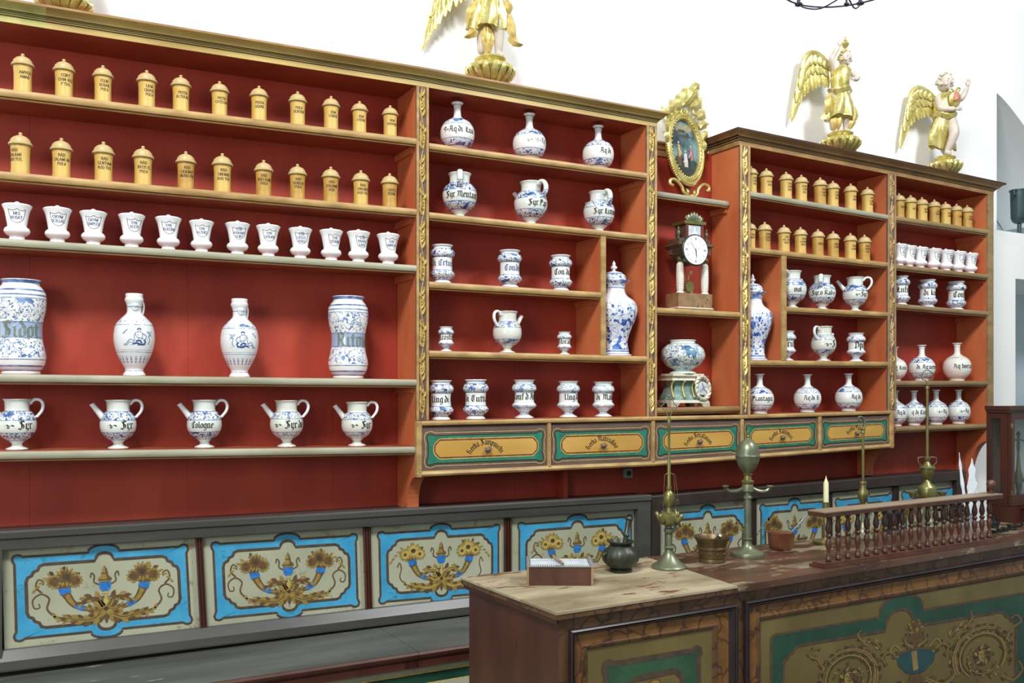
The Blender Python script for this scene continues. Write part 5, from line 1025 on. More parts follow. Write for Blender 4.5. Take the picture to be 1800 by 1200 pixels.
mb.add(vs, [(a*n+i, a*n+(i+1) % n, ((a+1) % 8)*n+(i+1) % n, ((a+1) % 8)*n+i) for a in range(8) for i in range(n)])
mb.build('frame', 'gilt_green', t, smooth='auto')
mb = MB()
for k in range(44):
    a = 2*PI*k/44; mb.ball((rx*.80*math.cos(a), -.013, cz+rz*.80*math.sin(a)), .0048, seg=7, rings=5)
for k in range(34):
    a = PI*.62+PI*.72*k/33; mb.ball((rx*1.02*math.cos(a), -.004, cz+rz*1.02*math.sin(a)), .006, seg=7, rings=5)
mb.build('beading', 'gilt_green', t, smooth=True)
mb = MB(); vs = ellp(rx, rz, .77, .004); mb.add(vs, [tuple(range(n))]); pc = mb.build('canvas', 'paint_sky', t)
P_ = Paint(lambda x, y_, l: (x*rx*.77, .0035-.0004*l, cz-y_*rz*.77), ['paint_cloud', 'paint_ground', 'p_brown', 'rose', 'p_yellow', 'teal', 'flesh', 'p_dark', 'sky_blue', 'engraving'])
P_.poly([(-.86, .35), (-.5, .28), (-.1, .36), (.3, .3), (.88, .42), (.75, .66), (.5, .86), (0, .99), (-.5, .86), (-.78, .62)], 'paint_ground', .2)
for ex, ey, a_, b_ in ((-.3, -.72, .3, .14), (.35, -.75, .3, .13), (-.55, -.5, .22, .1), (.1, -.45, .4, .06)): P_.ell(ex, ey, a_, b_, 'paint_cloud' if ey < -.6 else 'teal', .3)
for k in range(12): P_.ell(-.1+.4*math.cos(k), -.52+.1*math.sin(k*2.1), .12, .06, 'p_dark', .5+k*.02, 8)
for fx, fy, col, col2, h_ in ((-.42, .0, 'p_yellow', 'p_brown', .62), (.02, .28, 'engraving', 'flesh', .36), (.45, .08, 'rose', 'teal', .62)):
    P_.poly([(fx-.10, fy-.1), (fx+.10, fy-.1), (fx+.15, fy+h_*.5), (fx+.12, fy+h_), (fx-.14, fy+h_), (fx-.13, fy+h_*.5)], col2, 1)
    P_.poly([(fx-.08, fy-.12), (fx+.08, fy-.12), (fx+.12, fy+h_*.45), (fx-.06, fy+h_*.5)], col, 1.5)
    P_.ell(fx, fy-.19, .055, .045, 'flesh', 2, 10); P_.stroke([(fx, fy), (fx+(.2 if fx < 0 else -.2), fy+.22)], .045, 'flesh', 2)
P_.mb.build('painting', P_.mats, t, fix=False)
mb = MB(); w_ = S_
# crest of leaves at the top, right-leaning; side sprays; foot with two scrolls
top = cz+rz
for x, z, a, l, w, bd in ((.02, top+.05, .75, .15, .028, .5), (.05, top+.075, .35, .10, .026, 1.0), (.0, top+.03, 1.6, .12, .026, -.9), (.06, top+.03, .25, .11, .026, .9), (-.02, top, 2.2, .09, .024, -1.2), (.10, top-.02, .2, .08, .024, 1.3), (-.07, top-.03, 2.3, .08, .022, -1.2), (-.105, top-.07, 1.7, .08, .022, 1.0), (-.12, top-.13, 1.9, .07, .02, -.9), (.11, top-.08, 1.0, .08, .022, -1.1), (.125, top-.14, 1.3, .07, .02, -.9), (.13, top-.2, 1.35, .06, .016, .6), (-.13, top-.19, 1.75, .06, .016, .6), (.09, top+.13, 1.0, .07, .02, -.6)):
    leaf3(mb, (x, -.006, z), a, l, w, .011, bend=bd)
for cx_, cz_, r_, a_, s_ in ((-.035, top+.03, .034, 0, 1), (.085, top+.01, .03, 2, -1), (.03, top+.1, .028, 1, 1), (-.095, top-.05, .022, 1, -1), (.12, top-.06, .02, 3, 1), (.0, top-.005, .03, .5, -1)): scroll(mb, (cx_, -.010, cz_), r_, 1.1, .0085, 1, a0=a_, sg=s_)
mb.build('crest', 'gilt_green', t, smooth='auto')
mb = MB()
for s in (-1, 1):
    mb.tube(smoothpath([(s*.004, -.008, .012), (s*.03, -.01, .012), (s*.05, -.01, .03), (s*.06, -.01, .055), (s*.1, -.01, .085), (s*.135, -.01, .08), (s*.138, -.01, .058), (s*.12, -.01, .052)], 5), .009, 8)
    leaf3(mb, (s*.02, -.012, .012), PI/2 if s > 0 else PI/2, .035, .012, bend=-.7*s)
mb.ball((0, -.008, .010), .0102, sc=(1.5, .8, 1)); mb.build('foot_scrolls', 'gilt_green', t, smooth=True)
mb = MB(); mb.box(-.012, .012, .006, .04, 0, .06); mb.build('prop', 'wood_dark', t)

# mantel clock
y = YF+.085; X = WX(1211, y); z0 = zon('32', X); PX = (W(1211, 400, y).z-W(1211, 500, y).z)/100
t = thing('portico_clock', 'portico mantel clock with two ribbed white columns standing in the niche', 'clock', (X, y, z0+.0005), math.radians(-3))
hw = .115
mb = MB(); mb.box(-hw, hw, -.062, .062, 0, .006); mb.box(-hw+.004, hw-.004, -.058, .058, .006, .010, 1); mb.box(-hw+.008, hw-.008, -.055, .055, .010, .062); bs = mb.build('base', ['clock_wood', 'alabaster'], t)
for sx in (-1, 1):
    for sy in (-.9,):
        pf = [(.021, .0622), (.021, .066), (.017, .068), (.015, .074)]
        zz = .074; k_ = 15
        for i in range(k_): u = i/k_; rr = .0165+.0045*math.sin(PI*(.15+.75*u)); pf += [(rr, zz+.10*u), (rr*.93, zz+.10*(u+.5/k_))]
        pf += [(.012, .175), (.014, .177)]
        mb = MB(); mb.lathe(pf, 16, c=(sx*.078, sy*.033, 0)); mb.build('column', 'alabaster', t, smooth='auto')
        mb = MB(); mb.lathe([(.012, .1775), (.0185, .183), (.02, .190), (.015, .197), (.013, .2), (.019, .204), (.019, .2065)], 16, c=(sx*.078, sy*.033, 0)); mb.build('capital', 'brass', t, smooth='auto')
mb = MB()
for sx in (-1, 1): mb.box(sx*.078-.02, sx*.078+.02, -.055, .055, .207, .232)
mb.box(-.105, .105, -.058, .058, .232, .238); mb.box(-.112, .112, -.062, .062, .238, .246); mb.box(-.098, .098, -.05, .05, .246, .264)
mb.build('entablature', 'clock_wood2', t)
mb = MB()
for k in range(24): mb.box(-.1+k*.0084, -.1+k*.0084+.005, -.066, -.0622, .2385, .2455)
mb.build('dentils', 'clock_wood', t)
mb = MB(); mb.box(-.055, .055, -.045, .045, .264, .318); mb.box(-.068, .068, -.055, .055, .318, .330, 1); mb.build('attic', ['clock_wood2', 'brass'], t)
mb = MB(); mb.box(-.038, .038, -.0475, -.0452, .270, .314); pl = mb.build('scene_plate', 'engraving', t)
P_ = Paint(lambda x, y_, l: (x, -.0477-.0004*l, y_), ['dial', 'alabaster']); P_.poly([(-.02, .272), (.022, .272), (.02, .283), (.008, .29), (.004, .300), (-.006, .298), (-.006, .288), (-.018, .282)], 'dial', 1); P_.ell(.0, .302, .0045, .0055, 'dial', 1); P_.mb.build('print', P_.mats, pl, fix=False)
for s in (-1, 1):
    mb = MB()
    for k in range(7): mb.box(s*.047-.007, s*.047+.007, -.0505, -.0452, .268+k*.007, .2725+k*.007)
    mb.build('ribbed_block', 'red_apple', t)
    mb = MB(); mb.lathe([(.009, .264), (.010, .267), (.004, .271), (.009, .278), (.0105, .286), (.006, .293), (.009, .296), (.004, .300), (.0045, .304), (.001, .309)], 12, c=(s*.088, -.03, 0)); mb.build('urn_finial', 'brass_green', t, smooth='auto')
mb = MB()
for k in range(7):
    a = PI*(.12+.76*k/6); leaf3(mb, (.03*math.cos(a), -.045, .329), a, .036-.008*abs(k-3)/3, .011, bend=(.5 if k < 3 else -.5)*(k != 3), thick=.004)
for s in (-1, 1): scroll(mb, (s*.045, -.045, .338), .011, 1, .003, 1, a0=0 if s > 0 else PI, sg=s)
mb.build('cresting', 'brass_green', t, smooth='auto')
RY = Matrix.Rotation(PI/2, 3, 'X')
mb = MB(); mb.lathe([(.062, 0), (.064, .012), (.064, .085), (.070, .088), (.071, .096), (.066, .100), (.064, .099)], 36, ax=RY, c=(0, .02, .188)); mb.build('drum', 'clock_rim', t, smooth='auto')
mb = MB(); mb.lathe([(.0001, .0995), (.0645, .0995), (.0645, .0999), (.0001, .1003)], 36, ax=RY, c=(0, .02, .188), caps=False); dl = mb.build('dial', 'dial', t, fix=True)
P_ = Paint(lambda x, y_, l: (x, .02-.1003-.0004*l, .188+y_), ['ink'])
for k in range(12):
    a = PI/2-2*PI*k/12; r = .050
    for d_ in ([0] if k % 3 else [-.003, .0, .003]): P_.stroke([((r-.006)*math.cos(a)-d_*math.sin(a), (r-.006)*math.sin(a)+d_*math.cos(a)), ((r+.006)*math.cos(a)-d_*math.sin(a), (r+.006)*math.sin(a)+d_*math.cos(a))], .0014, 'ink', 1, 0)
P_.mb.build('numerals', P_.mats, dl, fix=False)
P_ = Paint(lambda x, y_, l: (x, .02-.1010-.0004*l, .188+y_), ['ink']); P_.stroke([(-.002, .008), (.004, -.036)], .0022, 'ink', 1, 0); P_.stroke([(.004, -.008), (-.030, .036)], .0016, 'ink', 1.5, 0); P_.stroke([(0, 0), (.003, -.026)], .0045, 'ink', 1, 0); P_.ell(0, 0, .003, .003, 'ink', 2); P_.mb.build('hands', P_.mats, dl, fix=False)
mb = MB(); mb.tube([(0, .0, .13), (0, .0, .10)], .003, 6); mb.lathe([(.0001, -.004), (.027, -.004), (.029, 0), (.027, .004), (.0001, .004)], 28, ax=RY, c=(-.005, -.01, .092), caps=False)
pn_ = mb.build('pendulum_bob', 'brass', t, smooth='auto')
mb = MB()
for s in (-1, 1): mb.tube(smoothpath([(s*.006-.005, .012, .066), (s*.03-.005, .012, .082), (s*.022-.005, .012, .105), (s*.01-.005, .012, .12), (s*.018-.005, .012, .142), (s*.03-.005, .012, .15), (s*.026-.005, .012, .135)], 4), .0035, 6)
leaf3(mb, (-.005, .01, .063), 2.6, .04, .008); leaf3(mb, (-.005, .01, .063), .5, .04, .008, bend=-.5); mb.build('lyre', 'gilt', t, smooth=True)

for ch in list(t.children)+[g for c_ in t.children for g in c_.children]:
    nm = ch.name.split('.')[0]
    for v in ch.data.vertices:
        if nm in ('drum', 'dial', 'numerals') or (nm == 'hands'): v.co.x = v.co.x*1.14-.026; v.co.z = (v.co.z-.188)*1.14+.302; v.co.y -= .012 if nm != 'drum' else (0 if v.co.y > -.02 else .012)
        elif nm == 'pendulum_bob': v.co.z += .034
        else: v.co.z *= 1.385
# round polychrome bowl on its rococo bracket stand
y = YF+.085; X = WX(1199, y); z0 = zon('33', X); zt_ = W(1199, 657, y).z
t = thing('bracket_stand', 'low bombe stand in blue-green and silver gilt under the round bowl', 'stand', (X, y, z0+.0003), math.radians(-4))
hs = (zt_-z0); k = hs/.17
def prism(mb, w0, d0, z0_, w1, d1, z1_, m=0): mb.hexa([(-w0, -d0, z0_), (w0, -d0, z0_), (w0, d0, z0_), (-w0, d0, z0_), (-w1, -d1, z1_), (w1, -d1, z1_), (w1, d1, z1_), (-w1, d1, z1_)], m)
mb = MB()
for a_, b_ in zip([(.020, .105, .066), (.045, .100, .062), (.075, .086, .05), (.105, .078, .046), (.135, .088, .052)][:-1], [(.045, .100, .062), (.075, .086, .05), (.105, .078, .046), (.135, .088, .052)]): prism(mb, a_[1], a_[2], a_[0]*k, b_[1], b_[2], b_[0]*k)
mb.build('body', 'sea', t)
mb = MB(); prism(mb, .112, .072, .135*k, .106, .066, .145*k); prism(mb, .104, .064, .145*k, .115, .073, .158*k); prism(mb, .098, .06, .158*k, .094, .056, .17*k); prism(mb, .118, .076, .020*k, .112, .07, .034*k); mb.build('mouldings', 'silver', t)
for sx in (-1, 1):
    for sy in (-1, 1): mb = MB(); mb.hexa([(sx*.10-.02, sy*.058-.016, 0), (sx*.10+.02, sy*.058-.016, 0), (sx*.10+.02, sy*.058+.016, 0), (sx*.10-.02, sy*.058+.016, 0), (sx*.092-.027, sy*.056-.02, .021*k), (sx*.092+.027, sy*.056-.02, .021*k), (sx*.092+.027, sy*.056+.02, .021*k), (sx*.092-.027, sy*.056+.02, .021*k)]); mb.build('foot', 'silver', t)
mb = MB()
for x in (-.098, -.03, .03):
    mb.tube(smoothpath([(x, -.068, .135*k), (x-.004, -.054, .11*k), (x-.004, -.056, .08*k), (x, -.068, .045*k)], 4), .0065, 6)
mb.build('ribs', 'gilt_green', t, smooth=True)
mb = MB(); cx_, cz_ = .075, .095*k
for q_ in range(14):
    a = 2*PI*q_/14; leaf3(mb, (cx_+.034*math.cos(a), -.075, cz_+.05*math.sin(a)), a+1.1, .036, .009, bend=.8, thick=.004)
mb.tube([(cx_+.038*math.cos(2*PI*i/24), -.073, cz_+.052*math.sin(2*PI*i/24)) for i in range(24)], .006, 6, close=True)
scroll(mb, (cx_-.02, -.075, cz_+.05), .02, 1, .004, 1, a0=1); scroll(mb, (cx_+.03, -.075, cz_-.045), .018, 1, .004, 1, a0=3, sg=-1)
mb.build('cartouche', 'silver', t, smooth='auto')
mb = MB(); mb.lathe([(.0001, 0), (.036, 0), (.034, .006), (.0001, .009)], 20, ax=RY, c=(cx_, -.068, cz_), caps=False); cf = mb.build('clock_face', 'engraving', t)
P_ = Paint(lambda x, y_, l: (cx_+x, -.0775-.0004*l, cz_+y_), ['ink_blue', 'ink']); P_.stroke([(-.006, .028), (.004, -.004), (.024, -.02)], .003, 'ink', 1, 0); P_.stroke([(-.02, -.018), (.018, .012)], .002, 'ink_blue', 1, 0); P_.mb.build('hands', P_.mats, cf, fix=False)
Hb = W(1200, 598, y).z-zt_; kb = Hb/.15
t = thing('round_bowl', 'squat round polychrome faience bowl standing on the bracket stand', 'bowl', (X+.004, y, zt_+.0005), 0, None, kb)
mb = MB(); mb.lathe(seg_prof([(.058, 0), (.059, .005), (.046, .012), (.045, .02), (.072, .035), (.094, .062), (.099, .085), (.09, .112), (.068, .131), (.056, .136), (.055, .143), (.060, .149), (.057, .15), (.05, .145), (.05, .12)], 3), 40); mb.build('body', 'z_bowl', t, smooth=True)

# ------------------------------------------------------------------ gilded angels on the cornice
def skin_body(name, parent, verts, edges, radii, m, root=0, sub=2):
    me = bpy.data.meshes.new(name); me.from_pydata(verts, edges, []); o = bpy.data.objects.new(name, me); C.objects.link(o); o.parent = parent; me.materials.append(M[m])
    sk = o.modifiers.new('skin', 'SKIN'); sk.use_smooth_shade = True
    for i, r in enumerate(radii):
        s = me.skin_vertices[0].data[i]; s.radius = (r, r) if not isinstance(r, tuple) else r; s.use_root = (i == root)
    sb = o.modifiers.new('subdivision', 'SUBSURF'); sb.levels = sub; sb.render_levels = sub
    return o
def cloth(parent, rows, folds, amp, m, name='drapery', seg=40, ph=0.0):
    """hanging cloth: rows of (z, cx, cy, rx, ry), fluted with folds"""
    mb = MB(); vs = []; n = len(rows)
    for i, (z, cx, cy, rx, ry) in enumerate(rows):
        t = i/(n-1)
        for k in range(seg):
            a = 2*PI*k/seg; f = 1+amp*t*math.sin(folds*a+ph+1.5*t)+amp*.4*t*math.sin(folds*1.7*a+1)
            vs.append((cx+rx*f*math.cos(a), cy+ry*f*math.sin(a), z+.012*t*math.sin(folds*a*.5+ph)))
    fs = [(i*seg+k, i*seg+(k+1) % seg, (i+1)*seg+(k+1) % seg, (i+1)*seg+k) for i in range(n-1) for k in range(seg)]+[tuple(range(seg)), tuple(reversed(range((n-1)*seg, n*seg)))]
    mb.add(vs, fs); return mb.build(name, m, parent, smooth='auto')
def wing(parent, root, up, length, side=-1, k=1.0):
    """a wing of three overlapping tiers of feathers, hanging down from a raised shoulder"""
    mb = MB(); rx, ry, rz_0 = root
    arch = smoothpath([(rx, ry, rz_0), (rx+side*.05*k, ry+.01, rz_0+.035*k+up), (rx+side*.105*k, ry+.015, rz_0+.05*k+up), (rx+side*.135*k, ry+.02, rz_0+.01*k+up), (rx+side*.14*k, ry+.02, rz_0-.05*k+up)], 5)
    mb.tube(arch, [.010*k+.006*k*math.sin(PI*i/(len(arch)-1)) for i in range(len(arch))], 8)
    def feather(p, a, l, w, th, yo):
        vs = []; n = 6
        for i in range(n):
            t = i/(n-1); cx, cz = p[0]+l*t*math.cos(a), p[2]+l*t*math.sin(a); ww = w*(1 if t < .75 else 1-(t-.75)*3)*(.6+.4*min(1, t*3))
            vs += [(cx-math.sin(a)*ww, p[1]+yo+.001, cz+math.cos(a)*ww), (cx, p[1]+yo-th, cz), (cx+math.sin(a)*ww, p[1]+yo+.001, cz-math.cos(a)*ww), (cx, p[1]+yo+th*.6, cz)]
        mb.add(vs, [(4*i+j, 4*i+(j+1) % 4, 4*i+4+(j+1) % 4, 4*i+4+j) for i in range(n-1) for j in range(4)]+[(3, 2, 1, 0), (4*n-4, 4*n-3, 4*n-2, 4*n-1)])
    m_ = len(arch)
    for tier, (cnt, l0, w, yo) in enumerate(((12, length, .0165, .006), (10, length*.6, .017, -.002), (9, length*.34, .015, -.010))):
        for q in range(cnt):
            t = q/(cnt-1); p = arch[min(m_-1, int((.22+.76*t)*(m_-1)))]; a = math.radians(-92 if side < 0 else -88)-side*math.radians(18*(1-t))*-1
            a = math.radians(-90)+side*math.radians(-14+26*(1-t))*-1
            feather(p, a, l0*k*(.55+.45*t), w*k, .004, yo)
    return mb.build('wing', 'gilt_green', parent, smooth='auto')
def head(parent, c, r, m='flesh', look=0.0, curls='gilt_green', bow=0.0):
    R_ = rotz(look)@Matrix.Rotation(bow, 3, 'X')
    mb = MB(); mb.ball((0, 0, 0), r, seg=20, rings=14, sc=(.84, .95, 1.1)); mb.ball((0, -r*.35, -r*.5), r*.55, seg=12, rings=8, sc=(.95, 1, .8))
    mb.tube([(0, -r*.9, r*.18), (0, -r*1.16, -r*.14), (0, -r*.95, -r*.2)], [r*.09, r*.15, r*.12], 8)
    mb.ball((0, -r*.86, -r*.48), r*.16, sc=(1.5, .6, .5)); mb.ball((0, -r*.78, -r*.8), r*.2, sc=(1, .8, .8))
    for s in (-1, 1):
        mb.ball((s*r*.33, -r*.80, r*.1), r*.15, sc=(1.2, .6, .8)); mb.ball((s*r*.33, -r*.86, r*.30), r*.11, sc=(1.9, .5, .4)); mb.ball((s*r*.45, -r*.62, -r*.3), r*.28, sc=(1, .8, .9)); mb.ball((s*r*.84, .0, 0), r*.18, sc=(.5, .8, 1.2))
    mb.v = [tuple(R_@Vector(v)+Vector(c)) for v in mb.v]; h = mb.build('head', m, parent, smooth=True)
    mb = MB(); rr = random.Random(2)
    for q in range(42):
        a = rr.uniform(-.3, PI+.3); e = rr.uniform(-.35, 1.35); x, y_, z = math.cos(a)*math.cos(e), math.sin(a)*math.cos(e)-.12, math.sin(e)
        if y_ < -.25 and z < .62: continue
        mb.ball((x*r*.92, y_*r*1.0, z*r*1.12+r*.05), r*rr.uniform(.2, .3), seg=8, rings=6, sc=(1, 1, .8))
    mb.v = [tuple(R_@Vector(v)+Vector(c)) for v in mb.v]; mb.build('hair', curls, h, smooth=True)
def hand(parent, wrist, d, s, m='flesh', curl=.3, spread=.35, nrm=(0, -1, 0)):
    """palm with four fingers and a thumb; d = direction of the fingers"""
    d = Vector(d).normalized(); n = Vector(nrm); a = d.cross(n).normalized(); n = a.cross(d).normalized(); w = Vector(wrist)
    mb = MB(); mb.tube([w-d*s*.15, w+d*s*.2, w+d*s*.5], [s*.17, s*.24, s*.24], 10, flat=.55)
    for i, (o_, l) in enumerate(((-.17, .42), (-.06, .5), (.05, .47), (.16, .36))):
        b0 = w+d*s*.46+a*(o_*s*1.15); dd = (d+a*(o_*spread*2)).normalized(); p1 = b0+dd*l*s*.5; p2 = p1+(dd*(1-curl)+n*curl*-1).normalized()*l*s*.5
        mb.tube([b0, p1, p2], [s*.065, s*.058, s*.042], 6)
    b0 = w+d*s*.14-a*s*.2; mb.tube([b0, b0+(d*.6-a).normalized()*s*.22, b0+(d*1.1-a*.9).normalized()*s*.42], [s*.075, s*.07, s*.045], 6)
    return mb.build('hand', m, parent, smooth=True)
def pedestal(parent, H, R_):
    mb = MB(); mb.lathe([(R_*.30, 0), (R_*.42, H*.02), (R_*.5, H*.10), (R_*.45, H*.2), (R_*.62, H*.3), (R_*.92, H*.45), (R_*1.0, H*.58), (R_*.93, H*.72), (R_*.72, H*.80), (R_*.60, H*.84), (R_*.70, H*.90), (R_*.72, H*.95), (R_*.64, H)], 60, rf=lambda a, z: 1+.075*abs(math.sin(9*a+z*20))*(1 if .2*H < z < .8*H else .1))
    p = mb.build('pedestal', 'gilt_green', parent, smooth='auto')
    mb = MB()
    for q in range(16):
        a = 2*PI*q/16; vs = []; n = 6
        for i in range(n):
            t = i/(n-1); rr = R_*(.5+.55*math.sin(PI*.6*t)+.05); z = H*(.12+.55*t); ww = R_*.17*math.sin(PI*(.15+.8*t))
            for s, o_ in ((-1, 0), (0, R_*.09), (1, 0)): vs.append(((rr+o_)*math.cos(a)-s*ww*math.sin(a), (rr+o_)*math.sin(a)+s*ww*math.cos(a), z))
        mb.add(vs, [(3*i+j, 3*i+j+1, 3*i+3+j+1, 3*i+3+j) for i in range(n-1) for j in (0, 1)])
    for s in (-1, 1): scroll(mb, (s*R_*.62, -R_*.25, H*.2), R_*.2, 1, R_*.07, 1, a0=0 if s > 0 else PI, sg=s)
    mb.build('gadroon_leaves', 'gilt_green', p, smooth='auto', fix=False)
YA = 3.665
def zcorn(px):   # top of the cornice at a picture column
    A, B = (c0, c1) if px < 742 else (c1, c2)
    if px > 1250: A, B = (d0, d1) if px < 1565 else (d1, d2)
    x = WX(px, YA); k = (x-A.x)/(B.x-A.x); return A.z+(B.z-A.z)*k+(.066 if px < 1250 else .074)
def angel_base(px, pytop_ped, label, pose, k=1.0, R_=.095, turn=0.0, name='angel_figure'):
    X = WX(px, YA); z = zcorn(px)+.0003; H = W(px, pytop_ped, YA).z-z
    t = thing(name, label, 'statue', (X, YA, z), turn)
    pedestal(t, H, R_)
    return t, H
def enlarge(t, H, k):
    for c in [q for q in t.children if not q.name.startswith('pedestal')]:
        for o in [c]+list(c.children):
            for v in o.data.vertices: v.co = (v.co.x*k, v.co.y*k, H+(v.co.z-H)*k)
            if o.name.startswith('body'):
                for s in o.data.skin_vertices[0].data: s.radius = (s.radius[0]*k, s.radius[1]*k)
# 1: only its base shows, above the left part of the cornice
t, H = angel_base(112, -14, 'gilded figure on a leafy base cut off by the top edge, far left', 0, R_=.085)
skin_body('body', t, [(0, 0, H+.30), (0, 0, H+.40), (0, 0, H+.45), (.03, 0, H+.27), (.035, -.01, H+.15), (.03, 0, H+.01), (-.03, 0, H+.27), (-.035, .01, H+.15), (-.03, .0, H+.01)], [(0, 1), (1, 2), (0, 3), (3, 4), (4, 5), (0, 6), (6, 7), (7, 8)], [.045, .05, .025, .035, .026, .016, .035, .026, .016], 'flesh')
cloth(t, [(H+.40, 0, 0, .05, .04), (H+.30, 0, 0, .055, .045), (H+.2, 0, 0, .08, .06), (H+.12, 0, 0, .10, .07)], 7, .14, 'gilt_green'); wing(t, (-.03, .02, H+.40), .02, .26); head(t, (0, -.01, H+.49), .038)
# 2: seen from the waist down
t, H = angel_base(862, 103, 'gilded angel at the top edge, seen from the chest down beside the second bay', 0, R_=.10, turn=-.28)
skin_body('body', t, [(0, 0, H+.30), (.005, 0, H+.40), (.0, 0, H+.47), (.032, 0, H+.27), (.036, -.018, H+.15), (.038, .0, H+.015), (-.035, .0, H+.27), (-.04, .01, H+.15), (-.04, .01, H+.015), (.05, -.035, H+.008), (.06, 0, H+.43), (.11, -.02, H+.36), (-.06, 0, H+.43), (-.1, 0, H+.5)],
          [(0, 1), (1, 2), (0, 3), (3, 4), (4, 5), (5, 9), (0, 6), (6, 7), (7, 8), (1, 10), (10, 11), (1, 12), (12, 13)], [.05, .052, .026, .042, .031, .018, .04, .028, .018, .014, .024, .017, .024, .017], 'flesh')
cloth(t, [(H+.46, 0, 0, .048, .04), (H+.38, .005, 0, .058, .05), (H+.31, 0, 0, .056, .046), (H+.30, 0, 0, .068, .055), (H+.285, 0, 0, .052, .045)], 5, .08, 'gilt_green', 'tunic')
cloth(t, [(H+.29, 0, 0, .054, .046), (H+.24, -.002, 0, .07, .056), (H+.19, -.006, .0, .082, .06), (H+.13, -.012, .004, .086, .058)], 9, .2, 'gilt_green', 'skirt')
mb = MB()
for x, z, a, l, w, bd in ((-.06, H+.25, -2.2, .13, .022, .5), (-.07, H+.13, -1.7, .07, .02, -1.4), (.075, H+.22, -1.5, .16, .022, .4), (.085, H+.1, -1.2, .07, .018, 1.5), (-.02, H+.16, -1.5, .16, .026, -.1), (.0, H+.13, -1.75, .13, .018, .2), (-.035, H+.17, -1.5, .15, .02, .1), (.075, H+.27, -1.2, .08, .016, -.8)): leaf3(mb, (x, -.01, z), a, l, w, .012, bd)
mb.build('flying_drapery', 'gilt', t, smooth='auto'); wing(t, (-.05, .03, H+.40), .06, .34, k=1.15); head(t, (0, -.015, H+.515), .042); hand(t, (.112, -.022, H+.355), (.6, -.3, -.4), .04)
# 3: raised arm holding a small urn above the head
t, H = angel_base(1477, 234, 'gilded angel lifting a small cup above its head, left one of the right-hand pair', 0, R_=.10, turn=-.28)
skin_body('body', t, [(0, 0, H+.22), (.004, 0, H+.30), (.012, 0, H+.355), (.028, 0, H+.20), (.03, -.02, H+.11), (.028, -.005, H+.012), (-.03, .0, H+.20), (-.036, .01, H+.11), (-.04, .01, H+.012), (.055, -.004, H+.335), (.085, -.035, H+.285), (.045, -.06, H+.27), (-.03, -.002, H+.34), (-.062, -.01, H+.385), (-.02, -.02, H+.455), (.036, -.03, H+.004)],
          [(0, 1), (1, 2), (0, 3), (3, 4), (4, 5), (5, 15), (0, 6), (6, 7), (7, 8), (1, 9), (9, 10), (10, 11), (1, 12), (12, 13), (13, 14)], [.042, .046, .022, .034, .026, .015, .034, .025, .015, .021, .017, .013, .022, .018, .012, .012], 'flesh')
cloth(t, [(H+.355, .008, 0, .034, .032), (H+.33, .006, 0, .055, .046), (H+.28, .0, 0, .052, .046), (H+.235, 0, 0, .046, .042), (H+.228, -.003, 0, .064, .055), (H+.205, -.003, 0, .05, .045)], 5, .07, 'gilt_green', 'tunic', ph=1)
cloth(t, [(H+.21, 0, 0, .048, .042), (H+.16, .0, 0, .068, .055), (H+.11, -.004, 0, .082, .062), (H+.075, -.01, 0, .088, .06)], 6, .18, 'gilt_green', 'skirt', ph=.6)
mb = MB()
for x, z, a, l, w, bd in ((-.045, H+.1, -1.7, .10, .024, .2), (-.02, H+.11, -1.6, .10, .018, 0), (.055, H+.15, -1.2, .12, .022, -.9), (.06, H+.1, -1.7, .09, .02, -.2), (-.07, H+.2, -2.0, .11, .02, .4)): leaf3(mb, (x, -.015, z), a, l, w, .012, bd)
mb.build('flying_drapery', 'gilt', t, smooth='auto'); wing(t, (-.035, .02, H+.335), .03, .235, k=1.15); head(t, (.02, -.014, H+.392), .037, look=.25, bow=.1)
hand(t, (-.018, -.02, H+.456), (.35, 0, 1), .042); hand(t, (.045, -.06, H+.27), (-1, -.2, .1), .036)
mb = MB(); mb.lathe([(.010, 0), (.011, .004), (.005, .01), (.016, .022), (.021, .034), (.014, .044), (.009, .047), (.011, .052), (.005, .058), (.004, .066), (.006, .07), (.001, .075)], 16, c=(.018, -.018, H+.434)); mb.build('raised_cup', 'gilt_green', t, smooth='auto')
enlarge(t, H, 1.08)
# 4: left hand raised, right arm holding a heart-shaped shield
t, H = angel_base(1661, 276, 'gilded cherub waving one hand and holding a shield with red, furthest right', 0, R_=.088, turn=-.28)
skin_body('body', t, [(0, 0, H+.20), (.004, 0, H+.28), (.006, 0, H+.335), (.024, -.01, H+.19), (.02, -.052, H+.115), (-.012, -.028, H+.012), (-.024, .01, H+.19), (-.02, .022, H+.10), (.03, .02, H+.012), (.052, -.004, H+.31), (.088, -.016, H+.305), (.122, -.02, H+.375), (-.044, -.006, H+.30), (-.052, -.03, H+.24), (.015, -.066, H+.235), (-.012, -.058, H+.006)],
          [(0, 1), (1, 2), (0, 3), (3, 4), (4, 5), (5, 15), (0, 6), (6, 7), (7, 8), (1, 9), (9, 10), (10, 11), (1, 12), (12, 13), (13, 14)], [.045, .05, .022, .036, .028, .016, .034, .025, .015, .021, .018, .012, .022, .019, .013, .012], 'flesh')
cloth(t, [(H+.335, .004, 0, .036, .034), (H+.31, .002, 0, .056, .046), (H+.27, .0, 0, .058, .052), (H+.225, .0, 0, .058, .05), (H+.218, 0, 0, .066, .056), (H+.20, 0, 0, .054, .048)], 5, .06, 'gilt_green', 'tunic')
cloth(t, [(H+.205, 0, .004, .054, .046), (H+.16, -.004, .01, .066, .046), (H+.10, -.004, .018, .07, .042), (H+.05, -.002, .022, .072, .036)], 7, .18, 'gilt_green', 'skirt', ph=2)
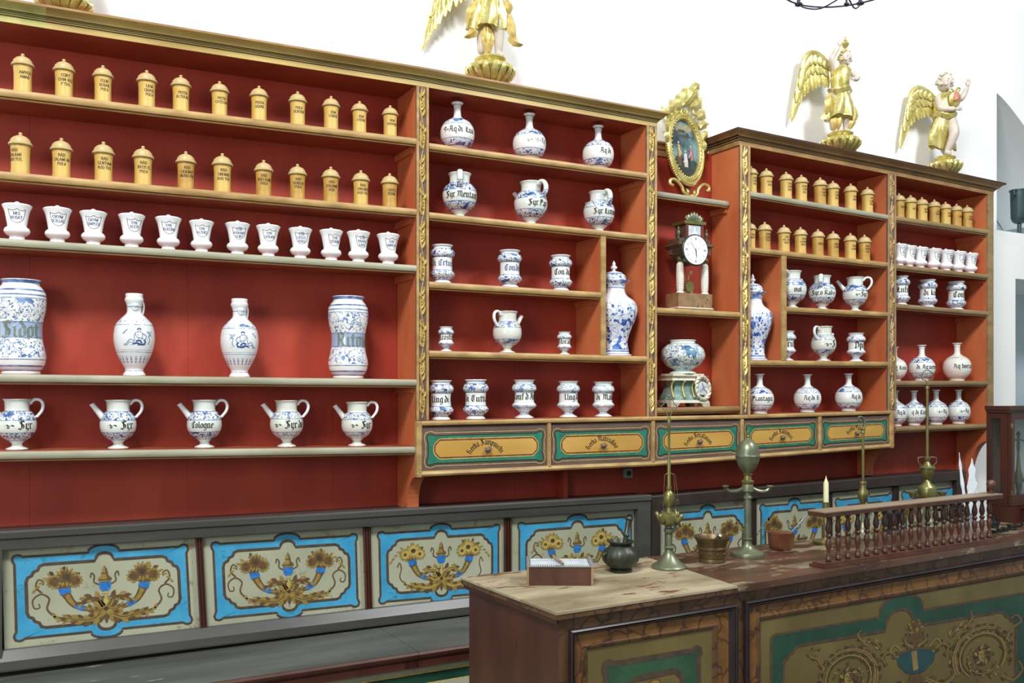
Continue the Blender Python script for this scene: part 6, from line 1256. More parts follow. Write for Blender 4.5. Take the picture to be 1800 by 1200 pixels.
wing(t, (-.035, .02, H+.30), .01, .22, k=1.05); head(t, (-.012, -.016, H+.385), .044, look=.15, curls='silver', bow=.1); hand(t, (.123, -.02, H+.378), (.25, 0, 1), .045); hand(t, (.018, -.067, H+.235), (1, -.1, .05), .036)
mb = MB(); mb.ball((.012, -.06, H+.29), .036, sc=(1, .35, 1.25), seg=18, rings=10); sh_ = mb.build('shield', 'gilt_green', t, smooth=True)
mb = MB(); mb.ball((.014, -.068, H+.295), .026, sc=(.9, .3, 1.1), seg=16, rings=8); mb.build('red_field', 'rose', sh_, smooth=True)
mb = MB(); scroll(mb, (-.018, -.068, H+.325), .014, 1, .005, 1); scroll(mb, (.03, -.068, H+.335), .013, 1, .005, 1, a0=PI, sg=-1); mb.tube([(-.004, -.078, H+.275), (.03, -.078, H+.305)], .004, 6); mb.build('scrolls', 'gilt_green', sh_, smooth=True)
enlarge(t, H, 1.18)

# ------------------------------------------------------------------ chandelier ring at the top edge
yc = 2.95; cX = W(1478, 690, yc)
d_ = ray(1478, 15); Fc = yc/d_.y; zc = EYE+(690-9)*Fc/1600
t = thing('chandelier', 'black wrought iron chandelier ring with bobbins, just entering at the top', 'chandelier', (WX(1488, yc), yc, zc))
mb = MB(); mb.lathe([(.001, 0), (.008, .003), (.013, .010), (.012, .016), (.005, .02), (.005, .035), (.018, .04), (.02, .05), (.008, .06), (.006, .10), (.006, .9)], 12); mb.build('stem', 'iron', t, smooth='auto')
mb = MB(); R_ = .30; zr = .125
mb.tube([(R_*math.cos(2*PI*i/40), R_*math.sin(2*PI*i/40), zr) for i in range(40)], .0045, 6, close=True); mb.build('ring', 'iron', t, smooth=True)
for q in range(6):
    a = 2*PI*q/6+.5; ex, ey = R_*math.cos(a), R_*math.sin(a); mb = MB()
    mb.tube(smoothpath([(0, 0, .06), (ex*.5, ey*.5, .05), (ex*.85, ey*.85, .09), (ex, ey, zr)], 4), .004, 6)
    mb.build('arm', 'iron', t, smooth=True)
    mb = MB(); mb.lathe([(.004, 0), (.018, .006), (.02, .014), (.009, .02), (.009, .09), (.001, .09)], 10, c=(ex, ey, zr-.012)); mb.build('candle_cup', 'iron', t, smooth='auto')
# the dark green fitting in the recess at the right edge
xl = WX(1790, 3.90)+.06; zb_l = W(1795, 391, 3.90).z; h_ = W(1795, 332, 3.90).z-zb_l
t = thing('ledge_pail', 'dark green round-bottomed metal pail on the white ledge at the right edge', 'pail', (xl, 3.93, zl+.0005))
dz = zb_l-zl-.0005
mb = MB(); mb.lathe([(.030, 0), (.030, .006), (.014, .010), (.014, dz), (.03, dz+.002), (.048, dz+.018), (.056, dz+.045), (.060, dz+h_-.012), (.066, dz+h_-.010), (.066, dz+h_), (.058, dz+h_), (.052, dz+.05), (.001, dz+.012)], 28); mb.build('body', 'lantern_green', t, smooth='auto')
mb = MB(); mb.tube([(-.062, -.01, dz+h_-.004), (-.078, -.01, dz+h_-.018), (-.076, -.01, dz+h_-.045), (-.062, -.01, dz+h_-.05)], .006, 8); mb.build('lug', 'lantern_green', t, smooth=True)
# ------------------------------------------------------------------ the counter
ZC = 1.03
CA, CM, CB, CD = WZ(978, 1077, ZC), WZ(1297, 1029.5, ZC), WZ(1800, 948, ZC), WZ(812.7, 1015.3, ZC)
dir2 = (CB-CM); CE = CM+dir2*1.75          # beyond the frame
YBK = 2.765
CT = thing('counter', 'long dark painted shop counter with bare worn worktop, its near corner facing us', 'counter', (2.8, 2.5, 0))
def slab(x0y0, x1y1, xb0, xb1, z0, z1, name, m):
    mb = MB(); a, b_ = x0y0, x1y1
    mb.hexa([(a[0], a[1], z0), (b_[0], b_[1], z0), (xb1[0], xb1[1], z0), (xb0[0], xb0[1], z0), (a[0], a[1], z1), (b_[0], b_[1], z1), (xb1[0], xb1[1], z1), (xb0[0], xb0[1], z1)]); return mb.build(name, m, CT, absolute=True)
seamx = WZ(1235, 997, ZC)
SB = (CM.x+.06, YBK)
slab((CA.x, CA.y), (CM.x-.0008, CM.y), (CD.x, YBK), (SB[0]-.0008, YBK), ZC-.007, ZC, 'worktop', 'worktop_bare')
slab((CA.x+.002, CA.y+.002), (CM.x-.0008, CM.y+.002), (CD.x+.002, YBK), (SB[0]-.0008, YBK), ZC-.022, ZC-.0072, 'worktop_edge', 'marble_dark')
slab((CM.x+.0008, CM.y), (CE.x, CE.y), (SB[0]+.0008, YBK), (CE.x, YBK), ZC-.022, ZC, 'worktop', 'worktop')
ins = .018
A2 = Vector((CA.x+ins, CA.y+ins, 0)); M2 = Vector((CM.x, CM.y+ins, 0)); E2 = Vector((CE.x, CE.y+ins, 0)); D2 = Vector((CD.x+ins, YBK-.03, 0))
mb = MB(); zt = ZC-.0225
mb.hexa([(D2.x, D2.y, 0), (A2.x, A2.y, 0), (A2.x+.025, A2.y+.002, 0), (D2.x+.025, D2.y, 0), (D2.x, D2.y, zt), (A2.x, A2.y, zt), (A2.x+.025, A2.y+.002, zt), (D2.x+.025, D2.y, zt)]); mb.build('end_panel', 'wood_dark', CT, absolute=True)
mb = MB(); mb.box(D2.x+.026, CE.x, YBK-.03, YBK-.012, 0, zt); mb.build('back_panel', 'wood_dark', CT, absolute=True)
# end overhang moulding
mb = MB(); mb.hexa([(CD.x+.006, CD.y, ZC-.036), (CA.x+.006, CA.y+.006, ZC-.036), (A2.x, A2.y, ZC-.036), (D2.x, D2.y, ZC-.036), (CD.x+.003, CD.y, ZC-.0225), (CA.x+.003, CA.y+.003, ZC-.0225), (A2.x, A2.y, ZC-.0225), (D2.x, D2.y, ZC-.0225)]); mb.build('edge_moulding', 'wood_dark', CT, absolute=True)
CMAT = ['marble_dark', 'dark_mould', 'marble', 'olive', 'outline', 'dkgreen', 'bottlegreen', 'p_brown', 'p_ochre', 'p_dark', 'teal', 'p_yellow', 'ochre', 'engraving', 'c_brown', 'c_ochre', 'c_dark']
def face(P0, P1):
    d = (P1-P0); d.z = 0; d.normalize(); n = Vector((d.y, -d.x, 0))     # towards the room
    if n.y > 0: n = -n
    def to(px, py, out=0): return WP(px, py, P0, n)+n*out
    return to, n
# first bay
to1, n1 = face(A2, M2); to2, n2 = face(M2, E2)
def board(to, q, out0, out1, m, name, parent=None):
    f = [to(*p, out0) for p in q]; g = [to(*p, out1) for p in q]
    mb = MB(); mb.add([tuple(p) for p in f+g], [(0, 1, 2, 3), (7, 6, 5, 4), (0, 4, 5, 1), (1, 5, 6, 2), (2, 6, 7, 3), (3, 7, 4, 0)]); return mb.build(name, m, parent or CT, absolute=True)
def frame(to, o, i, prof, m, name, mats=None):
    """mitred frame between two picture quads; prof = [(t 0..1 from outer to inner, relief)]"""
    vs = []
    for t_, r in prof:
        for a, b_ in zip(o, i): vs.append(tuple(to(a[0]+(b_[0]-a[0])*t_, a[1]+(b_[1]-a[1])*t_, r)))
    k = len(prof); mb = MB(); mb.add(vs, [(4*a+j, 4*a+(j+1) % 4, 4*a+4+(j+1) % 4, 4*a+4+j) for a in range(k-1) for j in range(4)]); return mb.build(name, m, CT, absolute=True, fix=False, smooth=False)
ZB = 60
# carcass front, flat
mb = MB()
for P0, P1 in ((A2, M2), (M2, E2)): mb.hexa([(P0.x, P0.y, 0), (P1.x, P1.y, 0), (P1.x, P1.y+.02, 0), (P0.x, P0.y+.02, 0), (P0.x, P0.y, zt), (P1.x, P1.y, zt), (P1.x, P1.y+.02, zt), (P0.x, P0.y+.02, zt)])
mb.build('carcass_front', 'marble_dark', CT, absolute=True)
MOLD = [(0, 0), (.05, .012), (.3, .016), (.45, .010), (.6, .016), (.85, .008), (1, .002)]
o = [(999, 1106.7), (1294, 1059.5), (1294, 1430), (999, 1545)]; i_ = [(1008, 1116.5), (1280, 1074), (1280, 1415), (1008, 1525)]
frame(to1, o, i_, MOLD, 'dark_mould', 'outer_moulding')
i2 = [(1025, 1133.6), (1259.5, 1095), (1259.5, 1390), (1025, 1500)]; i3 = [(1032, 1141), (1251, 1105), (1251, 1380), (1032, 1490)]
frame(to1, i_, i2, [(0, .002), (1, .002)], 'marble', 'marbled_band'); frame(to1, i2, i3, [(0, .002), (.2, .008), (.7, .006), (1, .001)], 'marble_dark', 'inner_moulding')
p1_ = board(to1, i3, .001, -.004, 'olive', 'field_panel')
o = [(1306, 1056), (2300, 885), (2300, 1310), (1306, 1425)]; i_ = [(1315, 1066.5), (2290, 899), (2290, 1298), (1315, 1412)]
frame(to2, o, i_, MOLD, 'dark_mould', 'outer_moulding')
i2 = [(1330, 1082), (2270, 918), (2270, 1278), (1330, 1392)]; i3 = [(1336, 1090.5), (2262, 930), (2262, 1268), (1336, 1382)]
frame(to2, i_, i2, [(0, .002), (1, .002)], 'marble', 'marbled_band'); frame(to2, i2, i3, [(0, .002), (.2, .008), (.7, .006), (1, .001)], 'marble_dark', 'inner_moulding')
p2_ = board(to2, i3, .001, -.004, 'olive', 'field_panel')
# painted green cartouches; x,y here are panel units laid over picture quads
def painter(to, q):
    P4 = [to(*p, 0) for p in q]; n = n1 if to is to1 else n2
    def fn(u, v, lay):
        p = (P4[0]*(1-u)+P4[1]*u)*(1-v)+(P4[3]*(1-u)+P4[2]*u)*v; p = p+n*(.0016+.0004*lay); return tuple(p)
    return fn
q1 = [(1054, 1165), (1238, 1135), (1238, 1345), (1054, 1440)]
P_ = Paint(painter(to1, q1), CMAT)
o1 = outl(.06, .93, .03, .97, .05, .12, 0, .02); o2 = outl(.24, .78, .14, .86, .08, .12, 0)
P_.ring(o1, o2, 'dkgreen', 1); P_.ring(grow(o1, .03), grow(o1, -.012), 'outline', 2); P_.ring(grow(o2, .012), grow(o2, -.03), 'outline', 2)
P_.ell(.5, .23, .075, .05, 'p_brown', 2); P_.ell(.5, .22, .05, .03, 'p_ochre', 2.5)
for q in range(12): P_.leaf(.5, .4, 2*PI*q/12, .14, .05, 'p_brown' if q % 2 else 'p_ochre', 2+.1*q)
P_.build('painted_cartouche', p1_)
# second: px coords directly
to2f = lambda x, y_, lay: tuple(to2(x, y_, .0016+.0004*lay))
P_ = Paint(to2f, CMAT)
sl = -.166
def Y2(x, y_): return y_+sl*(x-1608)      # x,y in an un-slanted frame centred on the bump
def sk(pts): return [(x, Y2(x, y_)) for x, y_ in pts]
xo0, xo1, xi0, xi1 = 1356, 1812, 1375, 1786; yo0, yi0, yi1, yo1 = 1075, 1099, 1246, 1270
def green_outline(x0, x1, y0, y1, ch, br, bh):
    return outl(x0, x1, y0, y1, ch, br, bh)
o_ = outl(xo0, xo1, yo0, yo1, 5, 38, 34); n_ = outl(xi0, xi1, yi0, yi1, 30, 26, 34)
cx_ = (xo0+xo1)/2; cxi = (xi0+xi1)/2
o_ = sk(o_); n_ = sk(n_)
P_.ring(o_, n_, 'bottlegreen', 1); P_.ring(grow(o_, 3), grow(o_, -1), 'outline', 2); P_.ring(grow(n_, 1.5), grow(n_, -3), 'outline', 2)
P_.build('painted_cartouche', p2_)
P_ = Paint(lambda x, y_, lay: to2f(x, Y2(x, y_), lay), CMAT); rr = random.Random(4); bx = 1608
CC = ('c_brown', 'c_dark', 'c_ochre', 'c_brown'); CD_ = ('c_ochre', 'c_brown', 'c_brown', 'c_ochre')
for s in (-1, 1):     # great acanthus scrolls either side of a blue-green urn
    def S(pts): return [(bx+s*a, b) for a, b in pts]
    def arc(cx, cy, r, a0, a1, k=10, e=1.0): return [(cx+(r*(1-.0*j/k))*math.cos(a0+(a1-a0)*j/k), cy+r*e*math.sin(a0+(a1-a0)*j/k)) for j in range(k+1)]
    P_.acan(S([(18, 1196), (50, 1210), (72, 1190), (70, 1158)]), 9, CC, 1.5, 6)
    P_.acan(S(arc(118, 1172, 50, 2.6, 6.6)), 9, CC, 2, 16, .85)
    P_.stroke(S(arc(118, 1172, 40, 2.2, 6.9)), 2.2, 'c_ochre', 3.6); P_.stroke(S(arc(118, 1172, 36, 2.2, 6.9)), 1.2, 'c_dark', 3.7)
    P_.acan(S(arc(120, 1176, 27, .4, 4.0)), 6, CD_, 3, 8, .8)
    P_.acan(S([(160, 1150), (172, 1130), (186, 1122), (178, 1110), (166, 1114)]), 5, CC, 2.4, 5)
    P_.acan(S([(60, 1130), (74, 1114), (92, 1112)]), 6, CD_, 2.4, 4); P_.acan(S([(84, 1120), (100, 1102), (96, 1090)]), 5, CC, 2.4, 4)
    P_.acan(S([(30, 1150), (46, 1138), (58, 1146), (52, 1160)]), 6, CC, 3, 5)
    P_.acan(S([(150, 1210), (172, 1222), (188, 1208), (182, 1190)]), 6, CC, 2, 5); P_.acan(S([(70, 1214), (100, 1236), (140, 1232)]), 7, CD_, 2, 6)
    P_.stroke(S([(24, 1140), (36, 1128), (44, 1136), (36, 1146)]), 2.4, 'c_ochre', 3.4)
    for q in range(34):
        a = rr.uniform(0, 2*PI); r_ = rr.uniform(8, 58); P_.leaf(bx+s*(118+r_*math.cos(a)), 1172+r_*math.sin(a)*.95, rr.uniform(0, 6), rr.uniform(5, 11), rr.uniform(2, 4), rr.choice(CC), 2.2+q*.03)
    mx_, my_ = bx+s*118, 1170
    for q in range(16): a = 2*PI*q/16; P_.leaf(mx_+9*math.cos(a), my_+11*math.sin(a), a+.6, 9, 5, CC[q % 3], 5+.02*q, bend=.8)
    P_.ell(mx_, my_+1, 8, 11.5, 'c_ochre', 6); P_.poly([(mx_, my_-10), (mx_+7, my_-5), (mx_+7.5, my_+4), (mx_+2, my_+11), (mx_+3, my_)], 'c_brown', 6.3)
    for e in (-1, 1): P_.stroke([(mx_+e*3.4-1.6, my_-2), (mx_+e*3.4+1.6, my_-2)], 1.3, 'c_dark', 6.6, 0)
    P_.stroke([(mx_-2, my_+6), (mx_+2, my_+6)], 1.2, 'c_dark', 6.6, 0); P_.stroke([(mx_, my_-2), (mx_+.6, my_+3)], 1.1, 'c_brown', 6.6, 0)
P_.poly([(bx-34, 1146), (bx-20, 1142), (bx, 1140), (bx+22, 1142), (bx+36, 1148), (bx+32, 1166), (bx+16, 1181), (bx, 1184), (bx-16, 1180), (bx-30, 1164)], 'teal', 3)
P_.poly([(bx-7, 1144), (bx+2, 1143), (bx+5, 1176), (bx-4, 1178)], 'c_ochre', 3.5); P_.stroke([(bx-36, 1146), (bx, 1139), (bx+38, 1147)], 3, 'c_brown', 4)
P_.poly([(bx-9, 1184), (bx+9, 1184), (bx+15, 1200), (bx-15, 1200)], 'c_brown', 3)
P_.poly([(bx-14, 1140), (bx-18, 1124), (bx-8, 1112), (bx-7, 1100), (bx, 1086), (bx+8, 1098), (bx+8, 1110), (bx+18, 1122), (bx+14, 1140)], 'c_brown', 2.6)
for s in (-1, 1): P_.acan([(bx+s*4, 1136), (bx+s*18, 1126), (bx+s*14, 1112)], 6, CC, 3, 4); P_.acan([(bx+s*2, 1112), (bx+s*10, 1100), (bx+s*4, 1090)], 4.5, CD_, 3, 4)
P_.build('painted_ornament', p2_)

# ------------------------------------------------------------------ things standing on the counter
def ctr(px, py): p = WZ(px, py, ZC); return p
def ppm(p): return 1600/((p.x*SP+p.y*CP))   # pixels per metre at a point
def lathe_thing(px, pybase, name, label, cat): p = ctr(px, pybase); return thing(name, label, cat, (p.x, p.y, ZC+.0003)), ppm(p)
# pill machine
pc = ctr(983, 1022); k = 1/ppm(pc)
t = thing('pill_machine', 'small wooden box with grooved zinc top and a stick lying across it', 'pill machine', (pc.x, pc.y, ZC+.0003), -PH-.01)
hw, hd, hh = 57*k, .062, 32*k
mb = MB(); mb.box(-hw+.006, hw-.006, -hd+.0, -hd+.008, 0, hh); mb.box(-hw+.006, hw-.006, hd-.008, hd, 0, hh); mb.box(-hw+.006, hw-.006, -hd+.008, hd-.008, 0, .006); mb.build('box', 'wood_rail', t)
for s in (-1, 1): mb = MB(); mb.box(s*(hw-.003)-.0035, s*(hw-.003)+.0035, -hd-.002, hd+.002, 0, hh); mb.build('side_batten', 'brown_edge', t)
mb = MB(); mb.box(-hw-.001, hw+.001, -hd-.003, hd+.003, hh, hh+.003); mb.build('top_plate', 'zinc', t)
for s in (-1, 1): mb = MB(); mb.box(s*(hw-.004)-.005, s*(hw-.004)+.005, -hd-.003, hd+.003, hh+.0031, hh+.012); mb.build('side_rail', 'zinc', t)
mb = MB()
for q in range(28):
    x = -hw+.014+q*(2*hw-.028)/27
    if 12 <= q <= 15: continue
    mb.box(x-.0012, x+.0012, -hd+.002, -hd+.02, hh+.0031, hh+.0055)
mb.build('groove_ribs', 'porcelain', t)
mb = MB(); mb.box(-hw+.012, hw-.012, -hd+.022, hd-.001, hh+.0031, hh+.0042); mb.build('rolling_plate', 'engraving', t)
mb = MB(); mb.tube([(-.018, .046, hh+.018), (-.014, .03, hh+.0135), (.006, -.03, hh+.009), (.01, -.046, hh+.0088)], [.0045, .0052, .0048, .004], 8, flat=1); mb.build('stick', 'wood_light', t, smooth=True)
# dark bronze mortar with pestle
p = ctr(1091, 1004); k = 1/ppm(p)
t = thing('bronze_mortar', 'dark ribbed bronze mortar with a pestle leaning in it', 'mortar', (p.x, p.y, ZC+.0003))
u = k
mb = MB(); mb.lathe([(x*u, z*u) for x, z in [(20, 0), (21, 3), (17, 6), (24, 11), (31, 20), (32.5, 28), (29, 37), (21, 44), (18, 47), (19, 49), (24, 52), (24.5, 54), (21, 54), (17, 48), (24, 32), (20, 12), (.5, 9)]], 56, rf=lambda a, z: 1+(.035*max(0, math.cos(14*a)) if 10*u < z < 40*u else 0), caps=False); mb.build('body', 'bronze', t, smooth='auto')
mb = MB()
for s in (-1, 1): mb.tube([(s*28*u, 0, 36*u), (s*37*u, 0, 32*u), (s*33*u, 0, 24*u)], [3*u, 3.4*u, 2*u], 8)
mb.build('lugs', 'bronze', t, smooth=True)
mb = MB(); a0 = Vector((4, 2, 14))*u; a1 = Vector((27, 12, 92))*u
mb.tube([a0, a0.lerp(a1, .15), a0.lerp(a1, .2), a0.lerp(a1, .55), a0.lerp(a1, .6), a0.lerp(a1, .65), a0.lerp(a1, .92), a0.lerp(a1, .95), a1], [v*u for v in (6, 7, 4.6, 4.2, 6.5, 4.4, 4.8, 7, 5.5)], 12)
ps = thing('pestle', 'grey bronze pestle standing slantwise in the dark ribbed mortar', 'pestle', (p.x, p.y, ZC+.0003)); mb.build('shaft', 'bronze', ps, smooth='auto')
# tall brass oil lamp with looped top
p = ctr(1176, 998); k = 1/ppm(p); u = k
t = thing('oil_lamp', 'tall brass oil lamp with four spouts, hanging chains and a looped handle', 'lamp', (p.x, p.y, ZC+.0003))
mb = MB(); mb.lathe(seg_prof([(x*u, z*u) for x, z in [(30.5, 0), (31, 3), (28, 6), (20, 12), (10, 24), (7, 33), (10, 36), (5.5, 39), (6, 50), (5, 60), (8.5, 63), (9, 68), (5, 71), (4.5, 74)]], 2), 32); mb.build('foot', 'brass_green', t, smooth='auto')
mb = MB(); mb.lathe([(x*u, z*u) for x, z in [(4.5, 73), (14, 77), (18, 84), (18, 94), (12, 97), (5, 99), (4, 106), (9, 112), (10.5, 122), (8, 132), (4, 136), (5, 140), (3.2, 146), (3, 186), (2.2, 190), (2.2, 245), (3, 247), (3.4, 262), (2, 266)]], 24); mb.build('reservoir', 'brass', t, smooth='auto')
for q in range(4):
    a = PI/4+q*PI/2-PH; d = Vector((math.cos(a), math.sin(a), 0)); mb = MB(); mb.tube([d*14*u+Vector((0, 0, 84*u)), d*20*u+Vector((0, 0, 86*u)), d*26*u+Vector((0, 0, 93*u)), d*28*u+Vector((0, 0, 96*u))], [6*u, 5*u, 3.6*u, 3.2*u], 10); mb.build('spout', 'brass', t, smooth=True)
R45 = rotz(-PH)
def loc_(x, z, y_=0): v = R45@Vector((x*u, y_*u, z*u)); return (v.x, v.y, v.z)
mb = MB(); mb.tube([loc_(x, z) for x, z in [(0, 264), (4, 270), (5, 274), (13, 282), (14, 284), (9, 288), (6, 296), (3, 299), (0, 297), (-3, 299), (-6, 296), (-9, 288), (-14, 284), (-13, 282), (-5, 274), (-4, 270)]], .9*u, 6, close=True); mb.tube([loc_(-7, 280), loc_(7, 280)], .8*u, 6); mb.ball(loc_(0, 302), 2.4*u); mb.build('handle_loop', 'brass_green', t, smooth=True)
for x, zb, zt_, tool in ((-8, 100, 165, 0), (9, 95, 165, 1), (12, 120, 160, 2)):
    mb = MB(); mb.tube(smoothpath([loc_(0 if x < 0 else 1, 167), loc_(x*.9, 163), loc_(x, 150), loc_(x*1.15, (zb+zt_)/2), loc_(x*1.3, zb)], 3), .5*u, 5)
    if tool == 1: mb.tube([loc_(x*1.1, 104, -6), loc_(x*2.0, 72, -8)], [1.4*u, 3*u], 6, flat=.4)
    else: mb.tube([loc_(x*1.3+2*math.cos(q*PI/3), zb-4+5*math.sin(q*PI/3)) for q in range(6)], .45*u, 5, close=True)
    mb.build('chain', 'brass', t, smooth=True)
# brown bronze bucket mortar
p = ctr(1251.7, 987); k = 1/ppm(p); u = k
t = thing('bucket_mortar', 'brown bronze straight-sided mortar with flaring rim between the two brass lamps', 'mortar', (p.x, p.y, ZC+.0003))
mb = MB(); mb.lathe([(x*u, z*u) for x, z in [(23, 0), (23.5, 3), (22, 7), (23, 8), (24, 22), (25.5, 23), (25.5, 26), (24.5, 27), (27, 36), (32, 43), (32, 45), (30, 45), (25, 38), (20, 12), (.5, 10)]], 40, caps=False); mb.build('body', 'bronze_brown', t, smooth='auto')
mb = MB()
for q in range(10): a = 2*PI*q/10; mb.ball((24*u*math.cos(a), 24*u*math.sin(a), 16*u), 1.8*u, seg=8, rings=6)
mb.build('bosses', 'bronze_brown', t, smooth=True)
ps = thing('pestle', 'short black-ended pestle resting inside the brown bucket mortar', 'pestle', (p.x, p.y, ZC+.0003)); a0 = R45@(Vector((-14, 0, 14.5))*u); a1 = R45@(Vector((12, -8, 46))*u)
mb = MB(); mb.tube([a0, a0.lerp(a1, .2), a0.lerp(a1, .9), a1], [5*u, 6*u, 3.5*u, 3.6*u], 12); mb.build('shaft', 'weight', ps, smooth='auto')
mb = MB(); mb.tube([a1, a1+(a1-a0).normalized()*3*u], [3.3*u, 2.9*u], 12); mb.build('end', 'alabaster', ps, smooth='auto')
# big brass lamp with an egg-shaped reservoir
p = ctr(1314.3, 977); k = 1/ppm(p); u = k
t = thing('student_lamp', 'large brass column lamp with egg-shaped top and two side arms', 'lamp', (p.x, p.y, ZC+.0003))
mb = MB(); mb.lathe([(x*u, z*u) for x, z in [(29, 0), (29.5, 4), (28, 7), (22, 9), (12, 14), (7, 22), (6.5, 27), (8, 29), (8, 31), (6.3, 32), (5.8, 100), (7.5, 101), (7.5, 104), (5.5, 106), (5.5, 112), (10.5, 114), (10.5, 122), (9, 126)]], 28); mb.build('foot_and_column', 'brass_green', t, smooth='auto')
mb = MB(); mb.lathe([(x*u, z*u) for x, z in [(9, 126), (11, 130), (11, 132), (7, 134), (6, 142), (8.5, 144), (6, 146)]], 24); mb.build('collar', 'brass', t, smooth='auto')
mb = MB(); mb.lathe(seg_prof([(x*u, z*u) for x, z in [(5, 145), (12, 152), (18, 163), (20.5, 172), (21.2, 174)]], 3)+[(21.4*u, 174.5*u), (21.4*u, 176.5*u), (20.8*u, 177*u)]+seg_prof([(x*u, z*u) for x, z in [(20.6, 177.5), (19, 188), (14, 198), (7, 204), (3, 206), (2.4, 208)]], 3), 32); mb.build('egg_reservoir', 'brass_green', t, smooth='auto')
mb = MB(); mb.lathe([(x*u, z*u) for x, z in [(2.4, 208), (3.2, 210), (1.6, 212), (2.6, 216), (2.4, 219), (.5, 221)]], 12); mb.build('finial', 'brass', t, smooth='auto')
for s in (-1, 1):
    mb = MB(); mb.tube(smoothpath([loc_(s*8, 119), loc_(s*20, 114), loc_(s*32, 114), loc_(s*38, 119)], 3), 3*u, 8); mb.lathe([(3*u, 118*u), (4.5*u, 121*u), (6*u, 122*u), (6*u, 124*u), (3*u, 124*u)], 14, c=loc_(s*39, 0)); mb.build('arm', 'brass_green', t, smooth='auto')
# copper pan
p = ctr(1373, 965); k = 1/ppm(p); u = k
t = thing('copper_pan', 'small faceted copper pan with a long thin handle', 'pan', (p.x, p.y, ZC+.0003))
mb = MB(); mb.lathe([(x*u, z*u) for x, z in [(16, 0), (19, 3), (21, 9), (22.5, 28), (23, 30), (21.5, 30), (20, 26), (18, 6), (.5, 4)]], 8, caps=False, rf=lambda a, z: 1.03); mb.build('body', 'copper', t, smooth='auto')
mb = MB(); a = R45@Vector((18*u, 4*u, 27*u)); b_ = R45@Vector((54*u, 22*u, 58*u)); mb.tube([a, a.lerp(b_, .5), b_], [2*u, 1.5*u, 2.2*u], 8, flat=.5); mb.build('handle', 'zinc', t, smooth=True)
# candlestick with candle, behind the balustrade
p = ctr(1452, 955); k = 1/ppm(p); u = k
t = thing('candlestick', 'low brass candlestick with a dished foot behind the balustrade end', 'candlestick', (p.x, p.y, ZC+.0003))
mb = MB(); mb.lathe([(x*u, z*u) for x, z in [(22, 0), (23, 2), (24, 5), (22, 5), (14, 3), (6, 8), (4, 14), (5.5, 20), (3.5, 26), (5, 46), (3.5, 54), (10, 56), (10, 58), (6, 59), (6, 73), (4.8, 73), (4.8, 60)]], 24); mb.build('stem', 'brass', t, smooth='auto')
t2 = thing('candle', 'stubby cream candle, unlit, in the brass candlestick', 'candle', (p.x, p.y, ZC+.0003)); mb = MB(); mb.lathe([(x*u, z*u) for x, z in [(4.5, 61), (4.7, 62), (4.4, 106), (3.2, 109), (1, 115), (.3, 119)]], 14); mb.build('wax', 'candle', t2, smooth='auto')
# two hanging-rod brass lamps behind the balustrade
def rod_lamp(px, pyb, dish, H, label, hook, urn):
    p = ctr(px, pyb); u = 1/ppm(p); t = thing('rod_lamp', label, 'lamp', (p.x, p.y, ZC+.0003))
    mb = MB(); mb.lathe(seg_prof([(x*u, z*u) for x, z in [(dish, 0), (dish+1, 3), (dish-3, 6), (dish*.5, 12), (7, 24), (4, 30), (3.5, urn[0]-2)]], 2), 28); mb.build('foot', 'brass_green', t, smooth='auto')
    mb = MB(); mb.lathe([(x*u, z*u) for x, z in urn[2]], 24); mb.build('reservoir', 'brass', t, smooth='auto')
    mb = MB(); mb.lathe([(2.4*u, urn[1]*u), (2.4*u, (H-14)*u), (4*u, (H-13)*u), (3*u, (H-8)*u), (4.5*u, (H-6)*u), (2*u, (H-4)*u)], 12); mb.build('rod', 'brass', t, smooth='auto')
    mb = MB()
    if hook == 'strap': mb.tube(smoothpath([loc2(u, 0, H-6), loc2(u, 3, H+2), loc2(u, 0, H+13), loc2(u, -8, H+15), loc2(u, -6, H+8)], 4), 1.6*u, 6, flat=2)
    else: mb.tube(smoothpath([loc2(u, 0, H-5), loc2(u, 3, H+2), loc2(u, 9, H+4), loc2(u, 9, H+14), loc2(u, 0, H+20), loc2(u, -9, H+14), loc2(u, -9, H+4), loc2(u, -3, H+2), loc2(u, 0, H-4)], 4), .9*u, 6)
    mb.build('hook', 'brass_green', t, smooth=True); return t, u
def loc2(u, x, z): v = R45@Vector((x*u, 0, z*u)); return (v.x, v.y, v.z)
rod_lamp(1517, 946, 21, 198, 'slim brass rod lamp with a small bulb reservoir and strap hook', 'strap', (62, 99, [(3.5, 60), (6, 66), (9, 74), (9, 82), (5, 88), (5.5, 96), (6.5, 97), (6, 100), (2.4, 101)]))
t, u = rod_lamp(1630, 925, 25, 255, 'tallest brass rod lamp with drum, urn and two angular handles', 'loop', (48, 122, [(4, 46), (15, 52), (15.5, 54), (15.5, 68), (14.5, 70), (6, 77), (4, 82), (8, 86), (10.5, 94), (10.5, 101), (12, 102), (12, 104), (7, 108), (3.5, 114), (5.5, 118), (5.5, 122), (2.4, 123)]))
for s in (-1, 1):
    mb = MB(); mb.tube([loc2(u, s*5, 122), loc2(u, s*16, 121), loc2(u, s*16, 112), loc2(u, s*11, 108), loc2(u, s*14, 102), loc2(u, s*10, 99)], .9*u, 6); mb.build('handle', 'brass_green', t, smooth=True)
for s in (-1, 1): mb = MB(); mb.lathe([(4*u, 50*u), (6*u, 56*u), (8*u, 59*u), (8*u, 61*u), (5*u, 61*u)], 12, c=(loc2(u, s*26, 0))); mb.tube([loc2(u, s*13, 54), loc2(u, s*26, 54)], 2.5*u, 6); mb.build('burner', 'brass', t, smooth='auto')
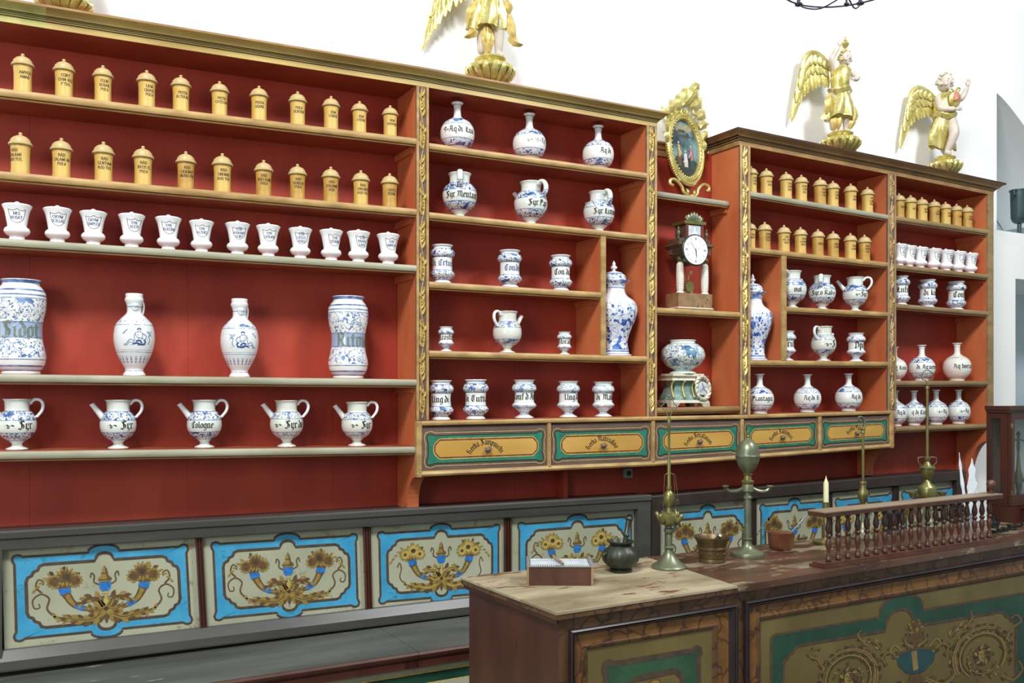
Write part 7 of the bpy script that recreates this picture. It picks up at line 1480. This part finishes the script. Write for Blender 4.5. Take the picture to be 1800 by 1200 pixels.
# black mortar behind the balustrade
p = ctr(1568, 938); k = 1/ppm(p); u = k
t = thing('iron_mortar', 'black iron mortar on a foot, seen between the balusters', 'mortar', (p.x, p.y, ZC+.0003)); mb = MB(); mb.lathe([(x*u, z*u) for x, z in [(14, 0), (14, 3), (8, 8), (8, 12), (12, 18), (14, 30), (18, 36), (18, 38), (15, 38), (11, 20), (.5, 16)]], 24, caps=False); mb.build('body', 'weight', t, smooth='auto')

# ------------------------------------------------------------------ balustrade
BA, BB = ctr(1452, 1000.5), ctr(1757, 953.5)
BA = Vector((BA.x, BA.y+.0, ZC)); dv = (BB-BA); Lb = dv.length; ang = math.atan2(dv.y, dv.x)
t = thing('balustrade', 'turned dark wooden balustrade with flat rail and ball finial along the counter edge', 'railing', (BA.x, BA.y, ZC+.0003), ang)
k0 = 1/ppm(BA); Hr = WZ(1456, 898, 0); 
pr0 = BA+Vector((0, .03, 0)); HT_ = EYE-(898-690)/ppm(pr0)-ZC
mb = MB(); x0 = -.004; x1 = Lb
mb.hexa([(x0, 0, 0), (x1, 0, 0), (x1, .07, 0), (x0, .07, 0), (x0, 0, .010), (x1, 0, .010), (x1, .07, .010), (x0, .07, .010)]); mb.hexa([(x0+.008, .008, .010), (x1-.008, .008, .010), (x1-.008, .062, .010), (x0+.008, .062, .010), (x0+.008, .008, .017), (x1-.008, .008, .017), (x1-.008, .062, .017), (x0+.008, .062, .017)]); mb.build('base_board', 'wood_rail', t)
mb = MB(); mb.hexa([(x0-.004, -.002, HT_-.019), (x1+.02, -.002, HT_-.019), (x1+.02, .072, HT_-.019), (x0-.004, .072, HT_-.019), (x0-.004, -.004, HT_-.004), (x1+.02, -.004, HT_-.004), (x1+.02, .074, HT_-.004), (x0-.004, .074, HT_-.004)]); mb.build('top_rail', 'wood_rail', t)
mb = MB(); mb.box(x0-.003, x1+.019, -.003, .073, HT_-.004, HT_); mb.build('rail_top', 'wood_light', t)
hb = HT_-.019-.017
bp = [(.008, 0), (.0125, .004), (.0128, .012), (.009, .017), (.0095, .021), (.0065, .026), (.0065, .034), (.011, .052), (.0125, .062), (.010, .072), (.0065, .078), (.011, .084), (.011, .090), (.0065, .095), (.0095, .100), (.0125, .110), (.011, .122), (.0065, .140), (.0065, .146), (.010, .150), (.010, .160)]
mb = MB(); mb.lathe([(r*.92, z*hb/.160+.017) for r, z in bp], 14); o = mb.build('baluster', 'wood_rail', t, smooth='auto')
bxs = [178, 232, 286, 340, 391, 442, 491, 541, 588, 636, 682, 728, 773, 817, 860, 904, 947, 989, 1030, 1071]
def xal(px):   # distance along the balustrade seen at a picture column
    d = ray(px, 690); # intersect with line BA + s*dir (offset .035)
    ux, uy = math.cos(ang), math.sin(ang); ox, oy = BA.x-uy*.035, BA.y+ux*.035
    det = ux*(-d.y)+uy*d.x
    return ((-ox)*(-d.y)-(-oy)*(-d.x))/det
for i, b_ in enumerate(bxs):
    s = xal(1400+b_/3.158)
    q = o if i == 0 else o.copy()
    if i: C.objects.link(q)
    q.location = (s, .035, 0)
mb = MB(); xf = xal(1742); mb.lathe([(.014, HT_), (.015, HT_+.004), (.005, HT_+.007), (.005, HT_+.016), (.009, HT_+.019), (.0165, HT_+.028), (.0185, HT_+.037), (.0165, HT_+.047), (.009, HT_+.054), (.001, HT_+.056)], 20, c=(xf, .035, 0)); mb.build('ball_finial', 'wood_rail', t, smooth='auto')

# ------------------------------------------------------------------ glass case on the counter's far end
XC = WX(1734, 2.762); zb = 1.108
t = thing('glass_case', 'mahogany glazed case with brass balance inside, on the far end of the counter', 'cabinet', (XC+.4, 2.6, ZC+.0003))
YC0, YC1 = 2.656, 2.762; ztc = W(1733, 713, YC1).z
mb = MB(); px_ = WZ(1741, 912, ZC); mb.box(px_.x, px_.x+.95, 2.36, YC0-.03, ZC+.0003, ZC+.018); mb.box(px_.x+.008, px_.x+.95, 2.37, YC0-.03, ZC+.018, zb-.012); mb.box(px_.x, px_.x+.95, 2.36, YC0-.03, zb-.012, zb); mb.box(XC+.004, XC+.9, YC0-.03, YC1, ZC+.0003, zb); mb.build('plinth', 'cab_wood', t, absolute=True)
X0 = XC; wz = lambda px: WX(px, YC0)
def post(y0, y1, nm='post'): mb = MB(); mb.box(X0, X0+.022, y0, y1, zb, ztc-.03); mb.build(nm, 'cab_wood', t, absolute=True)
post(YC1-.02, YC1); post(YC0, YC0+.034)
for z0, z1 in ((zb, zb+.045), (ztc-.06, ztc-.03)): mb = MB(); mb.box(X0+.002, X0+.02, YC0+.034, YC1-.02, z0, z1); mb.build('side_rail', 'cab_wood', t, absolute=True)
mb = MB(); mb.box(X0+.009, X0+.012, YC0+.034, YC1-.02, zb+.045, ztc-.06); mb.build('side_pane', 'glass', t, absolute=True)
mb = MB(); mb.box(X0+.022, X0+.9, YC1-.012, YC1, zb, ztc-.03); mb.build('back', 'cab_wood', t, absolute=True)
mb = MB(); mb.box(X0-.008, X0+.9, YC0-.014, YC1, ztc-.03, ztc-.018); mb.box(X0-.014, X0+.9, YC0-.022, YC1, ztc-.018, ztc); mb.build('top', 'cab_wood', t, absolute=True)
mb = MB(); mb.box(X0+.022, X0+.13, YC1-.016, YC1-.0125, zb, ztc-.03); mb.build('toned_backing', 'dim_back', t, absolute=True)
mb = MB(); mb.box(X0+.13, X0+.9, YC1-.016, YC1-.0125, zb, ztc-.03); mb.build('toned_backing', 'reflection_back', t, absolute=True)
xd = X0+.003; mb = MB(); dz0, dz1 = zb+.004, ztc-.034
mb.box(xd+.001, xd+.022, YC0-.02, YC0-.001, dz0, dz1); mb.box(xd+.022, xd+.6, YC0-.02, YC0-.001, dz0, dz0+.05); mb.box(xd+.022, xd+.6, YC0-.02, YC0-.001, dz1-.03, dz1); mb.box(xd+.58, xd+.6, YC0-.02, YC0-.001, dz0+.05, dz1-.03)
dr = mb.build('door', 'cab_wood', t, absolute=True)
mb = MB(); mb.box(xd+.022, xd+.58, YC0-.012, YC0-.009, dz0+.05, dz1-.03); mb.build('pane', 'glass', dr, absolute=True)
for z in (dz0+.05, dz1-.07): mb = MB(); mb.box(xd-.006, xd+.006, YC0-.024, YC0-.018, z, z+.022); mb.build('hinge', 'brass', dr, absolute=True)
bal = thing('balance', 'pale brass balance standing inside the glazed case', 'scales', (WX(1790, 2.705), 2.705, zb+.0003)); u = .0028
mb = MB(); mb.lathe([(x*u, z*u) for x, z in [(16, 0), (16, 3), (6, 8), (3, 20), (5, 30), (8, 45), (4, 60), (2, 90), (3, 96), (2, 118), (4, 121), (1, 126)]], 16); mb.build('pillar', 'brass_green', bal, smooth='auto')
mb = MB(); mb.tube([(-.07, 0, .30), (0, 0, .315), (.07, 0, .30)], .004, 6); mb.build('beam', 'brass_green', bal)
for s in (-1, 1): mb = MB(); mb.tube([(s*.068, 0, .30), (s*.068, 0, .17)], .0012, 5); mb.lathe([(.001, .10), (.02, .103), (.03, .112), (.028, .113), (.001, .104)], 16, c=(s*.068, 0, 0), caps=False); mb.tube([(s*.068-.028, 0, .112), (s*.068, 0, .17), (s*.068+.028, 0, .112)], .001, 4); mb.build('pan', 'brass_green', bal, smooth='auto')
# quill feathers in a small pot
p = ctr(1703, 925); u = 1/ppm(p)
t = thing('quill_pot', 'pewter inkstand pot on a round base holding the feathers', 'inkstand', (p.x, p.y, ZC+.0003)); mb = MB(); mb.lathe([(x*u, z*u) for x, z in [(18, 0), (18, 4), (9, 6), (8, 22), (10, 24), (8.5, 24), (7, 8), (.5, 7)]], 20, caps=False); mb.build('pot', 'zinc', t, smooth='auto')
for i, (tx, ty, tz, w, lb) in enumerate([(-17, 0, 130, 3.2, 'long white quill leaning left in the inkstand'), (-5, 6, 127, 1.2, 'thin dark-tipped quill in the inkstand'), (4, -3, 120, 8, 'broad white feather upright in the inkstand'), (9, 3, 90, 10, 'short ragged white feather leaning right in the inkstand')]):
    q = thing('quill', lb, 'feather', (p.x, p.y, ZC+.0003)); mb = MB(); b0 = Vector((0, 0, 9*u)); b1 = R45@(Vector((tx, ty, tz))*u); n = 12; vs = []; ax = R45@Vector((1, 0, 0))
    for j in range(n):
        s = j/(n-1); c = b0.lerp(b1, s)+ax*(2*u*math.sin(PI*s)*(1 if tx > 0 else -1)); ww = (w*u*(1.0+.25*math.sin(j*2.3))*math.sin(PI*min(1, .08+.92*s))**.6 if s > .18 else .6*u)*(1 if j % 2 else .9)
        vs += [c-ax*ww, c+Vector((0, -.8*u, 0)), c+ax*ww, c+Vector((0, .8*u, 0))]
    mb.add([tuple(v) for v in vs], [(4*a+j, 4*a+(j+1) % 4, 4*a+4+(j+1) % 4, 4*a+4+j) for a in range(n-1) for j in range(4)]+[(3, 2, 1, 0), (4*n-4, 4*n-3, 4*n-2, 4*n-1)]); mb.build('vane', 'feather' if i != 1 else 'weight', q)
# small balance behind the balusters and the row of weights
p = ctr(1668, 915); u = 1/ppm(p)
t = thing('letter_balance', 'small brass and iron counter balance behind the last balusters', 'scales', (p.x, p.y, ZC+.0003), -PH)
mb = MB(); mb.box(-34*u, 34*u, -9*u, 9*u, 0, 5*u); mb.tube([(-26*u, 0, 18*u), (0, 0, 22*u), (26*u, 0, 18*u)], 2.6*u, 8); mb.lathe([(6*u, 5*u), (4*u, 10*u), (3*u, 24*u), (1*u, 27*u)], 12); mb.build('body', 'bronze', t, smooth='auto')
for s in (-1, 1): mb = MB(); mb.lathe([(3*u, 18*u), (3*u, 24*u), (14*u, 27*u), (16*u, 30*u), (13*u, 29*u), (.5*u, 27*u)], 20, c=(s*26*u, 0, 0)); mb.build('pan', 'brass_green', t, smooth='auto')
WT = [(1748, 937, 5, 5, 'smallest black cup weight nearest the balustrade'), (1757, 935, 6, 6, 'second smallest black cup weight in the row'), (1767, 934, 7, 7.5, 'middle black cup weight in the row'), (1779, 931.5, 9, 10, 'large black cup weight with open top in the row'), (1749, 928, 8, 11, 'tall black iron weight just behind the balustrade end'), (1747, 915.5, 5.5, 9, 'small round black weight behind the balustrade end'), (1791, 926, 6, 4, 'small green-black disc weight near the glass case'), (1799, 923, 5, 4, 'green-black disc weight at the right edge')]
for px, py, r, h_, lb in WT:
    p = ctr(px, py); u = 1/ppm(p); t = thing('cup_weight', lb, 'weight', (p.x, p.y, ZC+.0003), 0, 'scale weights on the counter')
    mb = MB(); mb.lathe([(r*.78*u, 0), (r*.8*u, h_*.7*u), (r*u, h_*.75*u), (r*u, h_*u), (r*.75*u, h_*u), (r*.6*u, h_*.5*u), (.3*u, h_*.45*u)], 20, caps=False); mb.build('cup', 'weight', t, smooth='auto')
